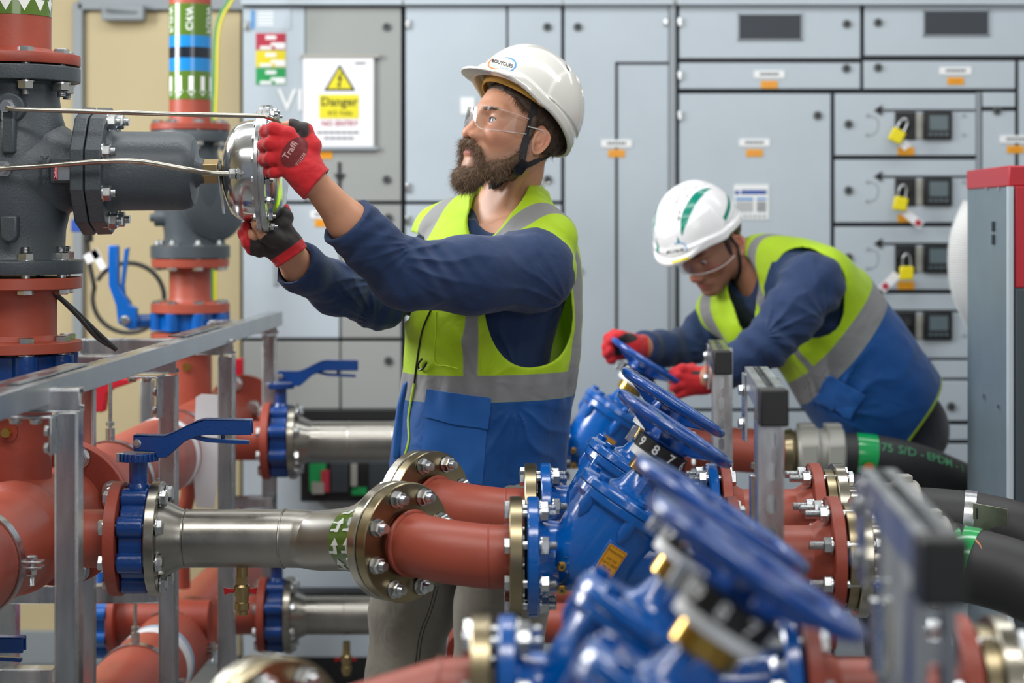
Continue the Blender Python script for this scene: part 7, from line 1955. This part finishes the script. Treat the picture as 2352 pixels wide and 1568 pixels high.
# his left hand: on the right side of the wheel, fingers closing over the rim
def handC(p, o=0.0):
    W = T2([(1622, 866, 0.0), (1618, 886, 0.0)], GY1); MC = T2([(1585, 852, -0.008), (1574, 866, -0.018), (1570, 882, -0.020), (1576, 898, -0.012)], GY1)
    FG = [T2(c, GY1) for c in ([(1585, 852, -0.008), (1565, 848, -0.020), (1549, 855, -0.018), (1547, 863, -0.002)],
                               [(1574, 866, -0.018), (1556, 864, -0.030), (1545, 872, -0.022), (1546, 879, -0.006)],
                               [(1570, 882, -0.020), (1557, 884, -0.032), (1549, 890, -0.024), (1553, 893, -0.008)],
                               [(1576, 898, -0.012), (1566, 903, -0.022), (1560, 905, -0.014), (1564, 903, -0.002)])]
    TH = T2([(1612, 862, 0.012), (1590, 848, 0.018), (1568, 846, 0.018), (1556, 851, 0.014)], GY1)
    return fist(p, W, MC, FG, TH, o)
def handD(p, o=0.0):
    W = T2([(1452, 786, 0.0), (1450, 804, 0.0)], GY2); MC = T2([(1428, 772, 0.006), (1418, 782, -0.006), (1414, 798, -0.010), (1418, 814, -0.004)], GY2)
    FG = [T2(c, GY2) for c in ([(1428, 772, 0.006), (1412, 767, -0.006), (1397, 776, -0.012), (1394, 788, -0.006)],
                               [(1418, 782, -0.006), (1404, 786, -0.022), (1393, 796, -0.018), (1396, 805, -0.004)],
                               [(1414, 798, -0.010), (1402, 804, -0.026), (1394, 812, -0.018), (1399, 818, -0.004)],
                               [(1418, 814, -0.004), (1408, 822, -0.016), (1402, 826, -0.008), (1407, 828, 0.004)])]
    TH = T2([(1444, 782, -0.012), (1426, 772, -0.026), (1412, 774, -0.030), (1402, 782, -0.028)], GY2)
    return fist(p, W, MC, FG, TH, o)
def body2(p):
    d = head_local(H2_.q(p))*H2_.k
    d = smin(d, s_cap(p, B(1760, 640, 5.78), B(1690, 585, 5.75), 0.062, 0.056), 0.03)
    q = p.copy(); t = s_chain(q, SP, [0.135, 0.125, 0.135, 0.120], 0.06); t = smin(t, s_cap(p, AR1[0], AR2[0]+Vector((0.04, 0, 0.02)), 0.06, 0.055), 0.06)
    d = smin(d, t, 0.04)
    a = smin(s_chain(p, AR1, [0.064, 0.052, 0.044, 0.040, 0.035, 0.029], 0.02), handC(p, -0.002), 0.014)
    b = smin(s_chain(p, AR2, [0.060, 0.048, 0.042, 0.038, 0.033, 0.028], 0.02), handD(p, -0.002), 0.014)
    d = smin(d, smin(a, b, 0.002), 0.02)
    for dx_, dy_ in ((0.0, -0.07), (0.03, 0.12)):
        k_ = SP[0]+Vector((dx_, dy_, -0.05)); d = smin(d, s_chain(p, [k_, Vector((k_.x-0.02, k_.y, 0.52)), Vector((k_.x+0.04, k_.y, 0.09))], [0.095, 0.06, 0.042], 0.03), 0.03)
        d = smin(d, s_ell(p, Vector((k_.x-0.03, k_.y, 0.045)), (0.13, 0.045, 0.038)), 0.03)
    return d
xs_ = axis_pts([(B(1380, 0, 5.6).x, 0.0032), (B(1730, 0, 5.6).x, 0.010), (B(2200, 0).x,)])
ys_ = axis_pts([(5.38, 0.0034), (5.86, 0.008), (6.08,)])
zs_ = axis_pts([(0.0, 0.016), (B(0, 960).z, 0.0034), (B(0, 430).z,)])
V, F = surf(body2, xs_, ys_, zs_); V = relax(V, F, 1, 0.35); Vf = V.astype(np.float32); qh = H2_.q(Vf); far_ = (np.abs(qh).max(1) > 0.16)
def stub2(q):
    m = q.copy(); m[:, 1] = np.abs(m[:, 1]); return np.minimum(s_cap(m, (0.0, 0.055, -0.050), (0.078, 0.01, -0.105), 0.022), s_cap(m, (0.1, 0.0, -0.056), (0.088, 0.024, -0.072), 0.006))
MAN2 = mesh_obj('person', V, F, 'skin2', None, (SP[0].x, SP[0].y, 0.0), {'lip': msk(lip_sd(qh)), 'stubble': msk(stub2(qh)), 'flush': msk(flush_sd(qh))})
tag(MAN2, 'stooping person in white hard hat with green stripes, gripping the far handwheel', 'person')
T_b2 = bvh(MAN2)
add_eyes(MAN2, H2_, (0.0, -0.3))
CG1, CG2 = B(1650, 857, 5.52), B(1474, 798, 5.655)
d1 = (AR1[5]-AR1[3]).normalized(); d2 = (AR2[5]-AR2[3]).normalized()
def sh2(p):
    t = s_chain(p, SP, [0.150, 0.142, 0.150, 0.132], 0.06); t = smin(t, s_cap(p, AR1[0], AR2[0]+Vector((0.04, 0, 0.02)), 0.075, 0.07), 0.06)
    t = smin(t, s_cap(p, B(1740, 625, 5.77), B(1800, 670, 5.78), 0.075, 0.10), 0.04)
    a = s_chain(p, AR1[:5]+[B(1628, 868, 5.53)], [0.088, 0.076, 0.062, 0.053, 0.047, 0.045], 0.03)
    b = s_chain(p, AR2[:5]+[B(1460, 797, 5.63)], [0.078, 0.062, 0.052, 0.046, 0.041, 0.040], 0.03)
    d = smin(smin(t, a, 0.03), b, 0.03)+0.0022*noise3(p, 22, 3.0)+0.0012*noise3(p, 50, 1.0)
    d = d+fan(p, B(1890, 735, 5.6), 0.009, 7, 0.03, 0.25, 140, 60, 1)+fan(p, B(1750, 770, 5.45), 0.008, 8, 0.02, 0.18, 30, 70, 2)+fan(p, B(1640, 800, 5.85), 0.007, 8, 0.02, 0.14, 170, 60, 3)
    for c, amp, fr, dr in ((AR1[2], 0.006, 120, (0.6, 0, 0.8)), (AR1[0], 0.004, 90, (0.6, 0, -0.8)), (AR2[2], 0.005, 120, (0.9, 0, 0.3)), (B(1900, 740, 5.6), 0.005, 100, (0.3, 0, 0.9))):
        r2 = ((p-_v(c))**2).sum(1); d = d+amp*np.exp(-r2/0.010)*np.sin((p-_v(c))@_v(Vector(dr).normalized())*fr+noise3(p, 12, 2))
    d = smax(d, cuffcut(p, CG1, d1, 0.12), 0.004); d = smax(d, cuffcut(p, CG2, d2, 0.10), 0.004)
    nk = s_cap(p, B(1735, 610, 5.77), B(1690, 640, 5.70), 0.070, 0.060); return smax(d, -nk, 0.006)
V, F = surf(sh2, axis_pts([(B(1440, 0, 5.6).x, 0.0045), (B(2130, 0).x,)]), axis_pts([(5.38, 0.0045), (6.04,)]), axis_pts([(B(0, 1080).z, 0.0045), (B(0, 530).z,)]))
V = relax(V, F, 1, 0.4); shirt2 = mesh_obj('shirt', V, F, 'shirt', MAN2)
# vest
HEM = B(2100, 972, 5.8)
def vo2(p):
    t = s_chain(p, [B(2085, 1010, 5.90), B(2000, 900, 5.84), B(1945, 815, 5.82), B(1880, 725, 5.79), B(1815, 660, 5.77)], [0.185, 0.178, 0.172, 0.168, 0.142], 0.06)
    t = smin(t, s_cap(p, B(1880, 650, 5.68), B(1750, 640, 5.84), 0.110, 0.095), 0.05)
    t = smin(t, s_cap(p, B(1745, 615, 5.76), B(1745, 740, 5.76), 0.098, 0.115), 0.04)
    t = smin(t, s_cap(p, B(1735, 690, 5.80), B(1660, 715, 5.82), 0.10, 0.078), 0.04)
    al = (p-_v(SP[0]))@_v(TA)
    w_ = 0.003*noise3(p, 12, 1.0)+0.0015*noise3(p, 32, 2.0)+0.006*np.clip(1-al/0.25, 0, 1)*np.sin(noise3(p, 9, 4)*5)
    w_ = w_+fan(p, B(1900, 950, 5.66), 0.012, 6, 0.03, 0.20, 60, 80, 3)
    return t+w_
def vest2f(p):
    o = vo2(p); d = smax(o, -(o+0.008), 0.002)
    X_, Y_ = pix(p); an = math.radians(-18)
    q = p-_v(B(1862, 672, 5.6)); u = q[:, 0]*math.cos(an)-q[:, 2]*math.sin(an); v = q[:, 0]*math.sin(an)+q[:, 2]*math.cos(an)
    k = (np.abs(u/0.085)**2.3+np.abs(v/0.128)**2.3)**(1/2.3); d = smax(d, -np.where(p[:, 1] < 5.76, (k-1)*0.08, 1.0), 0.003)
    d = smax(d, -s_cap(p, AR1[0], AR1[1], 0.090, 0.080), 0.003)
    d = smax(d, -np.where(p[:, 1] > 5.80, s_chain(p, AR2[:3], [0.088, 0.078, 0.066], 0.03), 1.0), 0.003)
    vn = s_chain(p, [B(1722, 600, 5.76), B(1702, 655, 5.68), B(1712, 760, 5.64), B(1735, 860, 5.64)], [0.068, 0.048, 0.022, 0.010], 0.02); d = smax(d, -vn, 0.003)
    # slanting hem
    hn = Vector((0.79, 0, -0.61)).normalized(); d = np.maximum(d, (p-_v(HEM))@_v(hn)*1.0)
    return d
BN = Vector((0.78, 0.05, -0.62)).normalized()     # along the body towards the hem
def w2(p): return (p-_v(B(1928, 838, 5.62)))@_v(BN)
def b2_band(p):
    s = np.abs(w2(p)+0.010)-0.036
    la = (p-_v(B(1800, 700, 5.8)))@_v(Vector((0.52, -0.80, 0.30)).normalized())
    vt = np.maximum(np.minimum(np.abs(la-0.085)-0.010, np.abs(la+0.10)-0.02), w2(p))
    return np.minimum(s, vt)
def b2_blue(p): return -(w2(p)-0.026)
def b2_trim(p):
    hn = Vector((0.79, 0, -0.61)).normalized(); return -((p-_v(HEM))@_v(hn)+0.010)
V, F = surf(vest2f, axis_pts([(B(1570, 0, 5.6).x, 0.0045), (B(2240, 0).x,)]), axis_pts([(5.50, 0.0045), (6.08,)]), axis_pts([(B(0, 1190).z, 0.0045), (B(0, 520).z,)]))
V = relax(V, F, 1, 0.4); Vf = V.astype(np.float32); vest2 = mesh_obj('vest', V, F, 'vest', MAN2, attrs={'blue': b2_blue(Vf), 'band': b2_band(Vf), 'trim': b2_trim(Vf)})
T_v2 = bvh(vest2)
g = G(); sheet_on(g, T_v2, [(1905, 858), (1985, 905), (1955, 960), (1870, 915)], 0.012, 0.006, 0, 14, 5.6); g.build('pocket', 'vblue', vest2, bevel=0.002)
# gloves
def gl3(p, H_, W_, dr, c0, r=0.036):
    d = H_(p, 0.0); d = smin(d, s_cap(p, c0[0], c0[1], r-0.001, r+0.001), 0.016); e = W_
    d = smax(d, (p-_v(e))@_v(dr), 0.003); d = smax(d, -s_cap(p, e+dr*0.012, e-dr*0.05, 0.0315) if False else -s_cap(p, e-dr*0.012, e+dr*0.05, 0.0315), 0.002)
    return d+0.0006*noise3(p, 120, 1)
b_ = bounds(T2([(1530, 825), (1660, 925)], GY1), 0.01); b_[1] = (GY1-0.07, GY1+0.06)
eC = B(1648, 862, 5.53)
gC = sculpt('glove', lambda p: gl3(p, handC, eC, (eC-T2([(1590, 875, 0)], GY1)[0]).normalized(), T2([(1616, 874, 0), (1646, 863, -0.01)], GY1)), b_, 0.0026, 'glove', MAN2,
            attrs={'coat': lambda p: np.minimum(s_ell(p, T2([(1560, 866, -0.01)], GY1)[0], (0.016, 0.02, 0.03)), s_ell(p, T2([(1600, 856, -0.02)], GY1)[0], (0.02, 0.015, 0.006))), 'oval': lambda p: p[:, 0]*0+1})
b_ = bounds(T2([(1378, 745), (1482, 845)], GY2), 0.01); b_[1] = (GY2-0.07, GY2+0.07)
eD = B(1477, 797, 5.655)
gD = sculpt('glove', lambda p: gl3(p, handD, eD, (eD-T2([(1425, 795, 0)], GY2)[0]).normalized(), T2([(1448, 795, 0.004), (1474, 797, 0.04)], GY2), 0.034), b_, 0.0026, 'glove', MAN2,
            attrs={'coat': lambda p: np.minimum(s_ell(p, T2([(1436, 776, -0.02)], GY2)[0], (0.034, 0.03, 0.016)), s_ell(p, T2([(1420, 800, -0.02)], GY2)[0], (0.014, 0.02, 0.022))), 'oval': lambda p: p[:, 0]*0+1})
# bare finger tips
for tip, par in ((T2([(1546, 883, -0.024)], GY1)[0], gC), (T2([(1398, 784, -0.022)], GY2)[0], gD)):
    g = G(); g.sphere(tip, (0.011, 0.011, 0.016), 14, 10); g.build('finger_tip', 'skin2', par)
# hair, helmet
def hair2(p):
    q = H2_.q(p); m = q.copy(); m[:, 1] = np.abs(m[:, 1]); d = s_ell(q, (-0.014, 0, 0.036), (0.1035, 0.081, 0.093))
    d = smax(d, -(q[:, 2]+0.035), 0.006); d = smax(d, (q[:, 0]-0.012)-1.1*np.clip(q[:, 2]-0.03, 0, 0.1), 0.006)
    d = smax(d, -s_ell(m, (-0.014, 0.085, -0.016), (0.026, 0.03, 0.036)), 0.004)
    d = smin(d, s_cap(m, (0.012, 0.0745, 0.02), (0.014, 0.070, -0.024), 0.009, 0.006), 0.006)
    return d*H2_.k+0.0012*noise3(p, 140, 2)
hb = bounds([H2_.w(a, b, c) for a in (-0.13, 0.12) for b in (-0.1, 0.1) for c in (-0.08, 0.14)], 0.0)
V, F = surf(hair2, *[axis_pts([(a, 0.0035), (b,)]) for a, b in hb]); mesh_obj('hair', V, F, 'hair', MAN2)
g = G(); rnd = random.Random(9)
for s_ in (-1, 1):
    for i in range(120):
        t = rnd.random(); a = H2_.w(0.0985-0.024*t*t, (0.012+0.038*t)*s_, 0.0215+0.004*math.sin(t*2.4)+rnd.uniform(-0.003, 0.003))
        d_ = (H2_.b[1]*s_*0.9+H2_.b[2]*0.2-H2_.b[0]*0.3).normalized(); s2 = H2_.b[2]*0.0006; g.add([a-s2, a+s2, a+d_*0.009+s2*0.2, a+d_*0.009-s2*0.2], [(0, 1, 2, 3)])
g.build('eyebrows', 'beard3', MAN2)
HN = Loc(H2_.w(0.000, 0, 0.036)+Vector((-0.022, 0, 0.002)), basis((-0.74, -0.67), math.radians(-33)), 1.04)
hb = bounds([HN.w(a, b, c) for a in (-0.15, 0.17) for b in (-0.13, 0.13) for c in (-0.04, 0.16)], 0.0)
def helm2(p):
    q = HN.q(p); d = helmet_sdf(q, 0.012, (0.130, 0.110, 0.140)); m = q.copy(); m[:, 1] = np.abs(m[:, 1])
    for l0 in (0.022, 0.040):
        gr = np.maximum(np.abs(m[:, 1]-l0)-0.0016, np.abs(q[:, 0]+0.0)-0.085); d = np.where(gr < 0, d+0.0022, d)
    fr = np.maximum(q[:, 2]-0.065-0.3*np.abs(q[:, 1]), 0.0-q[:, 0]); d = d-0.0025*np.clip(-fr*120, 0, 1)
    return d*HN.k
V, F = surf(helm2, *[axis_pts([(a, 0.0028), (b,)]) for a, b in hb]); V = relax(V, F, 1, 0.5)
Vf = V.astype(np.float32); q = HN.q(Vf); m = q.copy(); m[:, 1] = np.abs(m[:, 1])
st1 = np.maximum(np.abs(m[:, 1]-0.060+0.12*np.clip(q[:, 0]-0.03, 0, 1))-0.0085*np.clip((q[:, 0]+0.06)/0.05, 0, 1)*np.clip((0.108-q[:, 0])/0.03, 0.0, 1), 0.055-q[:, 2])
st2 = np.maximum(np.maximum(np.abs(m[:, 1]-0.040)-np.clip(0.058-q[:, 2], 0, 0.05)*0.22, 0.012-q[:, 2]), np.maximum(q[:, 2]-0.060, 0.03-q[:, 0]))
st3 = np.maximum(np.maximum(np.abs(q[:, 2]-0.040-0.25*(-q[:, 0]-0.04))-0.007, q[:, 0]+0.01), 0.06-m[:, 1])
M['helmet2'] = panel_mat('helmet_white_striped', srgb(236, 236, 238), [('stripe', srgb(0, 132, 112), 0.0008)], 0.18, 0.0, sheen=0)
hl2 = mesh_obj('hard_hat', V, F, 'helmet2', MAN2, attrs={'stripe': np.minimum(np.minimum(st1, st2), st3)}); T_h2 = bvh(hl2)
g = G(); sheet_on(g, T_h2, [(1530, 577), (1540, 563), (1560, 558), (1576, 563), (1576, 577), (1560, 588), (1538, 591)], 0.0012, 0.001, 3, 8, 5.6)
text_on(g, T_h2, 'BOUYGUES', 1552, 576, 8, -10, 0, 0.002, 0.02); line_on(g, T_h2, [(1550, 559), (1566, 557), (1576, 566), (1576, 576)], 0.0012, 0.0016, 2)
g.build('logo', ['ink', 'inkorange', 'inklblue', 'label'], hl2)
g = G(); sheet_on(g, T_h2, [(1543, 600), (1582, 589), (1584, 594), (1545, 605)], 0.0014, 0.001, 0, 8, 5.6); g.build('yellow_strip', 'inkyellow', hl2)
T_f2 = bvh(MAN2)
g = G(); ribbon_on(g, T_f2, [(1672, 540), (1688, 560), (1696, 585), (1698, 615), (1692, 645)], 0.009, 0.005, Yd=5.65); g.build('chin_strap', 'strap', hl2)
# tinted visor below the brim
g = G(); rows_ = []
for i in range(25):
    a = math.radians(-78+156*i/24); rows_.append([H2_.w(-0.002+0.122*math.cos(a), 0.092*math.sin(a), 0.020-z_) for z_ in (0.0, 0.02, 0.040+0.012*abs(math.sin(a))**0.5*0-0.006*math.cos(a*3))])
vs = []
for off_ in (0, -0.002):
    for r_ in rows_: vs += [p_+H2_.b[0]*off_ for p_ in r_]
fs = []
for i in range(24):
    for k in range(2): a = i*3+k; fs += [(a, a+3, a+4, a+1), (75+a, 75+a+1, 75+a+4, 75+a+3)]
    fs += [(i*3, 75+i*3, 75+i*3+3, i*3+3), (i*3+2, i*3+5, 75+i*3+5, 75+i*3+2)]
g.add(vs, fs); vz = g.build('visor', 'lens', hl2)
g = G(); g.tube([r_[2] for r_ in rows_], 0.0013, 6); g.build('visor_edge', 'lensedge', vz)
# trousers and boots
def tr2f(p):
    d = None
    for dx_, dy_ in ((0.0, -0.07), (0.03, 0.12)):
        k_ = SP[0]+Vector((dx_, dy_, -0.05)); e = s_chain(p, [k_, Vector((k_.x-0.02, k_.y, 0.52)), Vector((k_.x+0.04, k_.y, 0.10))], [0.125, 0.085, 0.065], 0.03); d = e if d is None else smin(d, e, 0.02)
    d = smin(d, s_ell(p, SP[0]+Vector((0.02, 0, 0)), (0.17, 0.17, 0.15)), 0.04)+0.003*noise3(p, 16, 1)
    return np.maximum(d, 0.04-p[:, 2])
b_ = [(SP[0].x-0.24, SP[0].x+0.26), (SP[0].y-0.27, SP[0].y+0.27), (0.03, SP[0].z+0.18)]
sculpt('trousers', tr2f, b_, 0.009, 'darktrousers', MAN2)
for dx_, dy_ in ((0.0, -0.07), (0.03, 0.12)):
    c = Vector((SP[0].x+dx_-0.02, SP[0].y+dy_, 0.05)); sculpt('boot', lambda p, c=c: np.maximum(smin(s_ell(p, c, (0.15, 0.055, 0.055)), s_cap(p, c+Vector((0.06, 0, 0)), c+Vector((0.06, 0, 0.1)), 0.055), 0.03), 0.004-p[:, 2]), [(c.x-0.17, c.x+0.17), (c.y-0.08, c.y+0.08), (-0.01, 0.23)], 0.007, 'black', MAN2)
